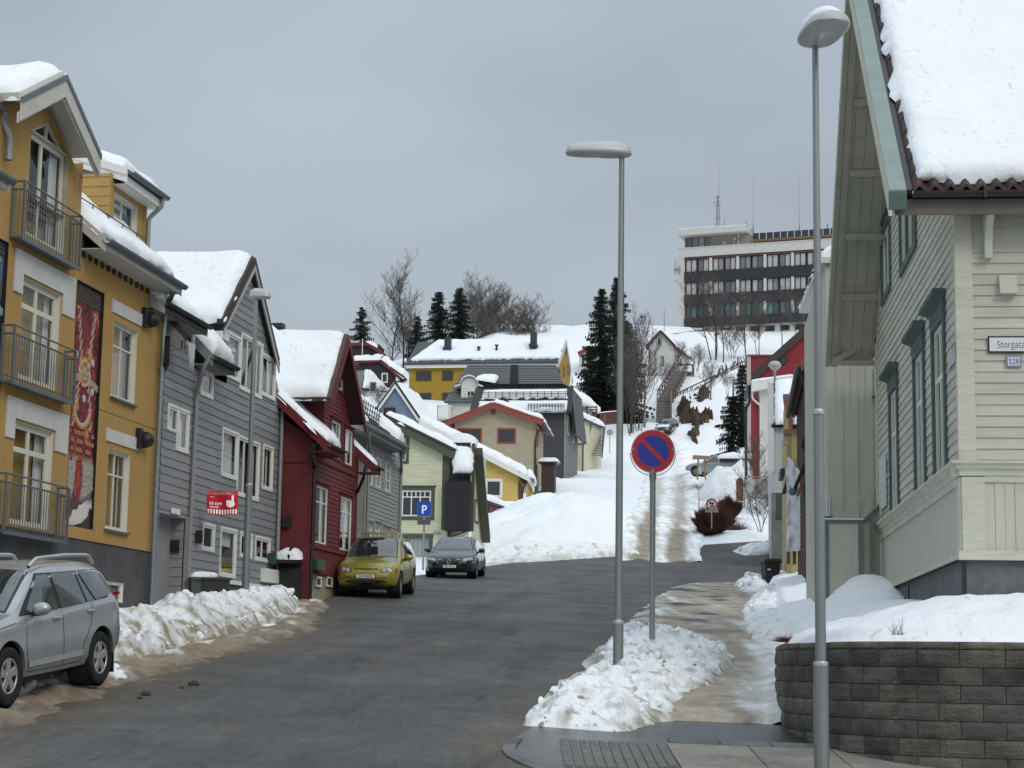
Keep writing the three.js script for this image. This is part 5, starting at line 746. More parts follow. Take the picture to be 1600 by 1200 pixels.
// ================================================================ annexe of upright boards behind the corner house
{
  const C = wood([.56, .56, .48], .75, 1), C2 = C, F = frame('annexe', 'cream annexe of upright boards behind the corner house, with stair rail', 'house', 1296, 37.4, [1, -.103], 2.4), g = F.g, t = 7.6, w = 3;
  for (let u = 0, k = 0; u < w; u += .3) mb().box(u, u + .21, -1, t, -.02, .012).build('board', C, g), mb().box(u + .19, u + .32, -1, t, -.02, .035).build('board', C, g);
  mb().quad([0, -1, -.02], [0, -1, -8], [0, t, -8], [0, t, -.02]).build('side_wall', C2, g); mb().quad([0, -1, -.03], [w, -1, -.03], [w, t, -.03], [0, t, -.03]).build('wall', C2, g);
  mb().slab([-.12, t, .12], [w, t, .12], [w, t + .5, -8], [-.12, t + .5, -8], .12).build('roof', WHITE, g); snowSlab(g, [-.12, t, .1], [w, t, .1], [w, t + .5, -8], [-.12, t + .5, -8], .35, { top: false });
  for (const [r, far] of [[[1366, 575, 1371, 618]], [[1291, 775, 1297, 806]]]) { const q = F.rect(r, .04); win(F, q, { zo: .04, far: true, rec: .02, ms: WHITE, fr: .03, sill: true }); }
  // stair rail
  { const a = F.at(1314, 808, .6), b = F.at(1374, 748, .6), m = mb(); m.beam([a[0], a[1], .6], [b[0], b[1], .6], .08, .09); m.build('handrail', C, g); for (let i = 0; i < 4; i++) { const q = i / 3, x = lerp(a[0] + .06, b[0], q), yv = lerp(a[1], b[1], q); mb().box(x - .06, x + .06, yv - 1.1, yv - .04, .57, .63).build('baluster', C, g); } }
}
{
  const GR = wood([.15, .20, .18]), C = wood([.56, .56, .46], .75, 1), F = frame('garden_gate', 'cream panelled gate and fence with green frame below the annexe', 'gate', 1288, 35.2, [1, -.103], 2.5), g = F.g, q = F.rect([1290, 812, 1350, 890]), b = 2;
  mb().box(0, q.u1, q.v1 - .07, q.v1, -.03, .04).build('top_rail', GR, g); mb().box(0, q.u1, q.v1, q.v1 + .025, -.05, .06).build('cap_snow', SNOW, g); for (const x of [0, q.u1 - .1]) mb().box(x, x + .1, -.5, q.v1 - .07, -.04, .04).build('gate_post', GR, g); for (let u = .1; u < q.u1 - .1; u += .15) mb().box(u, u + .146, -.5, q.v1 - .07, -.012, .01).build('board', C, g);
  const e = F.at(1376, 789, 0); mb().beam([q.u1, q.v1 - .03, 0], [e[0], e[1], -.2], .07, .08).build('rail', GR, g); mb().hex([[q.u1, -.5, 0], [e[0], -.5, -.2], [e[0], -.5, -.22], [q.u1, -.5, -.02]], [[q.u1, q.v1 - .05, 0], [e[0], e[1] - .03, -.2], [e[0], e[1] - .03, -.22], [q.u1, q.v1 - .05, -.02]]).build('side_panel', C, g); mb().box((q.u1 + e[0]) / 2 - .03, (q.u1 + e[0]) / 2 + .03, -.5, (q.v1 + e[1]) / 2 - .05, -.16, .0).build('gate_post', GR, g);
}
// ================================================================ houses up the hill
const DEEP = { far: true, rec: .04, cas: .08, fr: .05 };
// cream house with green trim and a black boarded oriel
{
  const CR = wood([.60, .60, .43]), GT = wood([.075, .082, .052]), F = frame('wooden_house', 'cream boarded house with olive trim, black oriel and snowy roof behind the parking sign', 'house', 694, 84, [1, -.12], 5.6), g = F.g;
  const rr = (...r) => F.rect(r), w1 = rr(628, 766, 673, 807), w0 = rr(627.5, 684, 634, 720), gar = rr(635, 840, 670, 880), wl = -4.2, top = F.v(692, 703);
  const a = F.at(600, 651, .3), b = F.at(711, 706, .3), lx = 2 * a[0] - b[0];
  gableFront(F, { apex: a, l: [lx, b[1]], r: b, wl, wr: F.u(700, 780), base: -1, zf: .3, depth: 7, wallM: CR, exp: .12, holes: [w1, w0, gar], bh: .36, bt: .03, barge: GT, snow: [.3, .42], snowO: { step: .25, ragged: .15 } });
  win(F, w1, { ...DEEP, ms: WHITE, mc: GT, cas: .17, rows: [[.25, 6], [.75, 3]], head: true, fr: .07, bar: .05 }); win(F, w0, { ...DEEP, mc: GT, cas: .14 });
  { const m = mb(); const n = 6, q = gar, wd = (q.u1 - q.u0) / n; for (let i = 0; i < n; i++) mb().box(q.u0 + i * wd, q.u0 + (i + 1) * wd - .015, q.v0 - .5, q.v1, -.1, -.06).build('garage_board', wood([.30, .37, .36]), g); m.box(q.u0 - .18, q.u1 + .18, q.v1, q.v1 + .18, 0, .05); m.box(q.u1, q.u1 + .16, q.v0 - .5, q.v1, 0, .05); m.box(q.u0 - .16, q.u0, q.v0 - .5, q.v1, 0, .05); m.build('garage_frame', GT, g); }
  const cb = F.rect([692, 708, 701, 828]); mb().box(cb.u0, cb.u1, cb.v0, cb.v1, .0, .04).build('corner_board', GT, g);
  // black oriel, snow tongue above
  const ob = F.rect([695, 752, 734, 829], .5), oz = .5, BK = wood([.014, .015, .018], .6, 1); mb().box(ob.u0, ob.u1, ob.v0, ob.v1, -.1, oz).build('oriel', BK, g); for (let u = ob.u0, k = 0; u < ob.u1 - .05; u += .1) mb().box(u, u + .05, ob.v0, ob.v1, oz, oz + .025).build('oriel_batten', BK, g);
  const up = F.rect([700, 712, 734, 752], 0); mb().box(up.u0, up.u1, up.v0, up.v1 + .6, -.3, .03).build('recess', BLACK, g);
  { const r = F.rect([709, 688, 739, 742], .3); const A = [r.u0 + .05, r.v0, .55], B = [r.u1, r.v0, .55], C = [r.u1 + .05, r.v1 + .1, -.6], D = [r.u0 - .2, r.v1 + .3, -.6]; mb().slab(A, B, C, D, .08).build('oriel_roof', DARK, g); snowSlab(g, A, B, C, D, .34, { step: .12, top: false, ragged: .12 }); mb().rod([r.u0 + .1, r.v0 + .02, .62], [r.u1, r.v0 + .02, .62], .03).build('snow_rail', BLACK, g); }
  // the wall and steep verge that turn up the hill
  { const q = F.rect([735, 700, 746, 852], 0), u1 = q.u1, m4 = new THREE.Matrix4().makeRotationY(Math.PI / 2).setPosition(ob.u1 + .0, 0, 0); const CW = wood([.62, .62, .5]); const z1 = -4.5; const gw = { g, rect: (r) => r };
    turned(m4, () => siding(g, [[0, -1], [4.5, -1], [4.5, q.v1], [0, q.v1]], [], { mat: CW, exp: .12, stuff: true, name: 'side_wall' }));
    const y0 = F.atX(740, 797, ob.u1)[1]; turned(m4, () => win(gw, { u0: .9, u1: 1.9, v0: y0 - .45, v1: y0 + .45 }, { ...DEEP, mc: GT, zo: .02 }));
    const p = F.at(741, 690, 0), e = F.at(751, 840, 0), x = ob.u1 + .45; const t0 = F.atX(741, 692, x), t1 = F.atX(750, 840, x); mb().hex([[x - .4, t0[1] - .2, 0], [x, t0[1] - .2, 0], [x, t1[1], -3.2], [x - .4, t1[1], -3.2]], [[x - .4, t0[1] + .1, .05], [x, t0[1] + .1, .05], [x, t1[1] + .3, -3.25], [x - .4, t1[1] + .3, -3.25]]).build('verge_board', GT, g); mb().box(ob.u1 - .03, ob.u1 + .1, ob.v0, q.v1 + .2, -.1, .1).build('corner_board', GT, g); }
  { const q = F.at(683, 833); mb().box(q[0] - .16, q[0] + .16, q[1] - .06, q[1] + .06, .03, .05).build('number_plate', PIPE, g); mb().pipe([[ob.u0 + .2, ob.v0 + .05, .3], [ob.u0 + .2, ob.v0 - .25, .25], [ob.u0, ob.v0 - .5, .05], [ob.u0, -.5, .05]], .05).build('downpipe', BLACK, g); const c = F.rect([701, 836, 731, 846], .4); mb().slab([c.u0, c.v0, .8], [c.u1, c.v1 + .1, .8], [c.u1, c.v1 + .3, 0], [c.u0, c.v0 + .25, 0], .1).build('door_canopy', wood([.32, .29, .2]), g); }
}
// small red shed up the lane
{
  const R = wood([.17, .025, .028]), F = frame('shed', 'small red shed with snow on its roof behind the cream house', 'shed', 745, 99, [1, -.25], 7), g = F.g, w = F.rect([753, 797, 759, 818]);
  const l = F.at(735, 770, .2), r = F.at(765, 783, .2), wr = F.u(762, 810); siding(g, [[l[0], -3], [wr, -3], [wr, r[1]], [l[0], l[1]]], [w], { mat: R, exp: .14, stuff: true }); win(F, w, { ...DEEP, cas: .06 }); mb().quad([wr, -3, 0], [wr, -3, -4], [wr, r[1], -4], [wr, r[1], 0]).build('side_wall', R, g);
  mb().slab([l[0], l[1], .25], [r[0], r[1], .25], [r[0], r[1], -4], [l[0], l[1], -4], .12).build('roof', DARK, g); snowSlab(g, [r[0], r[1], .25], [r[0], r[1], -4], [l[0], l[1], -4], [l[0], l[1], .25], .22, { top: false }); mb().rod([r[0] - .05, r[1] - .1, .2], [r[0] - .05, -3, .2], .05).build('downpipe', BLACK, g);
}
// yellow cottage
{
  const Y = wood([.60, .43, .125]), F = frame('cottage', 'yellow boarded cottage with white window and thick snow on lean roof', 'house', 809, 108, [1, -.06], 8.6), g = F.g, w = F.rect([760.5, 751, 782, 775]), l = F.at(742, 700, .4), r = F.at(826, 743, .4), wr = F.u(808, 780), wl = -5, vt = (u) => onLine(l, r, u) - .15;
  siding(g, [[wl, -2], [wr, -2], [wr, vt(wr)], [wl, vt(wl)]], [w], { mat: Y, exp: .15, stuff: true }); win(F, w, { ...DEEP, ms: WHITE, cas: .12 });
  const ll = [wl - 1, onLine(l, r, wl - 1)], zb = -6.5; mb().slab([ll[0], ll[1], .4], [r[0], r[1], .4], [r[0], r[1], zb], [ll[0], ll[1], zb], .14).build('roof', DARK, g); rakeBoard(g, WHITE, ll, r, .34, .4, .46);
  snowSlab(g, [r[0] - .1, r[1], .44], [r[0] + .1, r[1], zb], [ll[0], ll[1], zb], [ll[0], ll[1], .44], .42, { top: false, ragged: .12 });
  mb().box(r[0] - .04, r[0] + .04, r[1] - .35, r[1] - .02, zb, .38).build('fascia', WHITE, g); snowSlab(g, [r[0] + .25, r[1] - .1, -.4], [r[0] + .25, r[1] - .1, -4], [r[0] - .6, r[1] + .2, -4], [r[0] - .6, r[1] + .2, -.2], .5, { ragged: .15 });
  const YD = Y; siding(g, [[zb, -2], [0, -2], [0, vt(wr)], [zb, vt(wr)]], [], { mat: YD, exp: .15, stuff: true, map: ([x, y, z]) => [wr + z, y, x], name: 'side_wall' }); const y0 = vt(wr);
  for (const [z, wd, n] of [[-1.6, .9, 'door'], [-3.6, 1, 'door']]) mb().box(wr + .02, wr + .05, y0 - 2.4, y0 - .45, z - wd / 2, z + wd / 2).build(n, n === 'door' && z < -3 ? M([.12, .05, .04], .6) : DARK, g); for (const z of [-.5, -2.6, -5]) mb().box(wr + .5, wr + .62, -2, y0 - .3, z - .06, z + .06).build('porch_post', YD, g); mb().pipe([[r[0] - .1, r[1] - .2, -.2], [wr + .4, r[1] - .6, -.2], [wr + .3, r[1] - .9, -.2], [wr + .3, -1, -.2]], .05).build('downpipe', BLACK, g);
}
// beige house with red verge
{
  const B = wood([.43, .37, .265]), RD = M([.26, .055, .04], .6, { map: T.paint }), F = frame('wooden_house', 'beige boarded house with rusty red verge boards and two red trimmed windows', 'house', 833, 120, [1, -.1], 10), g = F.g, w1 = F.rect([715.5, 671, 751, 691.5]), w2 = F.rect([779, 671, 804, 691.5]);
  const a = F.at(770, 631, .5), l = F.at(693, 661, .5), r = F.at(848, 658, .5), wl = F.u(710, 690), wr = F.u(835, 690), dep = 7;
  const { top } = gableFront(F, { apex: a, l, r, wl, wr, base: -2, zf: .5, depth: dep, wallM: B, exp: .115, holes: [w1, w2], bh: .26, barge: RD, snow: [.12, .42], snowIn: .2, roofM: RD, snowO: { ragged: .2 }, sideM: B, sideExp: .115, holesR: [] });
  win(F, w1, { ...DEEP, mc: RD, ms: RD, rows: [[1, [.6, .4]]] }); win(F, w2, { ...DEEP, mc: RD, ms: RD });
  { const v = F.at(771, 644); mb().box(v[0] - .14, v[0] + .14, v[1] - .16, v[1] + .16, .02, .05).build('vent_grille', RD, g); }
  // carport roof to the left, post, black box
  const c0 = F.at(668, 667, .4), c1 = F.at(700, 655, .4); mb().slab([c0[0], c0[1], .5], [c1[0], c1[1], .5], [c1[0], c1[1], -6], [c0[0], c0[1], -6], .3).build('carport_roof', RD, g); mb().box(wl - 1.6, wl - 1.45, 2, onLine(c0, c1, wl - 1.5) - .25, -1, -.85).build('post', RD, g); mb().box(wl - 3.2, wl, 3, 3.2, -4, -.4).build('terrace', SNOWFAR, g);
  { const q = F.rect([712, 675, 725.5, 690], .5); mb().box(q.u0, q.u1, q.v0 - .6, q.v1, .2, .6).build('chimney', BLACK, g); }
  { const q = F.atX(838, 683, wr), m4 = new THREE.Matrix4().makeRotationY(Math.PI / 2).setPosition(wr, 0, 0); turned(m4, () => win({ g, rect: (x) => x }, { u0: 1.2, u1: 2.3, v0: q[1] - .5, v1: q[1] + .5 }, { ...DEEP, zo: .03, mc: RD, ms: RD })); }
  gutter(g, [r[0] + .05, r[1] - .05, .4], [r[0] + .05, r[1] - .05, -dep], .08, BLACK); mb().pipe([[r[0], r[1] - .1, .2], [wr + .3, r[1] - .7, .1], [wr + .08, r[1] - 1.1, .1], [wr + .08, -1, .1]], .055).build('downpipe', BLACK, g);
  { const q = F.rect([846, 724, 866, 757], -1), BR = wood([.05, .025, .022]); mb().box(q.u0, q.u1, q.v0 - 1, q.v1, -2.5, -1).build('porch', BR, g); mb().box(q.u0 - .1, q.u1 + .1, q.v1, q.v1 + .1, -2.7, -.8).build('porch_roof', BLACK, g); snowSlab(g, [q.u0 - .2, q.v1 + .1, -.8], [q.u1 + .3, q.v1 + .1, -.8], [q.u1 + .3, q.v1 + .1, -2.7], [q.u0 - .2, q.v1 + .1, -2.7], .3, { step: .15 }); }
}
// dark house with a black mansard roof
{
  const D = wood([.052, .052, .056]), TM = M([.017, .019, .024], .5), F = frame('wooden_house', 'dark grey house with black tiled mansard roof, snow bands and snow guards', 'house', 880, 138, [1, -.16], 13), g = F.g, y = (a, b) => F.v(a, b, .3), u = (a, b) => F.u(a, b, .3);
  const wl = u(738, 700), wr = u(881, 700), ve = y(860, 644), vk = y(742, 602), vr = y(820, 591), uk0 = u(737, 602), uk1 = u(888, 603), ur0 = u(766, 591), ur1 = u(871, 591), zk = -1.3, zr = -2.6, db = -9;
  siding(g, [[wl, -2], [wr, -2], [wr, ve], [wl, ve]], [], { mat: D, exp: .14, stuff: true });
  const eL = [u(733, 644), ve, .3], eR = [u(888, 643), ve, .3], kL = [uk0, vk, zk], kR = [uk1, vk, zk], rL = [ur0, vr, zr], rR = [ur1, vr, zr];
  const bk = (p) => [p[0], p[1], db * 2 / 2 - (p[2]) - 0];
  mb().quad(eL, eR, kR, kL).quad(kL, kR, rR, rL).quad(eR, [eR[0], ve, db], [kR[0], vk, db + 1], kR).quad(kR, [kR[0], vk, db + 1], [ur1, vr, db + 3], rR).quad(eL, kL, [kL[0], vk, db + 1], [eL[0], ve, db]).quad(kL, rL, [ur0, vr, db + 3], [kL[0], vk, db + 1]).quad(rL, rR, [ur1, vr, db + 3], [ur0, vr, db + 3]).build('roof', TM, g);
  const lp = (a, b, t) => a.map((q, i) => lerp(q, b[i], t)); const ti = mb(); for (let k = 0; k < 5; k++) { const A = lp(kL, rL, k / 5), B = lp(kR, rR, k / 5), C = lp(kR, rR, (k + .93) / 5), Dd = lp(kL, rL, (k + .93) / 5); const n = 26; for (let i = 0; i < n; i++) ti.slab(lp(A, B, i / n).map((q, j) => q + (j === 1 ? .09 : 0)), lp(A, B, (i + .82) / n).map((q, j) => q + (j === 1 ? .09 : 0)), lp(Dd, C, (i + .82) / n).map((q, j) => q + (j === 1 ? .03 : 0)), lp(Dd, C, i / n).map((q, j) => q + (j === 1 ? .03 : 0)), .03); } stuff(ti.build('roof_tiles', TM, g));
  const bd = (t0, t1, th, x0, x1) => { const A = lp(eL, kL, t0), B = lp(eR, kR, t0), C = lp(eR, kR, t1), Dd = lp(eL, kL, t1); return [lp(A, B, x0), lp(A, B, x1), lp(Dd, C, x1), lp(Dd, C, x0)]; };
  snowSlab(g, ...bd(.0, .43, 0, .08, .985), .34, { ragged: .14 }); snowSlab(g, ...bd(.56, .9, 0, .1, .97), .3, { ragged: .18 });
  for (const t of [.08, .58]) { const q = bd(t, t + .1, 0, t > .5 ? .1 : .6, .96), m = mb(), A = q[0], B = q[1]; for (const h of [.3, .42]) m.rod([A[0], A[1] + h, A[2] + .3], [B[0], B[1] + h, B[2] + .3], .025, .025, 5); for (let i = 0; i <= 12; i++) { const p = lp(A, B, i / 12); m.rod([p[0], p[1], p[2] + .25], [p[0], p[1] + .5, p[2] + .3], .025, .025, 5); } m.build('snow_guard', BLACK, g); }
  gutter(g, [eL[0], ve - .05, .4], [eR[0], ve - .05, .4], .09, BLACK);
  const RED = M([.25, .05, .04], .8, { map: T.dirt }), ch = F.rect([797.5, 571, 811, 592], -2.6); mb().hex([[ch.u0, ch.v0 - .6, -3], [ch.u1, ch.v0 - .6, -3], [ch.u1, ch.v0 - .6, -2.2], [ch.u0, ch.v0 - .6, -2.2]], [[ch.u0 + .08, ch.v1, -2.9], [ch.u1 - .08, ch.v1, -2.9], [ch.u1 - .08, ch.v1, -2.3], [ch.u0 + .08, ch.v1, -2.3]]).build('chimney', BLACK, g); { const q = F.rect([776, 626, 794, 634], .2); mb().box(q.u0, q.u1, q.v0 - .5, q.v1, -.4, .3).build('chimney', RED, g); }
  // wall towards the lane
  const GW = wood([.20, .20, .20]), z1 = -8; siding(g, [[z1, -2], [0, -2], [0, ve + .3], [-4, vr - .4], [z1, ve + .3]], [], { mat: GW, exp: .14, stuff: true, map: ([a, b, c]) => [wr + c, b, a], name: 'side_wall' }); const m4 = new THREE.Matrix4().makeRotationY(Math.PI / 2).setPosition(wr, 0, 0); turned(m4, () => { for (const [a, b, w, h] of [[2.0, ve - .7, .9, 1.3], [5, ve - .9, .9, 1.3], [2.2, 1.6, .9, 1.4], [5.3, 1.2, 1, 1.8], [4, ve + 1.3, .8, 1.1]]) win({ g, rect: (x) => x }, { u0: a - w / 2, u1: a + w / 2, v0: b - h / 2, v1: b + h / 2 }, { ...DEEP, zo: .03 }); });
  mb().hex([[wr + .2, ve - .15, .3], [wr + .5, ve - .15, .3], [wr + .5, vk - .1, zk], [wr + .2, vk - .1, zk]], [[wr + .2, ve + .1, .35], [wr + .5, ve + .1, .35], [wr + .5, vk + .15, zk + .05], [wr + .2, vk + .15, zk + .05]]).build('verge_board', BLACK, g);
  mb().slab([wr + .3, vk + .1, zk], [wr + .7, ve - 1.4, zk - .2], [wr + .7, ve - 1.4, z1 - .3], [wr + .3, vk + .1, z1], .2).build('roof_flank', TM, g);
}
// white house with slate roof and curved dormer
{
  const W = wood([.62, .62, .58]), SL = [[.115, .12, .122], [.10, .105, .108], [.13, .134, .135]].map((c) => M(c, .7)), F = frame('wooden_house', 'white house with grey slate roof, round topped dormer and small balcony', 'house', 760, 168, [1, -.1], 19), g = F.g, zr = -5;
  const eL = [F.u(694, 628, .4), F.v(694, 628, .4), .4], eR = [F.u(890, 620, .4), F.v(694, 628, .4), .4], rL = [F.u(731, 570, zr), F.v(735, 570, zr), zr], rR = [F.u(868.5, 561, zr), F.v(735, 570, zr), zr], lp = (a, b, t) => a.map((q, i) => lerp(q, b[i], t));
  mb().slab(eL, eR, rR, rL, .15).slab(rL, rR, [eR[0], eL[1], -10.4], [eL[0], eL[1], -10.4], .15).build('roof', SL[0], g);
  const st = mb(), n = 17; for (let k = 0; k < n; k++) { const A = lp(eL, rL, k / n), B = lp(eR, rR, k / n), C = lp(eR, rR, (k + 1) / n), D = lp(eL, rL, (k + 1) / n), m = 22; for (let i = 0; i < m; i++) { const o = k % 2 ? .5 : 0, t0 = clamp((i + o) / m), t1 = clamp((i + o + .94) / m); if (t1 - t0 < .005) continue; st.slab(lp(A, B, t0).map((q, j) => q + (j === 1 ? .07 : 0)), lp(A, B, t1).map((q, j) => q + (j === 1 ? .07 : 0)), lp(D, C, t1).map((q, j) => q + (j === 1 ? .015 : 0)), lp(D, C, t0).map((q, j) => q + (j === 1 ? .015 : 0)), .02); } } stuff(st.build('slates', SL[0], g));
  siding(g, [[eL[0] + .3, -2], [eR[0] - .3, -2], [eR[0] - .3, eL[1]], [eL[0] + .3, eL[1]]], [], { mat: W, exp: .15, stuff: true }); { const x = eR[0] - .3; siding(g, [[-10, -2], [0, -2], [0, eL[1]], [zr, rL[1] - .2], [-10, eL[1]]], [], { mat: W, exp: .15, stuff: true, map: ([a, b, c]) => [x + c, b, a], name: 'gable_wall' }); const m4 = new THREE.Matrix4().makeRotationY(Math.PI / 2).setPosition(x, 0, 0), v = F.at(862, 584)[1]; turned(m4, () => win({ g, rect: (q) => q }, { u0: 4.4, u1: 5.2, v0: v - .7, v1: v + .7 }, { ...DEEP, zo: .03 })); mb().beam([x + .2, eR[1] - .1, .4], [x + .2, rR[1] - .1, zr], .12, .3).build('bargeboard', WHITE, g); }
  // dormer with a curved gable
  { const z = -.2, q = F.rect([721, 590, 745, 640], z), w = F.rect([730, 611, 741, 634], z), cx = (q.u0 + q.u1) / 2, R = (q.u1 - q.u0) / 2, pts = [[q.u0, q.v0 - 1], [q.u1, q.v0 - 1]]; for (let i = 0; i <= 16; i++) { const a = Math.PI * i / 16; pts.push([cx + R * Math.cos(a), q.v1 - .75 + .75 * Math.sin(a)]); } mb().poly(pts, -4, z).build('dormer', W, g); win(F, w, { ...DEEP, zo: z + .06, rec: .05, rows: [[.35, 2], [.65, 2]] });
    const ar = mb(); for (let i = -3; i < 19; i++) { const f = (k) => { const a = Math.PI * clamp(k / 16); const fl = k < 0 ? -k * .12 : k > 16 ? (k - 16) * .12 : 0; return [cx + (R + .08) * Math.cos(a) + (k < 0 ? -k * .16 : k > 16 ? -(k - 16) * .16 : 0), q.v1 - .75 + .85 * Math.sin(a) - fl * .4]; }; const A = f(i), B = f(i + 1); ar.hex([[A[0], A[1], -4], [B[0], B[1], -4], [B[0], B[1], z + .35], [A[0], A[1], z + .35]], [[A[0], A[1] + .12, -4], [B[0], B[1] + .12, -4], [B[0], B[1] + .12, z + .35], [A[0], A[1] + .12, z + .35]]); } ar.build('dormer_roof', WHITE, g); snowSlab(g, [cx + .5, q.v1 - .2, z], [cx + 2.4, q.v1 - .5, z], [cx + 2.4, q.v1 + .4, -3], [cx + .5, q.v1 + .4, -3], .4); }
  // balcony
  { const q = F.rect([683, 633, 706, 652], 1.4), m = mb(); for (const x of [q.u0, q.u1 - .08]) m.box(x, x + .08, q.v0, q.v1, 1.33, 1.4); m.box(q.u0, q.u1, q.v0 - .15, q.v0, 0, 1.4).box(q.u0, q.u1, q.v1 - .08, q.v1, 1.33, 1.4).box(q.u0, q.u0 + .08, q.v1 - .08, q.v1, 0, 1.33).box(q.u1 - .08, q.u1, q.v1 - .08, q.v1, 0, 1.33); const b = m.build('balcony', WHITE, g); for (let i = 0; i <= 9; i++) { const x = lerp(q.u0, q.u1 - .08, i / 9); mb().box(x, x + .08, q.v0, q.v1 - .08, 1.32, 1.4).build('baluster', WHITE, b); } mb().box(q.u0 - 1, q.u1 + .5, -2, q.v0 - .15, -1, .6).build('balcony_base', W, g); }
}
// long ochre apartment house
{
  const O = wood([.36, .225, .022]), F = frame('apartment_house', 'long ochre house with dark chimneys on its snowy roof on the hill', 'house', 873, 196, [1, -.17], 24), g = F.g, zr = -5.2, TR = M([.10, .06, .03], .6), DG = M([.035, .04, .048], .5);
  const vE = F.v(640, 568, .5), u0 = F.u(634, 570, .5), u1 = F.u(872, 560, .5), wl = u0 + .3, wr = F.u(873, 590), vR = F.v(760, 533, zr);
  const ws = [[651, 581, 673, 594.5], [692, 580, 707, 593], [651, 615, 673, 628], [692, 613, 704, 626]].map((r) => F.rect(r)); ws[1].v0 = ws[0].v0; ws[1].v1 = ws[0].v1; ws[3].v0 = ws[2].v0; ws[3].v1 = ws[2].v1; const more = []; for (const k of [2, 3, 4, 5]) for (const w of [ws[0], ws[2]]) more.push({ u0: w.u0 + k * 2.9, u1: w.u0 + k * 2.9 + 1.1, v0: w.v0, v1: w.v1 }); const all = [...ws, ...more];
  siding(g, [[wl, -3], [wr, -3], [wr, vE], [wl, vE]], all, { mat: O, exp: .2, proud: .012, stuff: true }); for (const w of all) win(F, w, { ...DEEP, mc: TR, ms: TR, rows: [[1, w.u1 - w.u0 > 1.3 ? [.35, .65] : 1]] });
  mb().slab([u0, vE, .5], [u1, vE, .5], [u1, vR, zr], [u0, vR, zr], .2).slab([u0, vR, zr], [u1, vR, zr], [u1, vE, zr * 2 - .5], [u0, vE, zr * 2 - .5], .2).build('roof', DG, g);
  for (let u = u0 + .3; u < u1; u += .6) mb().beam([u, vE + .03, .5], [u, lerp(vE, vR, .14) + .04, lerp(.5, zr, .14)], .05, .06).build('roof_seam', DG, g);
  mb().box(u0, u1, vE - .5, vE - .12, .3, .45).build('fascia', WHITE, g); mb().box(u0, u1, vE - .14, vE, .44, .6).build('gutter', DG, g);
  const A = (t) => [u0, lerp(vE, vR, t), lerp(.5, zr, t)], B = (t) => [u1, lerp(vE, vR, t), lerp(.5, zr, t)]; { const a = A(.13), b = B(.13), d = A(1), c = B(1); snowSlab(g, [a[0] + .3, a[1], a[2]], b, c, [d[0] + 2.2, d[1], d[2]], .28, { top: false, ragged: .25, step: .4 }); }
  const gA = [[0, -3], [10.4, -3], [10.4, vE], [5.2, vR - .1], [0, vE]]; siding(g, gA.map(([a, b]) => [-a, b]).reverse(), [], { mat: O, exp: .2, proud: .012, stuff: true, map: ([a, b, c]) => [wr + c, b, a], name: 'gable_wall' });
  const m4 = new THREE.Matrix4().makeRotationY(Math.PI / 2).setPosition(wr, 0, 0), vv = (x, y) => F.atX(x, y, wr)[1]; turned(m4, () => { for (const [z, a, b] of [[3.6, vv(881, 575), vv(881, 588)], [7.2, vv(896, 582), vv(896, 595)], [5.2, vv(889, 545), vv(889, 558)]]) win({ g, rect: (q) => q }, { u0: z - .55, u1: z + .55, v0: b, v1: a }, { ...DEEP, zo: .03, mc: TR, ms: TR }); });
  for (const [za, zb2] of [[.5, zr], [zr, zr * 2 - .5]]) mb().hex([[u1, (za === .5 ? vE : vR) - .6, za], [u1 + .1, (za === .5 ? vE : vR) - .6, za], [u1 + .1, (za === .5 ? vR : vE) - .6, zb2], [u1, (za === .5 ? vR : vE) - .6, zb2]], [[u1, (za === .5 ? vE : vR) + .05, za], [u1 + .1, (za === .5 ? vE : vR) + .05, za], [u1 + .1, (za === .5 ? vR : vE) + .05, zb2], [u1, (za === .5 ? vR : vE) + .05, zb2]]).build('bargeboard', M([.5, .5, .5], .6), g);
  for (const [x, y0, y1, w] of [[700, 528, 546, 9], [834, 519.5, 541, 9]]) { const q = F.rect([x - w / 2, y0, x + w / 2, y1], -2.5); mb().box(q.u0, q.u1, q.v0 - 1, q.v1, -2.9, -2.1).box(q.u0 - .12, q.u1 + .12, q.v0 - .1, q.v0 + .2, -3, -1.9).build('chimney', DG, g); }
  for (const [x, y] of [[748, 546], [776, 543]]) { const q = F.at(x, y, -2); mb().rod([q[0], q[1] - .6, -2], [q[0], q[1] + .25, -2], .13).box(q[0] - .2, q[0] + .2, q[1] + .2, q[1] + .32, -2.2, -1.8).build('vent_pipe', DG, g); }
}
// blue gable house
{
  const B = wood([.20, .26, .36]), BKM = M([.03, .022, .02], .6), F = frame('wooden_house', 'light blue house with pointed white edged gable between the roofs', 'house', 628, 158, [1, -.2], 14), g = F.g;
  const a = F.at(617.5, 599, .3), l = F.at(586, 643, .3), r = F.at(668, 672, .3); r[0] = 2 * a[0] - l[0] + .9; r[1] = onLine([2 * a[0] - l[0], l[1]], a, r[0]);
  gableFront(F, { apex: a, l: [l[0] - .9, r[1]], r, wl: l[0] + .1 - .6, wr: r[0] - .6, base: 4, zf: .3, depth: 7, wallM: B, exp: .16, bh: .35, barge: WHITE, cap: BKM, snow: [.3, .3], roofM: BKM, snowIn: .15 });
  { const q = F.rect([602, 638, 617, 656], .1); mb().box(q.u0, q.u1, q.v0, q.v1, .0, .5).build('heat_pump', BLACK, g); }
}
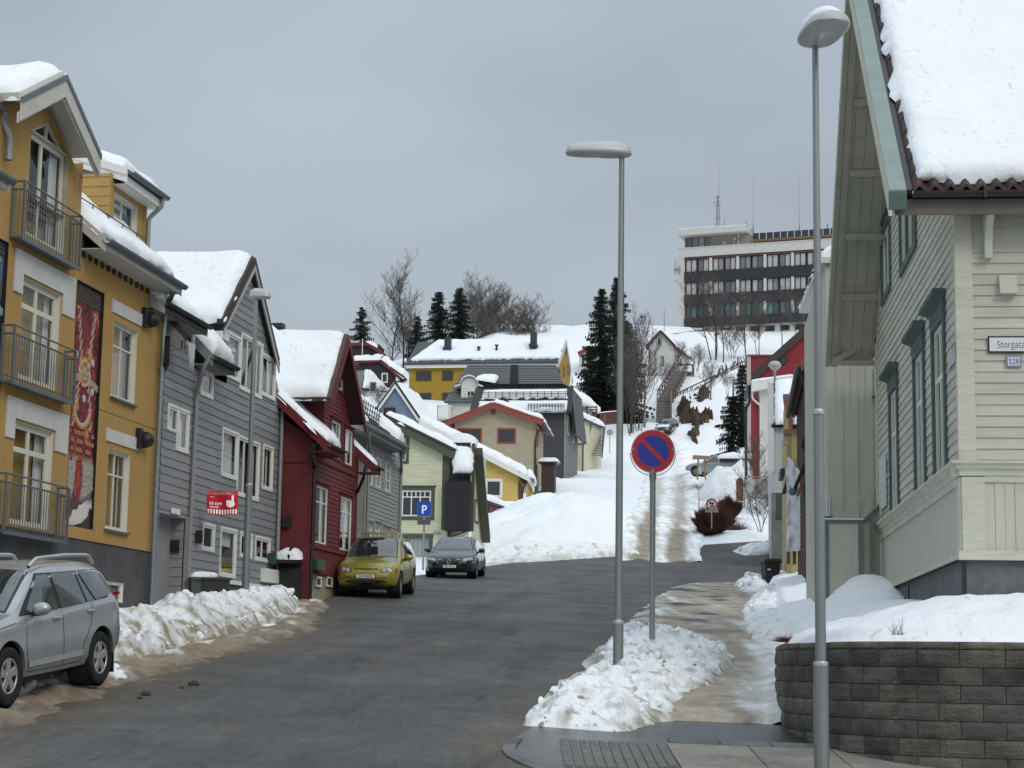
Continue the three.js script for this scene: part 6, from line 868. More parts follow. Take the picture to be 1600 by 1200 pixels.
// two dark houses with red eaves and a hipped slate roof, upper left
{
  const D = wood([.022, .018, .018]), RD = M([.13, .02, .03], .6), F = frame('wooden_house', 'dark brown house with red eaves under heavy snow, upper left on hill', 'house', 625, 226, [1, -.1], 30), g = F.g, w = F.rect([597.5, 584, 604.5, 597]);
  const a = F.at(595, 561.5, .4), r = F.at(624, 587, .4), l = F.at(575, 564, .4), wl = F.u(560, 580); siding(g, [[wl, -6], [r[0] - .5, -6], [r[0] - .5, r[1]], [a[0], a[1] - .1], [wl, l[1] - .1]], [w], { mat: D, exp: 99 }); win(F, w, { ...DEEP, cas: .1 });
  mb().slab([a[0], a[1], .4], [r[0], r[1], .4], [r[0], r[1], -6], [a[0], a[1], -6], .3).slab([wl - .5, l[1], .4], [a[0], a[1], .4], [a[0], a[1], -6], [wl - .5, l[1], -6], .3).build('roof', RD, g); snowSlab(g, [r[0] + .5, r[1], .5], [r[0] + .5, r[1], -6], [a[0], a[1], -6], [a[0], a[1], .5], .7, { top: false, ragged: .3 }); snowSlab(g, [wl - 1, l[1], .5], [a[0], l[1] + .1, .5], [a[0], a[1] + .1, -6], [wl - 1, a[1] + .1, -6], .8, { right: false, ragged: .3 });
  const q = F.rect([545, 538, 592, 556], -7); mb().box(q.u0, q.u1, q.v0 - 3, q.v1, -11, -7).build('upper_storey', D, g); const e = F.at(602, 553, -7); mb().slab([q.u0 - .5, q.v1 + .15, -6.5], [q.u1 - 1.2, q.v1 + .15, -6.5], [q.u1 - 1.2, q.v1 + .2, -11], [q.u0 - .5, q.v1 + .2, -11], .4).slab([q.u1 - 1.2, q.v1 + .15, -6.5], [e[0], e[1], -6.5], [e[0], e[1], -11], [q.u1 - 1.2, q.v1 + .2, -11], .4).build('upper_roof', RD, g); snowSlab(g, [q.u1 - 1.6, q.v1 + .2, -6.4], [e[0] - 1, e[1] + .7, -6.4], [e[0] - 1, e[1] + .8, -10], [q.u1 - 1.6, q.v1 + .3, -10], .4);
  mb().rod([F.u(564, 540), l[1], -1], [F.u(564, 540), F.v(564, 529, -1), -1], .05).build('flagpole', WHITE, g);
}
{
  const S = M([.13, .155, .15], .7), W = wood([.5, .5, .47]), F = frame('cottage', 'white cottage with grey green hipped slate roof beyond the red house', 'house', 575, 203, [1, -.1], 26), g = F.g; const eL = F.at(545, 612, .3), eR = F.at(562, 611, .3), t = F.at(575, 579, -3), tl = F.at(556, 580, -3), eB = F.at(606, 606, -4);
  mb().quad([eL[0] - 2, eL[1], .3], [eR[0], eL[1], .3], [t[0] - .4, t[1], -3], [tl[0] - 2, t[1], -3]).tri([eR[0], eL[1], .3], [eB[0], eL[1] + .6, -4.5], [t[0] - .4, t[1], -3]).build('roof', S, g); snowSlab(g, [eR[0] + .3, eL[1] + .5, .0], [eB[0], eL[1] + .7, -4.5], [t[0], t[1] + .05, -3.2], [t[0] - .4, t[1] + .05, -3], .35, { ragged: .2 });
  siding(g, [[eL[0] - 2, -4], [eB[0] - .4, -4], [eB[0] - .4, eL[1] + .3], [eL[0] - 2, eL[1]]], [], { mat: W, exp: 99, z: -1 }); const w = F.rect([579, 598, 587, 612], -1); win(F, w, { ...DEEP, zo: -.94, ms: RDW() });
}
function RDW() { return M([.25, .2, .2], .6); }
// cream garage and the timber stair with its deck
{
  const C = wood([.58, .55, .42]), TR = M([.10, .09, .08], .7), F = frame('garage', 'cream garage with dark trim and snowy black roof beside timber stair', 'garage', 912, 150, [1, -.35], 16), g = F.g, q = F.rect([893, 655, 911.5, 740]);
  mb().box(q.u0, q.u1, -2, q.v1, -.03, 0).build('wall', C, g); mb().box(q.u1, q.u1 + .02, -2, q.v1, -5, 0).build('side_wall', C, g); const vs = [F.v(905, 694), F.v(905, 664)]; for (const v of vs) mb().box(q.u0, q.u1 + .03, v - .06, v + .06, 0, .03).build('trim_board', TR, g); for (const u of [F.u(901.5, 690), F.u(911, 690)]) mb().box(u - .06, u + .06, -2, q.v1, .0, .032).build('trim_board', TR, g);
  const e = F.at(916, 655, .4); mb().slab([q.u0 - .4, q.v1 + .7, .4], [e[0], e[1], .4], [e[0], e[1], -5], [q.u0 - .4, q.v1 + .7, -5], .15).build('roof', BLACK, g); snowSlab(g, [e[0], e[1], .3], [e[0], e[1], -5], [e[0] - .9, e[1] + .55, -5], [e[0] - .9, e[1] + .55, .3], .35, { ragged: .15 }); const z = F.at(917, 634, -6), z0 = F.at(885, 609, -6); mb().slab([z0[0], z0[1], -5.5], [z[0], z[1], -5.5], [z[0], z[1], -10], [z0[0], z0[1], -10], .2).build('rear_roof', WHITE, g); snowSlab(g, [z[0], z[1], -5.4], [z[0], z[1], -10], [z0[0], z0[1], -10], [z0[0], z0[1], -5.4], .45, { ragged: .2 }); mb().box(z0[0], z[0] - .6, 0, z[1], -9.5, -6).build('rear_wall', wood([.6, .6, .52]), g);
}
{
  const WD = wood([.115, .10, .082]), WL = wood([.25, .22, .17]), F = frame('timber_stair', 'weathered timber stair with railed deck beside the cream garage', 'stair', 920, 152, [1, -.1], 17), g = F.g;
  const b = F.at(922, 712, 0), t = F.at(925, 655, 0), n = 15, w = .95, x0 = F.u(922, 690), dz = -4.2; for (let i = 0; i < n; i++) { const q = i / (n - 1), yv = lerp(b[1], t[1], q), z = lerp(0, dz, q); mb().box(x0, x0 + w, yv, yv + .07, z - .3, z).build('step', WL, g); } for (const x of [x0 - .05, x0 + w + .05]) { mb().beam([x, b[1] - .1, .1], [x, t[1] - .1, dz], .08, .28).build('stringer', WD, g); mb().beam([x, b[1] + .9, .1], [x, t[1] + .9, dz], .08, .12).build('handrail', WD, g); for (let i = 0; i < 6; i++) { const q = i / 5; mb().box(x - .05, x + .05, lerp(b[1], t[1], q) - .1, lerp(b[1], t[1], q) + .9, lerp(.1, dz, q) - .05, lerp(.1, dz, q) + .05).build('rail_post', WD, g); } }
  const d = F.rect([903, 636, 932, 655], dz), r = mb(); mb().box(d.u0, d.u1, d.v0 - .1, d.v0, dz - 2, dz).build('deck', WD, g); for (let k = 0; k < 5; k++) { const y = lerp(d.v0 + .15, d.v1, k / 4); mb().box(d.u0, d.u1, y - .06, y + .06, dz - .02, dz + .02).build('rail', WD, g); } for (const u of [d.u0, (d.u0 + d.u1) / 2, d.u1]) mb().box(u - .06, u + .06, b[1] - 1, d.v1 + .1, dz - .08, dz - .02).build('rail_post', WD, g); const p = F.at(928, 655, .4), s = F.at(908, 712, .4); mb().beam([s[0], s[1], .4], [p[0], p[1], .4], .12, .14).build('brace', WL, g);
}
// white house by the stairs, and one behind the spruces
{
  const W = wood([.60, .61, .60]), BR = M([.09, .035, .03], .6), F = frame('wooden_house', 'white house with snowy roof and rust coloured eaves beside the long stair', 'house', 1050, 214, [1, -.32], 33), g = F.g, w = F.rect([1027, 528.5, 1033, 540]), w2 = F.rect([1033.5, 558, 1036, 571]);
  const a = F.at(1032, 517, .3), l = F.at(1009.5, 542, .3), r = [2 * a[0] - l[0], l[1]]; gableFront(F, { apex: a, l, r, wl: l[0] + .25, wr: r[0] - .25, base: -2, zf: .3, depth: 9, wallM: W, exp: .16, holes: [w, w2], bh: .22, barge: BR, snow: [.3, .2], roofM: BR, eave: BR, snowIn: .1 }); win(F, w, { ...DEEP, cas: .12, mc: M([.3, .3, .3]) }); win(F, w2, { ...DEEP, mc: BR, cas: .1 }); mb().rod([l[0] + .3, l[1] - .3, .1], [l[0] + .3, -2, .1], .07).build('downpipe', BR, g);
  const F2 = frame('wooden_house', 'white house with red eaves half hidden behind the two spruces', 'house', 925, 216, [1, -.1], 30), h = F2.g, q = F2.rect([905.5, 549, 935, 610]); mb().box(q.u0, q.u1, -2, q.v1, -6, 0).build('wall', W, h); const e = F2.at(902, 550, .4), p = F2.at(911, 542, .4); mb().slab([e[0], e[1], .4], [p[0] + .5, p[1], .4], [p[0] + .5, p[1], -6], [e[0], e[1], -6], .35).slab([p[0] + .5, p[1], .4], [q.u1, p[1] + .1, .4], [q.u1, p[1] + .1, -6], [p[0] + .5, p[1], -6], .35).build('roof', M([.25, .03, .03], .6), h); snowSlab(h, [p[0] - .2, p[1], .2], [q.u1, p[1] + .1, .2], [q.u1, p[1] + .5, -6], [p[0] - .2, p[1] + .5, -6], .4); win(F2, F2.rect([908.5, 556, 914, 570]), { ...DEEP, zo: .04 });
}
// ================================================================ office block on the hill
{
  const W = M([.60, .59, .56], .85, { map: T.dust }), B = M([.018, .019, .024], .6), BR = M([.075, .04, .042], .6), BG = M([.33, .29, .24], .85, { map: T.dust }), F = frame('office_building', 'white and black office block with ribbon windows and roof antennas on the hilltop', 'office building', 1057.5, 258, [1, -.372], 48), g = F.g;
  const y = (py) => F.v(1062, py), xr = F.u(1400, 400), u0 = F.u(1069.5, 450), vt = y(389), rows = [[405.5, 425.5], [442, 461.5], [477.5, 497.5]], base = y(511), bay = (F.u(1238.5, 430) - F.u(1110.5, 430)) / 3, p0 = F.u(1110.5, 430) - bay;
  const yv = (py) => F.at(1071, py)[1];
  mb().box(0, u0, base, vt, -14, 0).build('end_wall', W, g); mb().box(0, u0 + .01, yv(403), vt, -.3, .05).box(u0, xr, yv(402), vt, -14, .05).build('parapet', W, g); mb().box(0, xr, vt - .02, vt + .12, -14, .12).build('coping', W, g);
  mb().box(u0, xr, base - 2.5, base, -14, -.5).build('basement_wall', W, g); mb().box(u0, xr, base, yv(402), -14, -.6).build('core', BR, g);
  const GL = [[.10, .125, .15], [.17, .19, .21], [.25, .26, .26], [.13, .15, .175]].map((c) => M(c, .05, { phys: true, ior: 1.55 })), CU = M([.46, .47, .46], .35), TE = [[.06, .17, .20], [.08, .24, .27], [.04, .11, .14]].map((c) => M(c, .06, { phys: true })); const r = rng(12);
  rows.forEach(([a, b], k) => { const v1 = yv(a), v0 = yv(b), next = k < 2 ? yv(rows[k + 1][0]) : base; mb().box(u0, xr, next + .02, v0 - .02, -.6, .16).build('spandrel', B, g); mb().box(u0, xr, v1, v1 + .22, -.5, .06).build('lintel', BR, g);
    for (let n = 0, x = u0; x < xr - 1; n++) { const xe = p0 + bay * (n + 1) - .19, pw = bay - .42, xs = n === 0 ? u0 + .1 : p0 + bay * n + .22; mb().box(xe, xe + .4, v0, v1, -.5, .13).build('pillar', W, g);
      for (let q = 0; q < 2; q++) { const wa = lerp(xs, xe, q / 2) + .06, wb = lerp(xs, xe, (q + 1) / 2) - .1, f = mb(), mid = (wa + wb) / 2; f.box(wa, wb, v0, v0 + .1, -.32, -.15).box(wa, wb, v1 - .1, v1, -.32, -.15).box(wa, wa + .09, v0 + .1, v1 - .1, -.32, -.15).box(wb - .09, wb, v0 + .1, v1 - .1, -.32, -.15).box(mid - .06, mid + .06, v0 + .1, v1 - .1, -.32, -.15); const w = f.build('window', BR, g);
        for (const [s, e] of [[wa + .09, mid - .06], [mid + .06, wb - .09]]) { const mt = k === 2 ? TE[Math.floor(r() * 3)] : r() < .5 ? CU : GL[Math.floor(r() * 4)]; mb().quad([s, v0 + .1, -.25], [e, v0 + .1, -.25], [e, v1 - .1, -.25], [s, v1 - .1, -.25]).build('pane', mt, w); } }
      x = xe + .4; } });
  for (let k = 0; k < 9; k++) { const x = u0 + 1 + k * 2.1; mb().box(x, x + 1.3, base - 1.1, base - .35, -.5, -.44).build('basement_window', B, g); }
  // penthouse with its flat overhanging roof
  const pz = -1.2, a = F.u(1070, 375, pz), b = F.u(1170, 375, pz), pv = F.at(1072, 371.5, pz)[1]; mb().box(a, b, vt, pv + .2, -9, pz).build('penthouse', BG, g); const s0 = F.u(1057.5, 365, .6), s1 = F.u(1166, 357, .6); mb().box(s0, s1, pv + .05, pv + .9, -9, .4).build('penthouse_roof', W, g); snowSlab(g, [s0, pv + .9, .4], [s1, pv + .9, .4], [s1, pv + .9, -9], [s0, pv + .9, -9], .1, { far: true, step: 1.5 });
  { const wa = F.u(1072, 380, pz + .1), wb = F.u(1110, 380, pz + .1), n = 4, wd = (wb - wa) / n; for (let i = 0; i < n; i++) { const f = mb(); f.box(wa + i * wd, wa + i * wd + .1, vt + .1, pv - .1, pz, pz + .12); const w = f.build('window', BR, g); mb().quad([wa + i * wd + .1, vt + .15, pz + .06], [wa + (i + 1) * wd, vt + .15, pz + .06], [wa + (i + 1) * wd, pv - .1, pz + .06], [wa + i * wd + .1, pv - .1, pz + .06]).build('pane', GL[i % 4], w); } }
  { const c = F.u(1176, 366, -1.5), sv = F.at(1176, 378, -1.5)[1]; mb().box(c, xr, sv, sv + .35, -8, -1.5).build('rear_soffit', wood([.2, .13, .07]), g); for (let x = c; x < xr; x += 1.0) mb().box(x, x + .86, sv + .36, sv + 1.25, -1.7, -1.55).build('roof_panel', M([.03, .035, .05], .3), g); mb().box(c, xr, vt, sv, -8, -4).build('rear_storey', BG, g); }
  // mast, whips, dishes
  const ST = M([.22, .23, .24], .5), mast = F.at(1121.5, 357, -3), mt = F.at(1121.5, 305, -3)[1], m = mb(); for (const [i, j] of [[-1, -1], [1, -1], [0, 1]]) m.rod([mast[0] + i * .28, mast[1], -3 + j * .28], [mast[0] + i * .1, mt, -3 + j * .1], .05, .04, 5); for (let k = 0; k < 9; k++) { const t = k / 9, w = lerp(.28, .1, t), yy = lerp(mast[1], mt, t), y2 = lerp(mast[1], mt, t + .11); m.rod([mast[0] - w, yy, -3.2], [mast[0] + w, y2, -3.2], .03, .03, 4).rod([mast[0] + w, yy, -3.2], [mast[0] - w, y2, -3.2], .03, .03, 4); } m.rod([mast[0] + .15, mt - 1, -3], [mast[0] + .2, F.at(1124, 256, -3)[1], -3], .035, .02, 5); for (const [dy, L] of [[.3, .8], [1.1, 1.1], [1.6, .7], [3.4, .8]]) m.rod([mast[0] - L * .6, mt - dy, -3], [mast[0] + L * .6, mt - dy, -2.8], .06, .06, 5); m.build('radio_mast', ST, g);
  for (const [x, yb, yt, z] of [[1177, 360, 276, -2], [1249, 362, 268, -3], [1132, 357, 332, -3], [1166, 356, 340, -2], [1293, 360, 345, -3]]) { const p = F.at(x, yb, z), q = F.at(x, yt, z); mb().rod([p[0], p[1] - .5, z], [p[0], q[1], z], .04, .015, 5).rod([p[0], p[1] - .3, z], [p[0], p[1] + .9, z], .11, .08, 6).build('antenna', ST, g); }
  for (const [x, yy, rr] of [[1131, 378, .32], [1147, 372, .28], [1153, 367, .25], [1153.5, 378, .25]]) { const p = F.at(x, yy, -.6), d = new THREE.SphereGeometry(rr, 12, 8, 0, Math.PI * 2, 0, 1.2); d.rotateX(-Math.PI / 2); mb().geo(d, new THREE.Matrix4().makeTranslation(p[0], p[1], -.9)).rod([p[0], vt, -.7], [p[0], p[1], -.7], .05, .05, 5).build('dish', W, g); }
  { const q = mb(); for (const x of [-.35, -.1, .3]) q.rod([x, F.v(1058, 430), .3], [x, F.v(1058, 404) - (x + .3) * 2, .3], .05, .04, 5); q.box(-.5, .4, F.v(1058, 424), F.v(1058, 420), .1, .35); q.build('antenna', ST, g); }
}
{ const p = P(1038, 524, 246), q = P(1116, 517, 250), o = thing('retaining_wall', 'low grey concrete wall on the slope below the office block', 'wall', [p.x, p.y - 1.5, p.z]), dx = q.x - p.x, dz = q.z - p.z; mb().hex([[0, 0, 0], [dx, 0, dz], [dx, 0, dz - .4], [0, 0, -.4]], [[0, 1.55, 0], [dx, 2.0 + q.y - p.y, dz], [dx, 2.0 + q.y - p.y, dz - .4], [0, 1.55, -.4]]).build('wall', CONC, o); mb().rod([0, 1.5, -.2], [0, 5, -.2], .05).build('post', PIPE, o); }
// ================================================================ houses along the right side, behind the corner house
{
  const BR = wood([.075, .035, .02]), SF = wood([.10, .055, .03]), F = frame('wooden_house', 'dark brown shingled house with black gutter, half hidden by the near lamp post', 'house', 1268, 53, [.12, 1], 2.6), g = F.g, eo = .55, vE = 7.7;
  const m = mb(); // left-facing wall: out of the wall is -x here, so the frame's outward side is behind; place the overhang at negative z
  const zo = -1; const e0 = vE; mb().quad([0, -1, 0], [10, -1, 0], [10, e0 + .2, 0], [0, e0 + .2, 0]).build('wall', BR, g); mb().quad([0, -1, 0], [0, -1, 8], [0, e0 + .2, 8], [0, e0 + .2, 0]).build('end_wall', BR, g);
  const sh = mb(); for (let v = 1; v < e0; v += .16) for (let u = 0; u < 9.8; u += .2) sh.hex([[u, v, -.03], [u + .19, v, -.03], [u + .19, v, 0], [u, v, 0]], [[u, v + .17, -.008], [u + .19, v + .17, -.008], [u + .19, v + .17, 0], [u, v + .17, 0]]); stuff(sh.build('shingles', BR, g)); const sh2 = mb(); for (let v = .5; v < e0; v += .16) for (let u = 0; u < 4; u += .2) sh2.hex([[-.03, v, u], [-.03, v, u + .19], [0, v, u + .19], [0, v, u]], [[-.008, v + .17, u], [-.008, v + .17, u + .19], [0, v + .17, u + .19], [0, v + .17, u]]); stuff(sh2.build('shingles', BR, g));
  mb().slab([-.6, e0, -.2], [10.5, e0, -.2], [10.5, e0 + 3, 3.2], [-.6, e0 + 3, 3.2], -.14).build('roof', BR, g); mb().slab([-.55, e0 - .02, -.18], [10.4, e0 - .02, -.18], [10.4, e0 + .1, .0], [-.55, e0 + .1, 0], -.03).build('soffit', SF, g); gutter(g, [-.6, e0 - .02, -.3], [10.5, e0 - .02, -.3], .1, BLACK); mb().hex([[-.66, e0 - .25, -.25], [-.6, e0 - .25, -.25], [-.6, e0 + 2.7, 3.2], [-.66, e0 + 2.7, 3.2]], [[-.66, e0 + .1, -.25], [-.6, e0 + .1, -.25], [-.6, e0 + 3.1, 3.2], [-.66, e0 + 3.1, 3.2]]).build('bargeboard', wood([.20, .07, .03]), g); snowSlab(g, [-.5, e0 + .1, -.05], [10.4, e0 + .1, -.05], [10.4, e0 + 3.05, 3.2], [-.5, e0 + 3.05, 3.2], .25, { top: false });
  mb().pipe([[.1, e0 - .1, -.28], [.1, e0 - .4, -.2], [.1, e0 - .7, -.1], [.1, 0, -.1]], .05).build('downpipe', BLACK, g);
}
{
  const Y = wood([.46, .38, .17], .75, 1), BR = wood([.15, .055, .035]), OL = wood([.30, .27, .13]), F = frame('wooden_house', 'pale yellow boarded house with snowy roof and crooked lean-to behind the brown house', 'house', 1234, 66, [1, -.1], 4.2), g = F.g, yv = (px, py) => F.v(px, py), t = yv(1240, 665);
  for (let u = 0; u < 4; u += .17) mb().box(u, u + .16, -1, t, -.02, .01 + .01 * ((u * 7) % 1)).build('board', Y, g); mb().box(-.06, .1, -1, t, .0, .04).build('corner_board', OL, g); mb().quad([0, -1, 0], [0, -1, -5], [0, t, -5], [0, t, 0]).build('side_wall', Y, g);
  const a = F.at(1234, 664, .3), top = F.at(1242, 612, -2); mb().slab([a[0] - .1, a[1], .35], [4, a[1], .35], [4, top[1], -2.6], [a[0] - .1, top[1], -2.6], .15).build('roof', BLACK, g); snowSlab(g, [a[0] + .12, a[1], .3], [4, a[1], .3], [4, top[1], -2.6], [a[0] + .12, top[1], -2.6], .22, { top: false }); { const p = F.at(1231, 617, .4), q = F.at(1231, 679, .4); mb().hex([[p[0] - .14, q[1], .35], [p[0] + .14, q[1], .35], [p[0] + .2, p[1], -.3], [p[0] - .1, p[1], -.3]].map((c) => c), [[p[0] - .14, q[1], .5], [p[0] + .14, q[1], .5], [p[0] + .22, p[1], -.1], [p[0] - .1, p[1], -.1]]).build('bargeboard', BR, g); mb().box(p[0] - .16, p[0] + .02, a[1] - .75, a[1] + .5, .3, .42).build('board_end', OL, g); }
  { const p = F.at(1221, 733, 1.0), q = F.at(1259, 706, 1.0); mb().slab([p[0], p[1], 1.4], [q[0], q[1], 1.4], [q[0], q[1], 0], [p[0], p[1], 0], .16).build('leanto_roof', OL, g); mb().box(p[0] - .05, p[0] + .1, p[1] - .3, p[1] - .02, -.2, 1.45).build('gutter', BLACK, g); mb().hex([[p[0], p[1] - .9, 1.1], [p[0] + .45, p[1] - .75, 1.1], [p[0] + .45, p[1] - .75, .8], [p[0], p[1] - .9, .8]], [[p[0] + .2, p[1] - .2, 1.2], [p[0] + .8, p[1] - .1, 1.2], [p[0] + .8, p[1] - .1, .8], [p[0] + .2, p[1] - .2, .8]]).build('bracket', BLACK, g); }
}
{ // porch canopy with round gutter on the brown house
  const o = frame('canopy', 'small canopy with rounded black gutter and orange brown underside beside the tarpaulin', 'canopy', 1256, 56, [1, -.12], 6), g = o.g, a = o.at(1246, 768, 0), b = o.at(1266, 712, 0), UN = wood([.30, .13, .045]); mb().slab([a[0], a[1], .6], [b[0], b[1], .6], [b[0], b[1], -1.4], [a[0], a[1], -1.4], .1).build('underside', UN, g); mb().slab([a[0] - .12, a[1] + .1, .65], [b[0] - .05, b[1] + .14, .65], [b[0] - .05, b[1] + .14, -1.4], [a[0] - .12, a[1] + .1, -1.4], .1).build('roof', BLACK, g); gutter(g, [a[0] - .1, a[1] + .12, .7], [a[0] - .1, a[1] + .12, -1.4], .12, M([.06, .065, .06], .5)); const q = o.rect([1252, 680, 1266, 715], .6); mb().poly([[q.u0, q.v0 + .3], [q.u1, q.v0], [q.u1, q.v1], [q.u0 + .05, q.v1 - .1]], .62, .68).build('cover_board', BLACK, g);
}
{ // tarpaulin
  const a = P(1228, 742, 61), b = P(1259, 742, 60), bot = P(1232, 862, 61).y, o = thing('tarpaulin', 'creased white tarpaulin hung against the right hand houses behind the wheelie bin', 'tarpaulin', [a.x, bot, a.z]), Hh = a.y - bot + .6, w = b.x - a.x, dz = b.z - a.z, n = 40, m = 60;
  mesh('sheet', gridGeo(n, m, (i, j) => { const s = i / (n - 1), t = j / (m - 1), x = s * w + .06 * fbm(t * 5, s * 2, 1, 3) - (t > .9 ? .0 : 0) + .1 * (1 - t) * Math.sin(s * 3); return [x, t * (Hh - .9 * Math.abs(s - .12)) + (t < .05 ? .1 * fbm(s * 9, 1, 1, 2) : 0), s * dz + .13 * fbm(s * 3 + t, t * 6, 2, 4) * 2 + .05 * Math.sin(s * 16 + t * 3)]; }, (i, j) => [i / n, j / m]), M([.72, .73, .74], .5, { map: T.dust }), o);
  for (const x of [.05, w * .5]) mb().box(x, x + .1, -.4, .7, -.3, -.2).build('batten', wood([.2, .16, .11]), o);
}
{
  const W = wood([.55, .56, .57], .75, 1), G2 = wood([.40, .43, .46], .75, 1), F = frame('wooden_house', 'pale grey upright boarded house with snow filled roof beside the globe lamp', 'house', 1210, 84, [1, -.1], 6), g = F.g, t = F.v(1215, 667);
  for (let u = 0; u < 4; u += .2) mb().box(u, u + .19, -.5, t, -.02, .008 + .012 * ((u * 5) % 1)).build('board', G2, g); const DM = M([.10, .11, .10], .9, { map: T.dirt }), q = F.rect([1213, 770, 1231, 812], .06); mb().box(-.1, 4, -1.5, q.v1, -.02, .03).build('plinth', M([.25, .26, .27], .9, { map: T.dirt }), g); mb().box(q.u0, q.u1, q.v0, q.v1, .03, .06).build('door', DM, g);
  const a = F.at(1206, 664, .3), b = F.at(1213, 598, -2.5); mb().slab([a[0], a[1], .35], [4, a[1], .35], [4, b[1], -2.7], [a[0] + .1, b[1], -2.7], .15).build('roof', BLACK, g); snowSlab(g, [a[0] + .15, a[1], .35], [4, a[1], .35], [4, b[1], -2.7], [a[0] + .25, b[1], -2.7], .3, { top: false }); { const p = F.at(1201, 595, .2), r = F.at(1208, 735, .2); mb().poly([[p[0] - .05, r[1] - .2], [p[0] + .22, r[1]], [p[0] + .22, p[1] - .2], [p[0] - .05, p[1]]], .1, .25).build('end_board', W, g); } mb().quad([0, -1, 0], [0, -1, -6], [0, t, -6], [0, t, 0]).build('side_wall', W, g);
}
{
  const R = wood([.26, .022, .028]), BKM = M([.045, .038, .034], .7), F = frame('wooden_house', 'bright red house with black verge, white porch and small diamond window', 'house', 1176, 107, [1, -.1], 10.5), g = F.g;
  const a0 = F.at(1175, 583, .4), a1 = F.at(1268, 499, .4); const lp = [[F.u(1187, 640), F.v(1187, 593)], [F.u(1275, 640), F.v(1187, 593)], [F.u(1275, 640), onLine(a0, a1, F.u(1275, 640)) - .2], [F.u(1187, 640), onLine(a0, a1, F.u(1187, 640)) - .2]]; siding(g, lp, [], { mat: R, exp: .16, stuff: true });
  mb().hex([[a0[0], a0[1] - .55, .3], [a1[0] + 1, a1[1] + .35, .3], [a1[0] + 1, a1[1] + .35, -6], [a0[0], a0[1] - .55, -6]], [[a0[0], a0[1], .45], [a1[0] + 1, a1[1] + .9, .45], [a1[0] + 1, a1[1] + .9, -6], [a0[0], a0[1], -6]]).build('roof', BKM, g); { const d = F.at(1224, 563, .06), f = mb(), s = .36; f.poly([[d[0], d[1] - s], [d[0] + s * .8, d[1]], [d[0], d[1] + s], [d[0] - s * .8, d[1]]], .01, .06); const w = f.build('window', BLACK, g); mb().quad([d[0], d[1] - s * .7, .07], [d[0] + s * .55, d[1], .07], [d[0], d[1] + s * .7, .07], [d[0] - s * .55, d[1], .07]).build('pane', PANE, w); }
  // white porch roof edge, white wall, red corner board, darker red annex
  const wq = F.rect([1187, 596, 1204, 745], .5); mb().box(wq.u0, wq.u1 + 2, -1, wq.v1, -1, .5).build('porch_wall', wood([.62, .62, .6], .7, 1), g); const e0 = F.at(1174, 597, .9), e1 = F.at(1240, 590, .9); mb().hex([[e0[0], e0[1] - .55, .5], [e1[0], e0[1] - .1, .5], [e1[0], e0[1] - .1, 1], [e0[0], e0[1] - .55, 1]], [[e0[0], e0[1], .5], [e1[0], e0[1] + .35, .5], [e1[0], e0[1] + .35, 1], [e0[0], e0[1], 1]]).build('porch_fascia', WHITE, g); snowSlab(g, [e0[0], e0[1], 1], [e1[0], e0[1] + .35, 1], [e1[0], e0[1] + .5, -.5], [e0[0], e0[1] + .15, -.5], .15);
  const rq = F.rect([1175.5, 622, 1186, 742], .3); mb().box(rq.u0, rq.u1, rq.v0 - 1, rq.v1, -.5, .3).build('corner_wall', R, g); mb().pipe([[e0[0] + .1, e0[1] - .3, .6], [e0[0] + .05, e0[1] - .9, .6], [rq.u0 + .5, rq.v1 - .5, .45], [rq.u1 + .1, rq.v1 - 1, .45], [rq.u1 + .1, rq.v0, .45]], .06).build('downpipe', WHITE, g); gutter(g, [e0[0] - .15, e0[1] - .05, .8], [e0[0] - .15, e0[1] - .05, -5], .12, BLACK); mb().pipe([[e0[0] - .1, e0[1] - .1, .2], [e0[0] - .1, e0[1] - 1.2, .2], [e0[0] - .3, e0[1] - 1.5, .1], [e0[0] - .3, e0[1] - 6, .1]], .08).build('downpipe', BLACK, g);
  const F2 = frame('wooden_house', 'dull red flat topped house end behind the bright red house', 'house', 1169.5, 122, [1, -.1], 12), q = F2.rect([1169.5, 557, 1215, 620]); mb().box(q.u0, q.u1, 0, q.v1, -5, 0).build('wall', wood([.17, .02, .025]), F2.g); mb().box(q.u0 - .1, q.u0 + .15, 0, q.v1, -.2, .05).build('corner_board', wood([.5, .4, .38]), F2.g); mb().box(q.u0 - .1, q.u1, q.v1, q.v1 + .12, -5, .1).build('coping', wood([.2, .05, .05]), F2.g);
}
// round topped gate and low fence by the red house
{ const p = P(1156, 774, 101), o = thing('garden_gate', 'rust brown round topped gate with grey frame below the red house', 'gate', [p.x, p.y - .3, p.z], -.1), pts = [[-.2, 0], [.2, 0]]; for (let i = 0; i <= 10; i++) { const a = Math.PI * i / 10; pts.push([.2 * Math.cos(a), 1.05 + .22 * Math.sin(a)]); } mb().poly(pts, 0, .05).build('door', wood([.13, .06, .04]), o); mb().box(.22, .28, -.3, 1.35, -.02, .06).box(.28, 1.5, 1.29, 1.35, -.02, .04).box(1.44, 1.5, -.3, 1.29, -.02, .04).build('frame', PIPE, o); mb().box(.3, 1.44, .1, 1.2, .0, .02).build('panel', wood([.4, .4, .4]), o); }
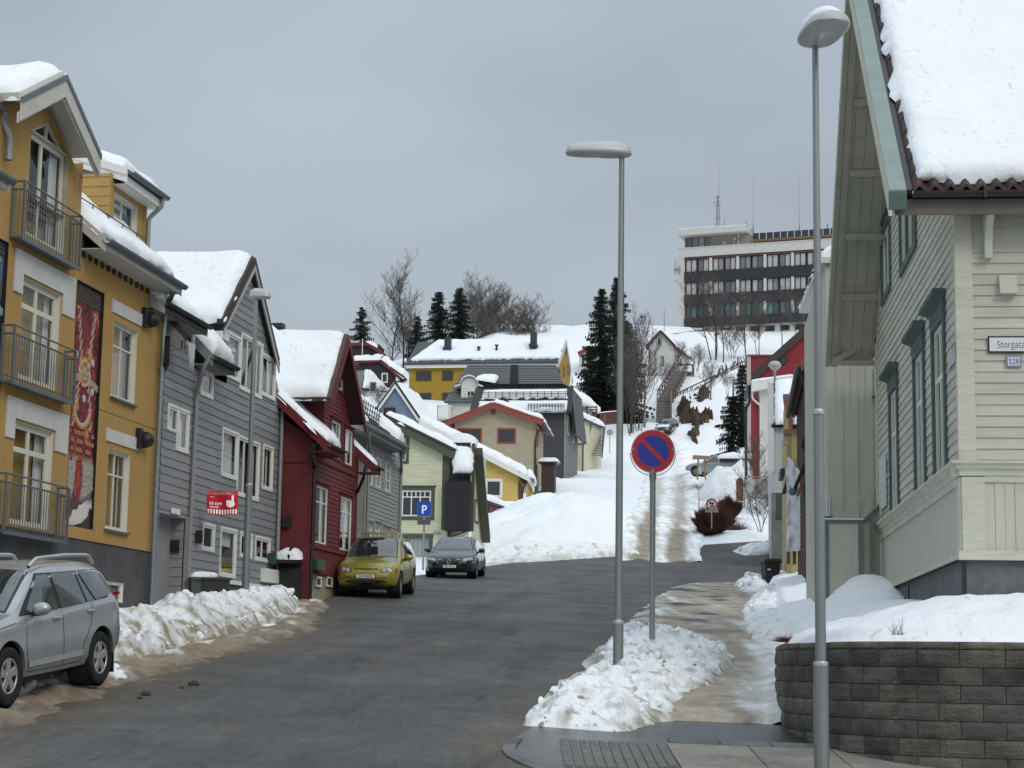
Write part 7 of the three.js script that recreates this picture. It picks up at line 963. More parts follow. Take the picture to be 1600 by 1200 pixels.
// ================================================================ lamps, signs, bins
function lampPost(label, base, h, segs, turn, o = {}) {
  const g = thing('street_lamp', label, 'street lamp', base, turn, o.group), GV = M([.30, .325, .33], .42, { metalness: .5, map: T.zinc, bump: T.zinc, bs: .002 });
  const pts = []; for (const [y, r] of segs) pts.push(new THREE.Vector2(r, y)); const lg = new THREE.LatheGeometry(pts, 24); mesh('pole', lg, GV, g);
  if (o.ring) for (const y of o.ring) { const tg = new THREE.LatheGeometry([[.002, -.03], [.008, -.025], [.008, .02], [.0, .03]].map(([a, b]) => new THREE.Vector2(a + segs.find((s) => s[0] >= y)[1] + .012, y + b)), 24); mesh('collar', tg, M([.5, .52, .53], .3, { metalness: .6 }), g); }
  if (o.head !== false) { // flat oval head pointing along +x
    const L = o.L ?? 1.05, n = 26, m = 20, W = o.W ?? .2, prof = (t) => Math.sqrt(Math.max(0, 1 - Math.abs(2 * Math.min(t, .98) * .94 - .96) ** 3.2)); const f = (i, j) => { const t = i / (n - 1), a = j / (m - 1) * Math.PI * 2, en = i === 0 || i === n - 1 ? 0 : 1, w = W * en * Math.max(.02, prof(t)), cx = -.16 + L * t, lift = .09 + .02 * t - .03 * t * t, up = Math.sin(a) > 0 ? .16 + .06 * (1 - t) : .07; return [cx, h + lift + Math.sin(a) * up * en * Math.max(.03, prof(t)) * (Math.sin(a) > 0 ? 1 : .8), Math.cos(a) * w]; };
    const HM = M([.48, .49, .485], .4, { metalness: .1, map: T.dust }); mesh('lamp_head', gridGeo(n, m, f, (i, j) => [i / n, j / m]), HM, g); const lg2 = new THREE.SphereGeometry(1, 20, 10); lg2.scale(L * .3, .035, W * .72); lg2.translate(-.16 + L * .58, h + .068, 0); mesh('lens', lg2, M([.5, .52, .52], .12, { phys: true }), g);
    if (o.snow) { const sg = new THREE.SphereGeometry(1, 20, 10, 0, Math.PI * 2, 0, Math.PI / 2); sg.scale(L * .45, .24, W * .97); sg.translate(-.16 + L * .47, h + .13, 0); mesh('snow_cap', sg, SNOW, g); }
  }
  return g;
}
{
  const b1 = P(965.5, 1080, 28), h1 = P(967.5, 250, 28).y - b1.y + .15; lampPost('tall grey steel lamp post in the broken snow pile, head pointing left', [b1.x, b1.y - .3, b1.z], h1 + .15, [[0, .078], [1.28, .078], [1.36, .064], [1.38, .057], [4.5, .052], [h1 + .2, .042]], Math.PI + .1, { ring: [1.32] });
  const b2 = P(1284, 1192, 20.5), h2 = P(1272, 78, 20.5).y - b2.y; const l2 = lampPost('nearest lamp post, galvanised steel in front of the block wall', [b2.x, H(b2.x, 20.5), b2.z], h2 + b2.y - H(b2.x, 20.5), [[0, .12], [.02, .12], [.05, .085], [.06, .083], [1.17, .083], [1.21, .062], [1.23, .059], [3.92, .056], [4.0, .046], [4.02, .044], [h2 + .2, .036]], -Math.PI / 2 + .1, { ring: [1.19, 3.97], snow: true, W: .245, L: 1.0 });
  const b3 = P(383, 930, 41.3), h3 = P(411, 470, 41.3).y - b3.y; const l3 = lampPost('slim grey lamp post standing before the grey house', [b3.x, b3.y - .5, b3.z], h3 + .5, [[0, .085], [2.9, .078], [3, .06], [h3 + .55, .045]], -.15, { L: .5, W: .13, ring: [2.95] });
  const b4 = P(1146, 758, 128), h4 = P(1146, 592, 128).y - b4.y; const g4 = lampPost('thin pale lamp post with short arm by the dark spruce', [b4.x, b4.y - .3, b4.z], h4 + .3, [[0, .1], [h4 + .3, .07]], Math.PI, { L: .75, W: .12 });
  const b5 = P(1212, 818, 100), h5 = P(1209.5, 574, 100).y - b5.y; const g5 = lampPost('lamp post with round mushroom head before the pale grey house', [b5.x, b5.y - .3, b5.z], h5 + .3, [[0, .12], [4, .11], [4.1, .08], [h5 + .3, .065]], 0, { head: false }); { const hd = new THREE.LatheGeometry([[0, .32], [.2, .28], [.33, .16], [.36, .02], [.3, -.02], [.24, -.12], [.1, -.2], [.07, -.3]].map(([a, b]) => new THREE.Vector2(a, b)), 20); hd.translate(0, h5 + .35, 0); mesh('lamp_head', hd, M([.36, .38, .36], .4), g5); }
  const b6 = P(1007, 674, 172), h6 = P(1007, 578, 172).y - b6.y, g6 = thing('utility_pole', 'plain grey pole by the bare trees under the white house', 'pole', [b6.x, b6.y - .5, b6.z]); mesh('pole', new THREE.CylinderGeometry(.08, .14, h6 + .5, 10).translate(0, (h6 + .5) / 2, 0), M([.2, .22, .2], .7), g6);
}
function disc(r, draw, back = M([.35, .36, .37], .4, { metalness: .4 })) {
  const c = document.createElement('canvas'); c.width = c.height = 512; const x = c.getContext('2d'); draw(x); const t = new THREE.CanvasTexture(c); t.colorSpace = THREE.SRGBColorSpace; const f = new THREE.CircleGeometry(r, 48); f.translate(0, 0, .006);
  return [f, M([1, 1, 1], .35, { map: t }), new THREE.CylinderGeometry(r * 1.015, r * 1.015, .008, 48).rotateX(Math.PI / 2), back];
}
{ // no parking sign
  const c = P(1016, 705, 30.8), ft = P(1019, 990, 30.8), g = thing('no_parking_sign', 'round blue and red no parking sign on grey pole in the snow pile', 'road sign', [ft.x, ft.y - .6, ft.z], -.06), h = c.y - ft.y + .6, r = 34 * 30.8 / 2900;
  mesh('pole', new THREE.CylinderGeometry(.048, .048, h - r * .88, 16).translate(0, (h - r * .88) / 2, -.05), PIPE, g); mesh('pole_sleeve', new THREE.CylinderGeometry(.06, .06, .17, 16).translate(0, h - r - .02, -.05), M([.22, .24, .25], .4, { metalness: .4 }), g);
  const [f, m, b, bm] = disc(r, (x) => { x.fillStyle = '#b4222b'; x.fillRect(0, 0, 512, 512); x.fillStyle = '#1f3596'; x.beginPath(); x.arc(256, 256, 187, 0, 7); x.fill(); x.save(); x.translate(256, 256); x.rotate(Math.PI / 4); x.fillStyle = '#b4222b'; x.fillRect(-220, -25, 440, 50); x.restore(); x.strokeStyle = '#c9b9b9'; x.lineWidth = 5; x.beginPath(); x.arc(256, 256, 252, 0, 7); x.stroke(); }); f.translate(0, h, 0); b.translate(0, h, 0); mesh('sign_face', f, m, g); mesh('sign_back', b, bm, g);
  const tr = new THREE.TorusGeometry(r * 1.04, .009, 8, 40, Math.PI); tr.rotateZ(Math.PI); tr.translate(0, h - .03, -.03); mesh('bracket', tr, M([.5, .5, .5], .3, { metalness: .7 }), g); for (const [x, y] of [[0, -r * .93], [r * .93, .03], [-r * .93, .03]]) mb().box(x - .03, x + .03, h + y - .012, h + y + .012, .008, .014).build('clip', PIPE, g);
}
{ // parking sign
  const c = P(662, 795, 74), ft = P(661, 875, 74), g = thing('parking_sign', 'square blue parking sign with white P above a small grey plate', 'road sign', [ft.x, ft.y - .4, ft.z], -.12), h = c.y - ft.y + .4, s = .27; mesh('pole', new THREE.CylinderGeometry(.045, .045, h, 12).translate(0, h / 2, -.05), PIPE, g);
  const cv = document.createElement('canvas'); cv.width = cv.height = 256; const x = cv.getContext('2d'); x.fillStyle = '#1149a8'; x.fillRect(0, 0, 256, 256); x.fillStyle = '#e8ecf0'; x.font = 'bold 215px sans-serif'; x.textAlign = 'center'; x.textBaseline = 'middle'; x.fillText('P', 128, 140); const t = new THREE.CanvasTexture(cv); t.colorSpace = THREE.SRGBColorSpace; const f = new THREE.PlaneGeometry(2 * s, 2 * s * 1.06); f.translate(0, h, .012); mesh('sign_face', f, M([1, 1, 1], .35, { map: t }), g); mb().box(-s - .01, s + .01, h - s * 1.08, h + s * 1.08, -.01, .008).build('sign_back', PIPE, g); mb().box(-s, s, h - s - .36, h - s - .17, -.01, .01).build('sub_plate', M([.13, .14, .15], .6, { map: T.dirt }), g);
}
{ // snow dumping forbidden
  const c = P(1112, 788, 92), g = thing('prohibition_sign', 'round white sign with red ring and slash in front of the brown hedge', 'road sign', [c.x, c.y - 1.2, c.z], -.1), r = .29; mesh('pole', new THREE.CylinderGeometry(.035, .035, 1.2, 10).translate(0, .6, -.04), PIPE, g);
  const [f, m, b, bm] = disc(r, (x) => { x.fillStyle = '#a8242e'; x.fillRect(0, 0, 512, 512); x.fillStyle = '#c9cbcc'; x.beginPath(); x.arc(256, 256, 190, 0, 7); x.fill(); x.fillStyle = '#3a3436'; x.beginPath(); x.ellipse(256, 360, 90, 42, 0, 0, 7); x.fill(); x.fillRect(150, 190, 130, 70); x.fillRect(270, 160, 70, 110); x.fillRect(180, 120, 40, 80); x.save(); x.translate(256, 256); x.rotate(Math.PI / 4); x.fillStyle = '#8d242d'; x.fillRect(-210, -17, 420, 34); x.restore(); }); f.translate(0, 1.2, 0); b.translate(0, 1.2, 0); mesh('sign_face', f, m, g); mesh('sign_back', b, bm, g); mb().box(-.32, .32, .8, .93, -.01, .01).build('sub_plate', M([.45, .45, .44], .5, { map: T.dirt }), g);
  const s = P(1092, 797, 95), o = thing('snow_stake', 'thin red snow stake beside the lane left of the hedge', 'stake', [s.x, s.y - .2, s.z]); mesh('stick', new THREE.CylinderGeometry(.018, .022, 1.25, 6).translate(0, .62, 0), M([.5, .04, .04], .5), o);
  const q = P(953, 675.5, 152), w = thing('road_sign', 'round road sign seen from its grey back near the timber stair', 'road sign', [q.x, q.y - 1.7, q.z]); mesh('sign_back', new THREE.CylinderGeometry(.26, .26, .02, 20).rotateX(Math.PI / 2).translate(0, 1.7, 0), M([.30, .30, .28], .6), w); mesh('pole', new THREE.CylinderGeometry(.035, .035, 1.7, 8).translate(0, .85, -.03), PIPE, w);
}
{ // wheelie bin
  const p = P(1204, 890, 68.8), g = thing('wheelie_bin', 'black wheelie bin standing at the corner of the cross street', 'bin', [p.x, H(p.x, 68.8) + .05, p.z], .12), m = M([.012, .013, .014], .45); const L = .29; mb().hex([[-L * .8, 0, -.27], [L * .8, 0, -.27], [L * .8, 0, .27], [-L * .8, 0, .27]], [[-L, .96, -.33], [L, .96, -.33], [L, .96, .33], [-L, .96, .33]]).build('body', m, g); mb().box(-L - .04, L + .04, .9, .965, -.36, .36).build('rim', m, g); mb().hex([[-L - .06, .966, -.38], [L + .06, .966, -.38], [L + .06, .966, .38], [-L - .06, .966, .38]], [[-L + .02, 1.06, -.3], [L - .02, 1.06, -.3], [L - .02, 1.06, .3], [-L + .02, 1.06, .3]]).build('lid', m, g); mb().rod([-L - .02, .93, -.4], [L + .02, .93, -.4], .02).build('handle', m, g); mb().box(-.2, -.08, .62, .68, .31, .325).build('sticker', WHITE, g); for (const x of [-.28, .28]) mesh('wheel', new THREE.CylinderGeometry(.1, .1, .05, 16).rotateZ(Math.PI / 2).translate(x, .08, -.28), BLACK, g);
}
{ // mail box stand
  const p = P(1096, 742, 115), WO = wood([.32, .22, .11]), g = thing('mailbox_stand', 'light wooden mailbox stand on two legs in the snow by the lane', 'mailbox stand', [p.x, p.y - .3, p.z], -.2); for (const x of [-.28, .28]) mb().beam([x * .9, 0, 0], [x * .7, 1.35, 0], .09, .09, [0, 0, 1]).build('leg', WO, g); mb().hex([[-.55, 1.3, -.25], [.5, 1.3, -.25], [.5, 1.3, .25], [-.55, 1.3, .25]], [[-.5, 1.52, -.25], [.55, 1.45, -.25], [.55, 1.45, .25], [-.5, 1.52, .25]]).build('top_board', WO, g); mb().box(-.18, .0, .35, .8, -.05, .1).build('letter_box', M([.5, .5, .48], .6), g); mb().beam([-.25, .5, 0], [.22, .25, 0], .05, .07, [0, 0, 1]).build('brace', WO, g);
}
// ================================================================ long wooden stair up the slope, broken fence, low fence
{
  const B = P(1037.5, 660, 178), Mi = P(1038, 627, 189), Tp = P(1064, 580, 214), WD = wood([.14, .13, .12]), RB = wood([.085, .04, .034]), WG = wood([.22, .21, .2]), g = thing('long_stair', 'long wooden stair with red brown handrails climbing the snowy slope', 'stair', [B.x, B.y, B.z]), w = 1.3;
  const fl = (a, b, n, rail) => { const A = V().subVectors(a, B), Cc = V().subVectors(b, B); for (let i = 0; i < n; i++) { const p = A.clone().lerp(Cc, i / n); mb().box(p.x - w / 2, p.x + w / 2, p.y - .04, p.y + .05, p.z - .32, p.z).build('step', i % 3 ? WG : WD, g); } for (const s of [-1, 1]) { const o = s * (w / 2 + .06); mb().beam([A.x + o, A.y - .1, A.z], [Cc.x + o, Cc.y - .1, Cc.z], .1, .4).build('stringer', WD, g); mb().beam([A.x + o, A.y + 1, A.z], [Cc.x + o, Cc.y + 1, Cc.z], .12, .16).build('handrail', rail, g); mb().beam([A.x + o, A.y + .55, A.z], [Cc.x + o, Cc.y + .55, Cc.z], .06, .12).build('rail', rail, g); for (let i = 0; i <= 8; i++) { const p = A.clone().lerp(Cc, i / 8); mb().box(p.x + o - .05, p.x + o + .05, p.y - .6, p.y + 1.05, p.z - .05, p.z + .05).build('rail_post', rail, g); } } };
  fl(B, Mi, 22, WD); fl(Mi, Tp, 40, RB); { const t = V().subVectors(Tp, B); mb().box(t.x - w / 2 - .1, t.x + 1.6, t.y - .1, t.y, t.z - 1.6, t.z).build('landing', WG, g); for (const [x, z] of [[t.x - w / 2, t.z - 1.5], [t.x + 1.5, t.z - 1.5], [t.x + 1.5, t.z]]) mb().box(x - .06, x + .06, t.y - .6, t.y + 1.1, z - .06, z + .06).build('rail_post', RB, g); mb().box(t.x - w / 2, t.x + 1.5, t.y + .95, t.y + 1.1, t.z - 1.55, t.z - 1.45).build('handrail', RB, g); }
}
{
  const pts = [[1050, 622, 188], [1070, 613, 190], [1092, 607, 192], [1108, 597, 195], [1126, 586, 199], [1145, 577, 203], [1164, 568, 207]].map(([a, b, d]) => P(a, b, d)), c = new THREE.CatmullRomCurve3(pts), o = pts[0], g = thing('broken_fence', 'broken down dark picket fence sagging across the snowy slope', 'fence', [o.x, o.y, o.z]), r = rng(8), WD = wood([.075, .048, .036]), n = 58; for (let i = 0; i < n; i++) { const t = i / (n - 1), p = c.getPointAt(t).sub(o), tilt = (r() - .5) * .9 + (t < .55 ? .5 : 0), h = (t < .5 ? .45 : .95) * (.7 + .5 * r()); if (r() < .06) continue; const m = mb().box(-.045, .045, -.15, h, -.015, .015).build('picket', WD, g); m.position.copy(p); m.rotation.set(0, .5, -tilt); }
  for (const [a, b] of [[0, .5], [.44, .78], [.76, 1]]) { const A = c.getPointAt(a).sub(o), Q = c.getPointAt(b).sub(o); mb().beam([A.x, A.y + .25, A.z], [Q.x, Q.y + .3, Q.z], .06, .12).build('rail', WD, g); }
}
{ const a = P(937, 658, 168), b = P(966, 655, 170), g = thing('low_fence', 'low red brown board fence under the two tall spruces', 'fence', [a.x, a.y, a.z]), m = wood([.12, .05, .035]), n = 12; for (let i = 0; i < n; i++) { const t = i / n; mb().box(lerp(0, b.x - a.x, t), lerp(0, b.x - a.x, t + .9 / n), -.4 + (b.y - a.y) * t, .75 + (b.y - a.y) * t, -.02 - 2 * t, .02 - 2 * t).build('board', m, g); } snowSlab(g, [0, .75, .05], [b.x - a.x, .75 + b.y - a.y, -1.95], [b.x - a.x, .75 + b.y - a.y, -2.1], [0, .75, -.1], .12, { step: .1 }); }
// rock outcrop: bare faces of the slope itself, stepped and cracked
{
  const RK = M([.12, .078, .05], .95, { map: T.stone, bump: T.stoneB, bs: .12 }), [ox, od] = G(1080, 655), g = thing('rock_outcrop', 'dark brown rock faces breaking through the snow below the broken fence', 'rock', [ox, H(ox, od), -od]);
  for (const [cx, cy, rx, ry, k] of [[1072, 645, 13, 24, 1], [1087, 668, 14, 22, 2], [1098, 617, 12, 9, 3], [1066, 632, 8, 6, 4], [1104, 645, 8, 4, 5], [1095, 655, 10, 5, 6]]) { const n = 34, m = 34; const f = (i, j) => { const px = cx + (i / (n - 1) * 2 - 1) * rx * 1.3, py = cy + (j / (m - 1) * 2 - 1) * ry * 1.3, [x, d] = G(px, py); const r = Math.hypot((px - cx) / rx, (py - cy) / ry), e = r + 1.5 * fbm(px * .11, py * .09, k, 5) - .8, st = fbm(Math.floor(x * 1.6) * .9, Math.floor(d * .5) * .7, k, 2), h = Math.max(-.6, .22 - e * 1.5) * (.7 + .9 * fbm(x * 1.6, d * .8, k, 3)) + .35 * st * (e < 0 ? 1 : 0); return [x - ox, H(x, d) + h - .1 - H(ox, od), -d + od + h * .5]; }; const q = toCreasedNormals(gridGeo(n, m, f, (i, j) => [i * .1 + k, j * .1]), .35); mesh('rock_face', q, RK, g); }
}
{ const p = P(1003, 495.5, 180), g = thing('bird', 'small dark bird flying above the bare trees by the spruces', 'bird', [p.x, p.y, p.z]), m = mb(); const b = new THREE.SphereGeometry(.09, 10, 8); b.scale(2.2, 1, 1); m.geo(b); m.tri([.05, .02, 0], [-.12, .02, 0], [-.1, .22, .38]).tri([.05, .02, 0], [-.12, .02, 0], [-.1, .2, -.38]).tri([-.18, 0, 0], [-.36, .0, .08], [-.36, 0, -.08]); m.geo(new THREE.SphereGeometry(.055, 8, 6), new THREE.Matrix4().makeTranslation(.2, .03, 0)); m.build('body', BLACK, g); }
for (const [px, py, s] of [[302, 1071, .06], [284, 1076, .03], [228, 1087, .055], [218, 1092, .03]]) { const [x, d] = G(px, py), g = mesh('mud_clod', crumbGeo[Math.floor(px) % 5], MUDM); g.position.set(x, H(x, d) + s * .3, -d); g.scale.set(s * 1.4, s, s * 1.2); g.rotation.y = px; tag(g, 'dark clod of mud lying on the asphalt near the left verge', 'clod', 'mud clods on the asphalt'); }
// ================================================================ spruces, bare trees, shrubs
const NEEDLE = [[.012, .021, .012], [.016, .026, .014], [.010, .018, .012]].map((c) => M(c, .85)), BARK = M([.055, .045, .038], .95), TWIG = M([.12, .102, .092], .95), BIRCH = M([.15, .13, .118], .9);
function spruce(name, label, px, pyB, pyT, d, wpx, seed, o = {}) {
  const b = P(px, pyB, d), h = P(px, pyT, d).y - b.y, W = wpx * d / 2900, g = thing(name, label, 'tree', [b.x, b.y - .4, b.z], seed, o.group), r = rng(seed * 101), N = mb();
  mesh('trunk', new THREE.CylinderGeometry(.03, .014 * h + .05, h, 8).translate(0, h / 2, 0), BARK, g);
  const whorls = Math.round(h * (o.dense ?? 3.2)); for (let k = 0; k < whorls; k++) { const t = .04 + .95 * k / whorls, y = t * h + .4, L0 = W * Math.pow(1 - t, .66) * (1.2 + .22 * Math.sin(k * 1.9 + seed) + .16 * fbm(k * .3, seed, 1, 2)) + .14, n = 8 + Math.floor(r() * 4); for (let i = 0; i < n; i++) { const a = r() * 6.283, L = L0 * (.65 + .5 * r()) * (o.lop && Math.cos(a - o.lop) < 0 ? .75 : 1), dr = (.18 + .3 * (1 - t)) * L, ca = Math.cos(a), sa = Math.sin(a), at = (s) => [ca * L * s, y - dr * s + .12 * L * s * s + .05 * r(), sa * L * s]; const ns = 6;
      for (let q = 1; q <= ns; q++) { const s = q / ns, p = at(s * .97 - .08), e = at(s), wd = (.12 + .26 * L * (1 - s * .75)) * (.7 + .6 * r()); for (const sg of [-1, 1]) { const x = e[0] - sa * wd * sg, z = e[2] + ca * wd * sg, dn = .1 + .18 * r(); N.tri(p, e, [x, e[1] - dn, z]); N.tri(p, [(p[0] + x) / 2, p[1] - .12 - .15 * r(), (p[2] + z) / 2], [x, e[1] - dn - .12, z]); } N.tri(p, e, [(p[0] + e[0]) / 2, p[1] - .2 - .25 * r(), (p[2] + e[2]) / 2]); } } }
  stuff(N.build('crown', NEEDLE[seed % 3], g)); return g;
}
function bareGeo(h, seed, o = {}) {
  const r = rng(seed * 57), A = mb(), B = mb(); const up = V(0, 1, 0);
  const grow = (p, dir, len, rad, lvl) => { const n = lvl === 0 ? 7 : lvl < 3 ? 4 : 2; let q = p.clone(), d = dir.clone(); for (let i = 0; i < n; i++) { const e = q.clone().addScaledVector(d, len / n), ra = rad * (1 - i / n * .6), rb = rad * (1 - (i + 1) / n * .6); (lvl < 2 ? A : B).rod([q.x, q.y, q.z], [e.x, e.y, e.z], Math.max(ra, o.min ?? .014), Math.max(rb, o.min ?? .014), lvl === 0 ? 7 : lvl < 2 ? 5 : 3); q = e; d = d.clone().add(V((r() - .5) * .28, (r() - .2) * .14, (r() - .5) * .28)).normalize();
      if (lvl < (o.levels ?? 4) && (lvl > 0 || i >= (o.bare ?? 2))) { const m = lvl < 2 ? 2 : 1; for (let k = 0; k < m; k++) { const a = r() * 6.28, sp = .45 + .5 * r(), side = V(Math.cos(a), 0, Math.sin(a)), nd = d.clone().multiplyScalar(1 - sp * .5).addScaledVector(side, sp).addScaledVector(up, .25).normalize(); grow(q, nd, len * (lvl === 0 ? .42 : .55) * (.6 + .5 * r()) * (lvl === 0 ? 1.1 - i / n * .6 : 1), rb * .6, lvl + 1); } } } };
  for (let s = 0; s < (o.stems ?? 1); s++) { const a = r() * 6.28, l = s ? .22 : .05; grow(V(s ? Math.cos(a) * .25 : 0, 0, s ? Math.sin(a) * .25 : 0), V(Math.cos(a) * l, 1, Math.sin(a) * l).normalize(), h * (s ? .75 + .2 * r() : 1), h * (o.thick ?? .011) * (s ? .8 : 1), 0); }
  return [A.geometry(), B.geometry()];
}
const bareKinds = [bareGeo(10, 3, { levels: 4 }), bareGeo(10, 8, { levels: 4, bare: 1 }), bareGeo(10, 14, { stems: 4, levels: 3, thick: .008, bare: 1 }), bareGeo(10, 23, { stems: 3, levels: 4, thick: .01, bare: 2 })];
function bareTree(label, px, pyB, pyT, d, kind, turn, o = {}) {
  const b = P(px, pyB, d), h = P(px, pyT, d).y - b.y, g = thing(o.name ?? 'bare_tree', label, o.cat ?? 'tree', [b.x, b.y - .3, b.z], turn, o.group); const s = h / 10; g.scale.set(s * (o.w ?? 1), s, s * (o.w ?? 1)); mesh('trunk', bareKinds[kind][0], o.bm ?? BARK, g); stuff(mesh('crown', bareKinds[kind][1], o.tm ?? TWIG, g)); return g;
}
spruce('spruce_tree', 'small spruce at far left of the hilltop trees, above dark house', 563, 580, 476, 246, 22, 3);
spruce('spruce_tree', 'narrow short spruce left of the two tall hilltop spruces', 650, 612, 490, 238, 22, 4);
spruce('spruce_tree', 'tall dark spruce behind the left chimney of the ochre house', 683, 600, 452, 232, 33, 5, { dense: 4 });
spruce('spruce_tree', 'tallest broad spruce right of its dark neighbour behind the ochre house', 716, 600, 446, 234, 36, 7, { dense: 4 });
spruce('spruce_tree', 'left of the two huge dark spruces above the timber stair', 938, 672, 446, 178, 36, 8, { dense: 4 });
spruce('spruce_tree', 'right and taller of the two huge dark spruces, behind the lamp post', 963, 674, 428, 180, 36, 10, { dense: 4 });
spruce('spruce_tree', 'shorter dark spruce filling in right behind the two huge ones', 980, 660, 500, 188, 34, 17, { dense: 4 });
spruce('spruce_tree', 'low dark spruce at the left foot of the two huge ones', 922, 668, 535, 184, 26, 19);
spruce('spruce_tree', 'drooping green spruce by the bright red house on the right', 1160, 690, 563, 132, 18, 11);
spruce('spruce_tree', 'low dark spruce with spreading branches over the buried car', 1144, 712, 612, 126, 27, 13);
bareTree('leaning bare birch left on the hilltop next to the small spruce', 612, 602, 458, 242, 1, 1.2, { w: .9 });
bareTree('tall bare birch right of the leaning one on the hilltop', 628, 600, 446, 244, 0, 4, { w: .9 });
bareTree('bare birch between the tall spruce and the narrow one', 638, 604, 500, 243, 3, 2);
for (const [i, px, t, k] of [[0, 745, 470, 2], [1, 757, 458, 3], [2, 770, 456, 2], [3, 782, 466, 2], [4, 738, 480, 0]]) bareTree(['second', 'third', 'fourth', 'rightmost', 'leftmost'][i] + ' of five grey bare trees in the thicket behind the ochre house', px, 570, t, 250 + i, k, i * 1.3, { tm: BIRCH, bm: BIRCH, group: 'grey thicket behind the ochre house', w: 1.1 });
for (const [i, px, t] of [[0, 806, 484], [1, 818, 480], [2, 830, 492]]) bareTree(['left', 'middle', 'right'][i] + ' of three small bare trees at the right end of the hilltop thicket', px, 560, t, 248 + i, 2 + i % 2, i * 2 + 1, { group: 'thin end of the hilltop thicket', w: 1.2 });
bareTree('thick stemmed bare tree in front of the huge spruces, left stem', 986, 682, 525, 171, 2, .6, { w: .8 });
bareTree('thick stemmed bare tree beside the grey pole, right of spruces', 998, 680, 508, 171.5, 2, 2.8, { w: .6 });
bareTree('thin bare tree leaning left before the foot of the spruces', 984, 680, 560, 169, 1, 5, { w: .8 });
bareTree('round bare shrub tree beside the white house by the stair', 1056, 598, 540, 216, 2, 1, { w: 1.4 });
bareTree('small bare shrub left of the stair rail under the white house', 1040, 606, 568, 204, 2, 2, { w: .9 });
bareTree('largest dark bare tree on the slope under the office block', 1118, 572, 452, 226, 3, .4, { w: 1.1 });
bareTree('bare tree just right of the largest one under the office block', 1130, 570, 470, 224, 0, 3, { w: .9, tm: BIRCH });
bareTree('thin bare tree on the slope below the third office bay', 1144, 566, 490, 228, 2, 2, { w: .9 });
bareTree('bare tree with upright twigs left of the bright red roof', 1166, 566, 468, 222, 1, 1.7);
bareTree('slim bare tree right of the upright twigged one under the office', 1186, 560, 476, 224, 3, 5, { w: .9 });
bareTree('dark bare tree above the bright red roof, left one', 1222, 540, 462, 226, 0, 2.2);
bareTree('dark bare tree above the bright red roof, right one', 1248, 535, 470, 228, 3, .9);
bareTree('small pale shrub on the slope above the long stair', 1090, 576, 540, 214, 2, .3, { w: 1.3 });
bareTree('pale multi stemmed shrub beside the broken fence', 1110, 618, 566, 190, 2, 4.2, { w: 1.1, tm: BIRCH });
bareTree('bare shrub right of the broken fence above the dark spruce', 1137, 616, 578, 178, 3, 1.2, { w: 1.2 });
bareTree('bare bush in front of the pale cottage in the upper left', 592, 640, 603, 170, 2, 1.2, { w: 1.3 });
bareTree('spreading bare bush before the globe lamp and the gate', 1188, 822, 738, 93, 2, 2.2, { w: 1.3, tm: M([.10, .055, .04], .9), bm: M([.10, .055, .04], .9) });
bareTree('thin bare sapling before the white porch of the red house', 1172, 775, 690, 103, 3, 3.3, { w: .8 });
// clipped leafless hedges and reddish scrub
function hedge(name, label, cat, px, py, d, rx, ry, rz, n, mat, seed, o = {}) {
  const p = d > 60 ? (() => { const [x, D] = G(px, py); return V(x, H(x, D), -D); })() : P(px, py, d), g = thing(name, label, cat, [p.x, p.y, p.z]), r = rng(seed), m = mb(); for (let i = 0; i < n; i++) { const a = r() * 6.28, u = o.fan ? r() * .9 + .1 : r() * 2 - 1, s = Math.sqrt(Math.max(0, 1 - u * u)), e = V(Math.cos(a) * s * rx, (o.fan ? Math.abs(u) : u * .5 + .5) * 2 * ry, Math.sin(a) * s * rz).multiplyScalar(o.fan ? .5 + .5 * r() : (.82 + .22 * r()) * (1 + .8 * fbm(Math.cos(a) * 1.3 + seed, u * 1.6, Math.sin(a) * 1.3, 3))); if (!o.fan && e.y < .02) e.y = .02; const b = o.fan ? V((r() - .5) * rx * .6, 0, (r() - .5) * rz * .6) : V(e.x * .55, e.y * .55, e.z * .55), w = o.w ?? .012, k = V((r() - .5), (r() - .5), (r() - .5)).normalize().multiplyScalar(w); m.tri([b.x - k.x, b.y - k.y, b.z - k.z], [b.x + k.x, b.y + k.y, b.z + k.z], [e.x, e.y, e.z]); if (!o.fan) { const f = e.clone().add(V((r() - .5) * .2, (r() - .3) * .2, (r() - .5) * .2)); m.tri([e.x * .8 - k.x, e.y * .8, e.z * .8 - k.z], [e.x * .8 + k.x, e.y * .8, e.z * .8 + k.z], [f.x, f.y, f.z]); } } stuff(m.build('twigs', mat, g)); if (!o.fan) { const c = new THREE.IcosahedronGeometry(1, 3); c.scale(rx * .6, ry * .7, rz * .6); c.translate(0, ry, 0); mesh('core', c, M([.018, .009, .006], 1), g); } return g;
}
const HM = M([.085, .034, .020], .95);
hedge('hedge', 'rounded leafless brown hedge nearest the lane, under the prohibition sign', 'hedge', 1110, 836, 93.2, .92, .66, .8, 9000, HM, 5);
hedge('hedge', 'smaller rounded brown hedge right of and behind the first one', 'hedge', 1139, 812, 94.5, .66, .62, .7, 7000, HM, 6);
hedge('scrub', 'dry reddish scrub at the foot of the right hedge', 'shrub', 1150, 830, 92.5, 1.3, .5, .4, 500, M([.12, .075, .06], .95), 7, { fan: true });
hedge('scrub', 'thin reddish grass stalks by the lane under the mailbox stand', 'shrub', 1114, 762, 112, 1.1, .35, .5, 260, M([.22, .13, .10], .95), 8, { fan: true, w: .008 });
hedge('twig_bush', 'small leafless twig bush at the edge of the garden snow', 'shrub', 1402, 992, 21.6, .22, .16, .2, 40, M([.12, .08, .065], .9), 9, { fan: true, w: .003 });
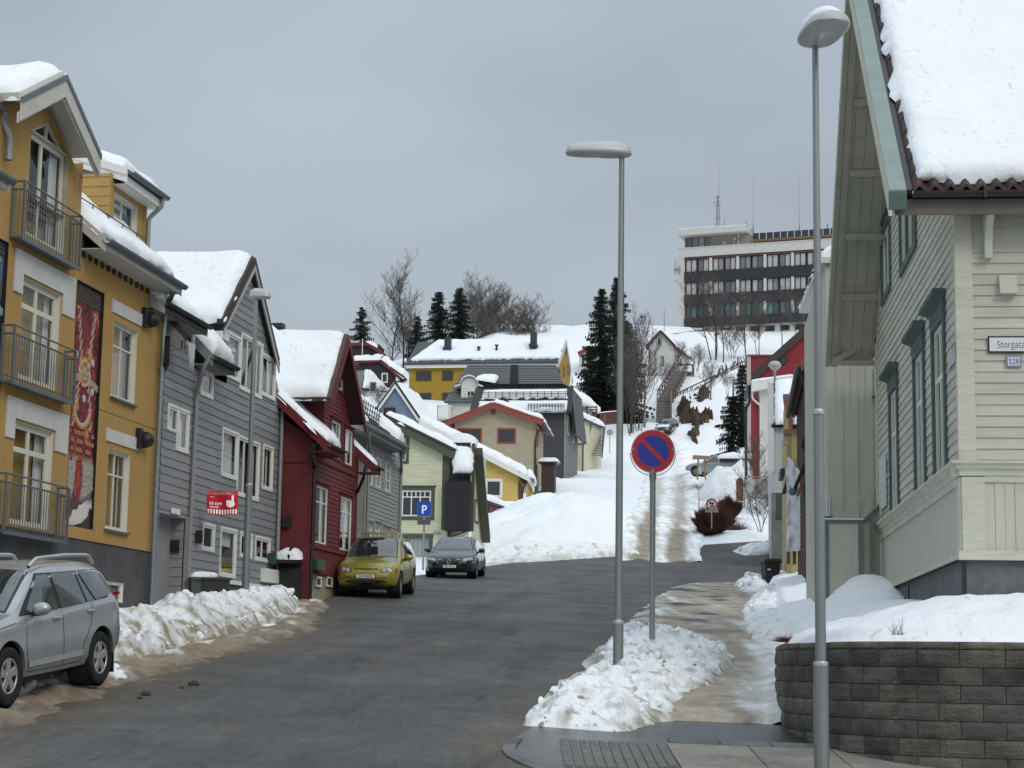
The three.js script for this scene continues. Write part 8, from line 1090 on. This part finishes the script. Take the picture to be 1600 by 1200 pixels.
hedge('twig_bush', 'thin twig bush in front of the grey foundation at right edge', 'shrub', 1582, 990, 22.2, .16, .2, .12, 26, M([.14, .07, .06], .9), 10, { fan: true, w: .003 });
hedge('red_ground_cover', 'low dark red plants at the left end of the block wall', 'shrub', 1228, 1003, 25.2, .3, .07, .3, 420, M([.16, .03, .025], .9), 12, { fan: true, w: .005 });
hedge('hedge', 'low tangle of brown twigs joining the two hedges at their foot', 'hedge', 1127, 828, 93.5, .7, .42, .6, 5000, HM, 15);
// ================================================================ parked cars: x forward, y up, z to the car's right
const csg = new Evaluator(); csg.attributes = ['position', 'normal']; csg.useGroups = false;
const TYRE = M([.014, .014, .015], .85, { map: T.dirt, bump: T.grain, bs: .004 }), CHROME = M([.5, .5, .5], .2, { metalness: .9 }), CARGL = M([.018, .024, .027], .03, { phys: true, ior: 1.7, clearcoat: 1, clearcoatRoughness: .02 }), LENS = M([.42, .45, .47], .08, { phys: true, clearcoat: 1 }), PLASTIC = M([.028, .029, .03], .6, { map: T.dust }), REDL = M([.45, .012, .03], .12, { phys: true, clearcoat: 1 }), AMBER = M([.55, .12, .02], .15, { phys: true, clearcoat: 1 });
function makeCar(name, label, c) {
  const g = thing(name, label, 'car'), K = (k) => curve(c[k]), top = K('top'), bot = K('bot'), belt = K('belt'), wb = K('wb'), wt = K('wt'), x0 = c.top[0][0], x1 = c.top[c.top.length - 1][0];
  const paint = M(c.paint, c.rough ?? .3, { phys: true, metalness: c.metal ?? .5, clearcoat: .8, clearcoatRoughness: .12, map: T.dust });
  const ring = (x) => { const yb = bot(x), yt = top(x), be = Math.min(belt(x), yt - .02), w = wb(x), r = Math.min(wt(x), w * .97), p = [[0, yb], [w * .7, yb], [w * .93, yb + .05], [w * .985, yb + .16], [w, lerp(yb, be, .55)], [w * .985, be - .06], [w * .955, be], [lerp(w * .955, r, .33), lerp(be, yt, .33)], [lerp(w * .955, r, .72), lerp(be, yt, .72)], [r * .97, yt - Math.min(.06, (yt - be) * .22)], [r * .84, yt - Math.min(.018, (yt - be) * .1)], [r * .5, yt + .004], [0, yt + .012]]; return p; };
  const fine = (x) => { const p = ring(x), o = []; for (let i = 0; i < p.length - 1; i++) for (let k = 0; k < 3; k++) { const a = p[Math.max(0, i - 1)], b = p[i], d = p[i + 1], e = p[Math.min(p.length - 1, i + 2)], t = k / 3, f = (q) => .5 * (2 * b[q] + (d[q] - a[q]) * t * .75 + (2 * a[q] - 5 * b[q] + 4 * d[q] - e[q]) * t * t * 0 + 2 * (d[q] - b[q]) * t * .62); o.push([lerp(b[0], d[0], t), lerp(b[1], d[1], t)]); } o.push(p[p.length - 1]); return o; };
  const zAt = (x, y) => { const p = fine(x); for (let i = p.length - 1; i > 0; i--) if ((p[i][1] - y) * (p[i - 1][1] - y) <= 0 && p[i][1] !== p[i - 1][1] && p[i - 1][0] > .05) return lerp(p[i][0], p[i - 1][0], (y - p[i][1]) / (p[i - 1][1] - p[i][1])); return wb(x); };
  const topAt = (x, z) => { const p = fine(x); z = Math.abs(z); for (let i = p.length - 1; i > 0; i--) if (p[i - 1][0] >= z && p[i][0] <= z) return lerp(p[i][1], p[i - 1][1], (z - p[i][0]) / (p[i - 1][0] - p[i][0] || 1)); return belt(x); };
  const front = (y, z, dir = 1) => { const e = dir > 0 ? x1 : x0; for (let k = 0; k < 120; k++) { const x = e - dir * k * .012; if (y < topAt(x, z) && y > bot(x) && Math.abs(z) < zAt(x, y)) return x; } return e; };
  // body shell
  const N = 72, xs = []; for (let i = 0; i <= N; i++) { const t = i / N; xs.push(lerp(x0, x1, .5 - .5 * Math.cos(Math.PI * t) * (.55 + .45 * Math.abs(Math.cos(Math.PI * t))))); } const half = fine(0).length, R = 2 * half - 2, pos = [], idx = [];
  for (const x of xs) { const p = fine(x); for (let i = 0; i < half; i++) pos.push(x, p[i][1], p[i][0]); for (let i = half - 2; i > 0; i--) pos.push(x, p[i][1], -p[i][0]); }
  for (let i = 0; i < N; i++) for (let j = 0; j < R; j++) { const a = i * R + j, b = i * R + (j + 1) % R, d = a + R, e = b + R; idx.push(a, b, e, a, e, d); }
  for (const [i, s] of [[0, 1], [N, -1]]) { const p = fine(xs[i]), ym = (p[0][1] + p[half - 1][1]) / 2, k = pos.length / 3; pos.push(xs[i], ym, 0); for (let j = 0; j < R; j++) s > 0 ? idx.push(k, i * R + (j + 1) % R, i * R + j) : idx.push(k, i * R + j, i * R + (j + 1) % R); }
  let bg = new THREE.BufferGeometry(); bg.setAttribute('position', new THREE.Float32BufferAttribute(pos, 3)); bg.setIndex(idx); bg.computeVertexNormals();
  { // make sure that faces look outwards
    const n = bg.attributes.normal, p = bg.attributes.position; let s = 0; for (let i = 0; i < p.count; i++) s += n.getY(i) * (p.getY(i) - .8) + n.getZ(i) * p.getZ(i); if (s < 0) { for (let i = 0; i < idx.length; i += 3) [idx[i], idx[i + 1]] = [idx[i + 1], idx[i]]; bg.setIndex(idx); bg.computeVertexNormals(); } }
  let br = new Brush(bg); for (const ax of c.axles) for (const s of [-1, 1]) { const h = new THREE.CylinderGeometry(c.arch, c.arch, .44, 32); h.rotateX(Math.PI / 2); h.translate(ax, c.wr + .02, s * (wb(ax) - .14)); const q = new Brush(h); q.updateMatrixWorld(); br.updateMatrixWorld(); br = csg.evaluate(br, q, SUBTRACTION); }
  let sg = mergeVertices(br.geometry, 1e-4); sg = toCreasedNormals(sg, .6); { const u = sg.attributes.position, uv = new Float32Array(u.count * 2); for (let i = 0; i < u.count; i++) { uv[2 * i] = u.getX(i); uv[2 * i + 1] = u.getY(i) + u.getZ(i); } sg.setAttribute('uv', new THREE.BufferAttribute(uv, 2)); }
  const body = mesh('body', sg, paint, g);
  for (const ax of c.axles) for (const s of [-1, 1]) { const h = new THREE.CylinderGeometry(c.arch - .006, c.arch - .006, .3, 28, 1, true); h.rotateX(Math.PI / 2); h.translate(ax, c.wr + .02, s * (wb(ax) - .2)); mesh('wheel_well', h, BLACK, g); }
  // glass
  const side = (q, s, off = .006) => { const n = 10, m = 7; return gridGeo(n, m, (i, j) => { const a = i / (n - 1), b = j / (m - 1), x = lerp(lerp(q[0][0], q[1][0], a), lerp(q[3][0], q[2][0], a), b), y = lerp(lerp(q[0][1], q[1][1], a), lerp(q[3][1], q[2][1], a), b); return [x, y, s * (zAt(x, y) + off)]; }, (i, j) => [i / n, j / m]); };
  for (const s of [-1, 1]) { if (c.surround) mesh('window_surround', side(c.surround, s, .004), BLACK, g); for (const q of c.glass) mesh('side_window', side(q, s, .009), CARGL, g); }
  const shieldG = (xa, xb, w0, w1, off) => gridGeo(18, 9, (i, j) => { const t = j / 8, x = lerp(xa, xb, t), w = lerp(w0, w1, t) * (i / 17 * 2 - 1); const y = topAt(x, w), dy = (topAt(x + .02, w) - topAt(x - .02, w)) / .04, l = Math.hypot(1, dy); return [x - dy / l * off, y + off / l, w]; }, (i, j) => [i / 17, j / 8]);
  mesh('windscreen_surround', shieldG(c.shield[0] + .03, c.shield[1] - .03, c.shield[2] + .03, c.shield[3] + .03, .004), BLACK, g); mesh('windscreen', shieldG(...c.shield, .009), CARGL, g); if (c.rear) mesh('rear_window', shieldG(...c.rear, .008), CARGL, g);
  // seams
  const seam = mb(); for (const s of [-1, 1]) for (const l of c.seams) for (let i = 0; i < l.length - 1; i++) { const n = 6; for (let k = 0; k < n; k++) { const p = [0, 1].map((e) => { const t = (k + e) / n, x = lerp(l[i][0], l[i + 1][0], t), y = lerp(l[i][1], l[i + 1][1], t); return [x, y, s * (zAt(x, y) + .0008)]; }); seam.beam(p[0], p[1], .007, .007); } } stuff(seam.build('door_seams', BLACK, g));
  for (const s of [-1, 1]) for (const [x, y] of c.handles) { const z = zAt(x, y); mb().geo(new RoundedBoxGeometry(.2, .035, .035, 2, .014), new THREE.Matrix4().makeTranslation(x, y, s * (z + .022))).build('door_handle', c.handleM ?? paint, g); }
  // mirrors
  for (const s of [-1, 1]) { const [x, y] = c.mirror, z = zAt(x, y), q = new THREE.SphereGeometry(1, 16, 12); q.scale(.085, .085, .125); q.translate(x, y + .07, s * (z + .13)); mesh('wing_mirror', q, paint, g); mb().box(x - .04, x + .03, y - .02, y + .03, s * (z - .02), s * (z + .1)).build('mirror_foot', BLACK, g); }
  // lower trim
  if (c.trim) for (const s of [-1, 1]) mesh('door_moulding', side(c.trim, s, .014), c.trimM ?? PLASTIC, g);
  // patches on the nose or tail
  const patch = (nm, mat, cy, cz, hy, hz, p = 3, dir = 1, off = .008, sh = 0) => { const n = 28, m = 6; const f = gridGeo(n + 1, m, (i, j) => { const a = i / n * Math.PI * 2, k = j / (m - 1), ca = Math.cos(a), sa = Math.sin(a), z = cz + Math.sign(ca) * Math.abs(ca) ** (2 / p) * hz * k, y = cy + Math.sign(sa) * Math.abs(sa) ** (2 / p) * hy * k + sh * (z - cz); return [front(y, z, dir) + dir * off, y, z]; }, (i, j) => [i / n, j / m]); return mesh(nm, f, mat, g); };
  c.extra?.({ g, patch, front, zAt, topAt, side, paint });
  // wheels
  const wheel = (ax, s, turn) => { const q = new THREE.Group(); q.name = 'wheel'; g.add(q); q.position.set(ax, c.wr, s * (wb(0) - .11)); q.rotation.y = (s > 0 ? 0 : Math.PI) + turn; const r = c.wr, rr = r * (c.rimR ?? .64), w = .105; const ty = new THREE.LatheGeometry([[rr, -w], [r - .03, -w], [r - .008, -w * .8], [r, -w * .45], [r, w * .45], [r - .008, w * .8], [r - .03, w], [rr + .02, w * .95], [rr, w * .7]].map(([a, b]) => new THREE.Vector2(a, b)), 40); ty.rotateX(Math.PI / 2); mesh('tyre', ty, TYRE, q);
    const di = new THREE.CylinderGeometry(rr, rr, .12, 32); di.rotateX(Math.PI / 2); di.translate(0, 0, -.02); mesh('brake_drum', di, M([.02, .02, .02], .7), q); const rm = M(c.rim, .35, { metalness: .65, map: T.dust }), k = mb(); k.geo(new THREE.TorusGeometry(rr - .012, .016, 8, 40), new THREE.Matrix4().makeTranslation(0, 0, w * .72)); k.geo(new THREE.CylinderGeometry(.055, .065, .05, 20).rotateX(Math.PI / 2), new THREE.Matrix4().makeTranslation(0, 0, w * .62));
    for (let i = 0; i < c.spokes; i++) { const a = i / c.spokes * Math.PI * 2 + .3, ww = c.spokeW ?? .05; const pts = [[.04, -ww * 1.1], [rr - .01, -ww * (c.flare ?? .6)], [rr - .01, ww * (c.flare ?? .6)], [.04, ww * 1.1]]; const e = new THREE.ExtrudeGeometry(new THREE.Shape(pts.map((p) => new THREE.Vector2(...p))), { depth: .03, bevelEnabled: true, bevelSize: .006, bevelThickness: .006, bevelSegments: 1 }); k.geo(e, new THREE.Matrix4().makeRotationZ(a).setPosition(0, 0, w * .45)); } k.build('rim', rm, q); };
  for (const s of [-1, 1]) { wheel(c.axles[0], s, (c.steer ?? 0)); wheel(c.axles[1], s, 0); }
  mb().box(x0 + .5, x1 - .5, .2, bot(0) + .1, -.6, .6).build('underbody', BLACK, g);
  return g;
}
function park(g, c, f, r, hf, hr) { // f, r: [x, d] under the front and rear axle, heights optional
  const F = V(f[0], hf ?? H(...f), -f[1]), R = V(r[0], hr ?? H(...r), -r[1]), X = F.clone().sub(R).normalize(), Z = V().crossVectors(X, V(0, 1, 0)).normalize(), Y = V().crossVectors(Z, X), m = new THREE.Matrix4().makeBasis(X, Y, Z), mid = F.clone().add(R).multiplyScalar(.5).addScaledVector(X, -(c.axles[0] + c.axles[1]) / 2); g.position.copy(mid); g.quaternion.setFromRotationMatrix(m);
}
function plateTex(text, blue) { const c = document.createElement('canvas'); c.width = 512; c.height = 112; const x = c.getContext('2d'); x.fillStyle = '#d5d8d8'; x.fillRect(0, 0, 512, 112); x.strokeStyle = '#222'; x.lineWidth = 6; x.strokeRect(3, 3, 506, 106); if (blue) { x.fillStyle = '#173f91'; x.fillRect(6, 6, 44, 100); } x.fillStyle = '#151515'; x.font = 'bold 84px sans-serif'; x.textAlign = 'center'; x.textBaseline = 'middle'; x.fillText(text, blue ? 280 : 256, 60); const t = new THREE.CanvasTexture(c); t.colorSpace = THREE.SRGBColorSpace; return M([1, 1, 1], .4, { map: t }); }
const plate = (k, y, text, blue) => { const x = k.front(y, 0) + .018, p = new THREE.PlaneGeometry(.52, .11); p.rotateY(Math.PI / 2); p.translate(x, y, 0); mesh('number_plate', p, plateTex(text, blue), k.g); mb().box(x - .03, x - .004, y - .065, y + .065, -.27, .27).build('plate_holder', BLACK, k.g); };
{ // silver sport utility
  const c = { paint: [.40, .41, .425], metal: .45, wr: .355, arch: .41, axles: [1.31, -1.25], rim: [.5, .5, .47], spokes: 5, spokeW: .034, flare: 1.5, rimR: .62, steer: .0,
    top: [[-2.12, .72], [-2.1, .95], [-2.05, 1.12], [-1.9, 1.42], [-1.72, 1.6], [-1.2, 1.66], [-.3, 1.675], [.25, 1.6], [.75, 1.34], [1.12, 1.1], [1.5, 1.03], [1.9, .96], [2.1, .84], [2.18, .66]], bot: [[-2.12, .46], [-1.9, .36], [-1.6, .28], [0, .25], [1.6, .26], [2.0, .3], [2.18, .46]], belt: [[-2.12, .9], [-1.8, 1.13], [-.9, 1.1], [.3, 1.03], [1.1, .99], [1.6, .93], [2.1, .78], [2.18, .62]], wb: [[-2.12, .70], [-1.95, .84], [-1.6, .9], [-.9, .905], [.9, .9], [1.5, .9], [1.9, .84], [2.1, .7], [2.18, .52]], wt: [[-2.12, .58], [-1.8, .58], [-1.2, .62], [0, .635], [.4, .64], [1.1, .74], [1.6, .76], [2.1, .6], [2.18, .45]],
    surround: [[.98, 1.05], [-1.78, 1.16], [-1.62, 1.53], [.2, 1.55]], glass: [[[.82, 1.07], [-.02, 1.085], [-.06, 1.53], [.2, 1.52]], [[-.12, 1.09], [-.82, 1.12], [-.78, 1.53], [-.14, 1.535]], [[-.88, 1.125], [-1.08, 1.13], [-.86, 1.52], [-.83, 1.53]], [[-1.14, 1.14], [-1.7, 1.2], [-1.56, 1.5], [-.93, 1.52]]], shield: [1.04, .3, .66, .55], rear: [-2.03, -1.76, .6, .52],
    seams: [[[.86, 1.02], [.9, .7], [.82, .36]], [[-.1, 1.07], [-.12, .5], [-.12, .36]], [[-.98, 1.1], [-.92, .85], [-.7, .58], [-.62, .36]], [[-.62, .36], [.82, .36]], [[1.12, .98], [1.9, .9]]], handles: [[.08, .98], [-.9, 1.01]], mirror: [.66, 1.06], trim: [[.84, .42], [-.66, .44], [-.66, .52], [.84, .5]], trimM: M([.36, .37, .385], .4, { map: T.dust }),
    extra: (k) => { const { g } = k; for (const s of [-1, 1]) { const rl = mb(); const zz = .56; rl.pipe([[-1.65, 1.6, s * zz], [-1.5, 1.72, s * zz], [-.8, 1.745, s * zz], [0, 1.73, s * zz], [.22, 1.63, s * zz]], .026); rl.build('roof_rail', M([.5, .5, .5], .35, { metalness: .5 }), g); mesh('tail_light', k.side([[-1.98, .98], [-2.08, .98], [-2.03, 1.2], [-1.86, 1.22]], s, .012), REDL, g); mesh('bumper_corner', k.side([[-1.75, .45], [-2.05, .5], [-2.06, .74], [-1.85, .72]], s, .006), k.paint, g); mb().box(-1.72, -1.69, .12, .42, s * .62, s * .86).build('mud_flap', BLACK, g); k.patch('headlight', LENS, .84, s * .62, .08, .16); }
      k.patch('grille', PLASTIC, .8, 0, .07, .36); k.patch('lower_grille', BLACK, .5, 0, .1, .5); } };
  const g = makeCar('parked_car', 'silver grey sport utility car parked at the left edge, roof rails', c); park(g, c, [-6.9, 23.0], [-6.33, 25.55], 1.02, 1.27);
}
{ // yellow green small sport utility
  const c = { paint: [.34, .285, .022], metal: .35, wr: .33, arch: .385, axles: [1.22, -1.14], rim: [.34, .34, .34], spokes: 5, spokeW: .06, flare: .9, rimR: .62, steer: .05,
    top: [[-1.98, .7], [-1.95, 1.0], [-1.88, 1.3], [-1.7, 1.52], [-1.2, 1.58], [-.3, 1.59], [.2, 1.56], [.62, 1.3], [.95, 1.06], [1.3, 1.01], [1.7, .93], [1.9, .8], [1.98, .62]], bot: [[-1.98, .45], [-1.7, .32], [0, .27], [1.5, .27], [1.85, .3], [1.98, .42]], belt: [[-1.98, .9], [-1.6, 1.05], [0, 1.0], [.9, .95], [1.5, .88], [1.9, .74], [1.98, .58]], wb: [[-1.98, .66], [-1.8, .8], [-1.2, .845], [1.2, .845], [1.7, .81], [1.9, .72], [1.98, .58]], wt: [[-1.98, .56], [-1.5, .6], [0, .62], [.2, .62], [.95, .7], [1.6, .7], [1.9, .6], [1.98, .5]],
    surround: null, glass: [[[.72, 1.0], [-.32, 1.02], [-.34, 1.47], [.22, 1.46]], [[-.42, 1.03], [-1.5, 1.12], [-1.42, 1.45], [-.44, 1.47]]], shield: [.9, .24, .66, .55], rear: [-1.88, -1.7, .56, .5],
    seams: [[[.72, .95], [.76, .6], [.6, .34]], [[-.4, 1.0], [-.42, .34]], [[-.42, .34], [.6, .34]], [[.98, .92], [1.6, .84]]], handles: [[-.25, .93]], mirror: [.6, .98], trim: null,
    extra: (k) => { const { g } = k; for (const s of [-1, 1]) { mb().pipe([[-1.55, 1.53, s * .54], [-1.45, 1.66, s * .54], [-.6, 1.68, s * .54], [.0, 1.66, s * .54], [.16, 1.56, s * .54]], .022).build('roof_rail', k.paint, g); k.patch('headlight', M([.10, .11, .12], .12, { phys: true, clearcoat: 1 }), .755, s * .55, .075, .17, 3, 1, .008, s * .12); k.patch('headlight_bulb', LENS, .75, s * .49, .05, .05, 2, 1, .014); k.patch('headlight_bulb', LENS, .765, s * .6, .045, .045, 2, 1, .014); mesh('indicator', k.side([[1.72, .72], [1.56, .74], [1.58, .84], [1.72, .82]], s, .012), AMBER, g); }
      for (const x of [-1.3, -.2]) mb().rod([x, 1.68, -.54], [x, 1.68, .54], .018).build('roof_bar', k.paint, g); k.patch('grille', BLACK, .77, 0, .02, .33, 5); k.patch('lower_grille', BLACK, .43, 0, .07, .52, 4); plate(k, .585, 'ZH 25825'); mb().rod([.25, 1.56, .35], [.05, 1.75, .35], .008, .004).build('antenna', BLACK, g); const st = k.topAt(.5, .42); k.patch('bumper_lip', PLASTIC, .33, 0, .03, .5, 5); } };
  const g = makeCar('parked_car', 'yellow green small sport utility car parked before the red house', c); park(g, c, [-3.72, 50.2], [-3.5, 52.55]);
}
{ // dark blue estate
  const c = { paint: [.016, .021, .03], metal: .35, rough: .25, wr: .345, arch: .39, axles: [1.5, -1.44], rim: [.16, .165, .17], spokes: 10, spokeW: .022, flare: .9, rimR: .72,
    top: [[-2.45, .72], [-2.42, .95], [-2.2, 1.18], [-1.85, 1.38], [-1.2, 1.44], [-.3, 1.47], [.25, 1.42], [.8, 1.16], [1.08, 1.0], [1.6, .93], [2.1, .85], [2.38, .74], [2.46, .6]], bot: [[-2.45, .4], [-2.1, .26], [0, .2], [1.9, .2], [2.3, .22], [2.46, .36]], belt: [[-2.45, .86], [-2, .98], [0, .92], [1, .9], [1.8, .83], [2.35, .68], [2.46, .55]], wb: [[-2.45, .66], [-2.2, .84], [-1.4, .935], [1.4, .93], [2.0, .9], [2.3, .8], [2.46, .62]], wt: [[-2.45, .6], [-1.8, .56], [0, .6], [.3, .6], [1.05, .76], [1.8, .78], [2.3, .68], [2.46, .56]],
    surround: null, glass: [[[.82, .93], [-.1, .95], [-.12, 1.37], [.22, 1.35]], [[-.2, .955], [-1.1, .98], [-1.05, 1.37], [-.22, 1.375]], [[-1.18, .985], [-1.95, 1.06], [-1.65, 1.33], [-1.12, 1.365]]], shield: [1.02, .28, .7, .54], rear: [-2.3, -1.9, .56, .5],
    seams: [[[.95, .88], [.95, .5], [.85, .3]], [[-.15, .92], [-.17, .3]], [[-1.1, .95], [-1.0, .6], [-.9, .3]], [[1.1, .88], [2.1, .76]]], handles: [[0, .86], [-.95, .88]], mirror: [.74, .92], trim: null,
    extra: (k) => { const { g } = k; for (const s of [-1, 1]) { k.patch('headlight', LENS, .69, s * .66, .05, .19, 3, 1, .008, s * .16); mb().pipe([[-1.75, 1.385, s * .53], [-1.4, 1.46, s * .53], [-.5, 1.5, s * .53], [.1, 1.46, s * .53], [.2, 1.42, s * .53]], .016).build('roof_rail', CHROME, g); k.patch('fog_grille', BLACK, .36, s * .72, .07, .1); } k.patch('grille_frame', CHROME, .585, 0, .13, .42, 4, 1, .006); k.patch('grille', BLACK, .58, 0, .115, .4, 4, 1, .012); k.patch('lower_grille', BLACK, .3, 0, .05, .6, 4); const t = new THREE.TorusGeometry(.065, .014, 8, 24); t.rotateY(Math.PI / 2); t.translate(k.front(.6, 0) + .03, .6, 0); mesh('emblem', t, CHROME, g); const e = k.front(.6, 0) + .032; mb().beam([e, .56, -.06], [e, .66, .085], .02, .016, [1, 0, 0]).build('emblem_bar', CHROME, g); plate(k, .435, 'BD 1112', true); } };
  const g = makeCar('parked_car', 'dark blue estate car parked behind the yellow green car', c); park(g, c, [-2.08, 67.8], [-1.84, 70.75]);
}
{ // grey car below the long stair and a car buried in snow
  const c = { paint: [.06, .062, .066], metal: .4, wr: .33, arch: .37, axles: [1.35, -1.3], rim: [.3, .3, .3], spokes: 5, spokeW: .04, top: [[-2.15, .7], [-2.1, .95], [-1.9, 1.2], [-1.6, 1.4], [-.3, 1.45], [.2, 1.4], [.75, 1.12], [1.05, .97], [1.9, .82], [2.15, .6]], bot: [[-2.15, .4], [0, .2], [2.15, .38]], belt: [[-2.15, .85], [0, .92], [1, .88], [1.9, .72], [2.15, .55]], wb: [[-2.15, .66], [-1.6, .86], [1.5, .86], [2, .78], [2.15, .6]], wt: [[-2.15, .55], [0, .58], [1.05, .7], [2.15, .5]], glass: [[[.75, .94], [-.1, .95], [-.12, 1.34], [.2, 1.33]], [[-.2, .95], [-1.5, 1.0], [-1.35, 1.33], [-.22, 1.35]]], shield: [1.0, .26, .66, .52], rear: [-1.98, -1.65, .55, .5], seams: [], handles: [], mirror: [.7, .92], trim: null,
    extra: (k) => { for (const s of [-1, 1]) k.patch('headlight', LENS, .68, s * .6, .06, .15); k.patch('grille', BLACK, .58, 0, .08, .4); k.patch('plate', WHITE, .42, 0, .05, .25, 5); } };
  const g = makeCar('parked_car', 'grey car with snowy bonnet parked at the foot of the long stair', c); const [gx, gd] = G(1036, 679); park(g, c, [gx, gd], [gx + 1.0, gd + 2.5]); snowSlab(g, [1.9, .8, -.6], [1.9, .8, .6], [1.1, .98, .6], [1.1, .98, -.6], .06, { step: .15, far: true }); g.scale.setScalar(.86);
  const g2 = makeCar('parked_car', 'silver car half buried in the snow drift under the low spruce', { ...c, paint: [.3, .32, .34] }); const q = P(1124, 722, 121); g2.position.set(q.x, q.y - .98, q.z); g2.rotation.set(.1, 2.75, 0); snowSlab(g2, [-.2, 1.2, -1.3], [-.2, 1.2, 1.2], [-2.6, 1.2, 1.2], [-2.6, 1.2, -1.3], .35, { step: .2, far: true });
}
renderer.render(scene, camera);
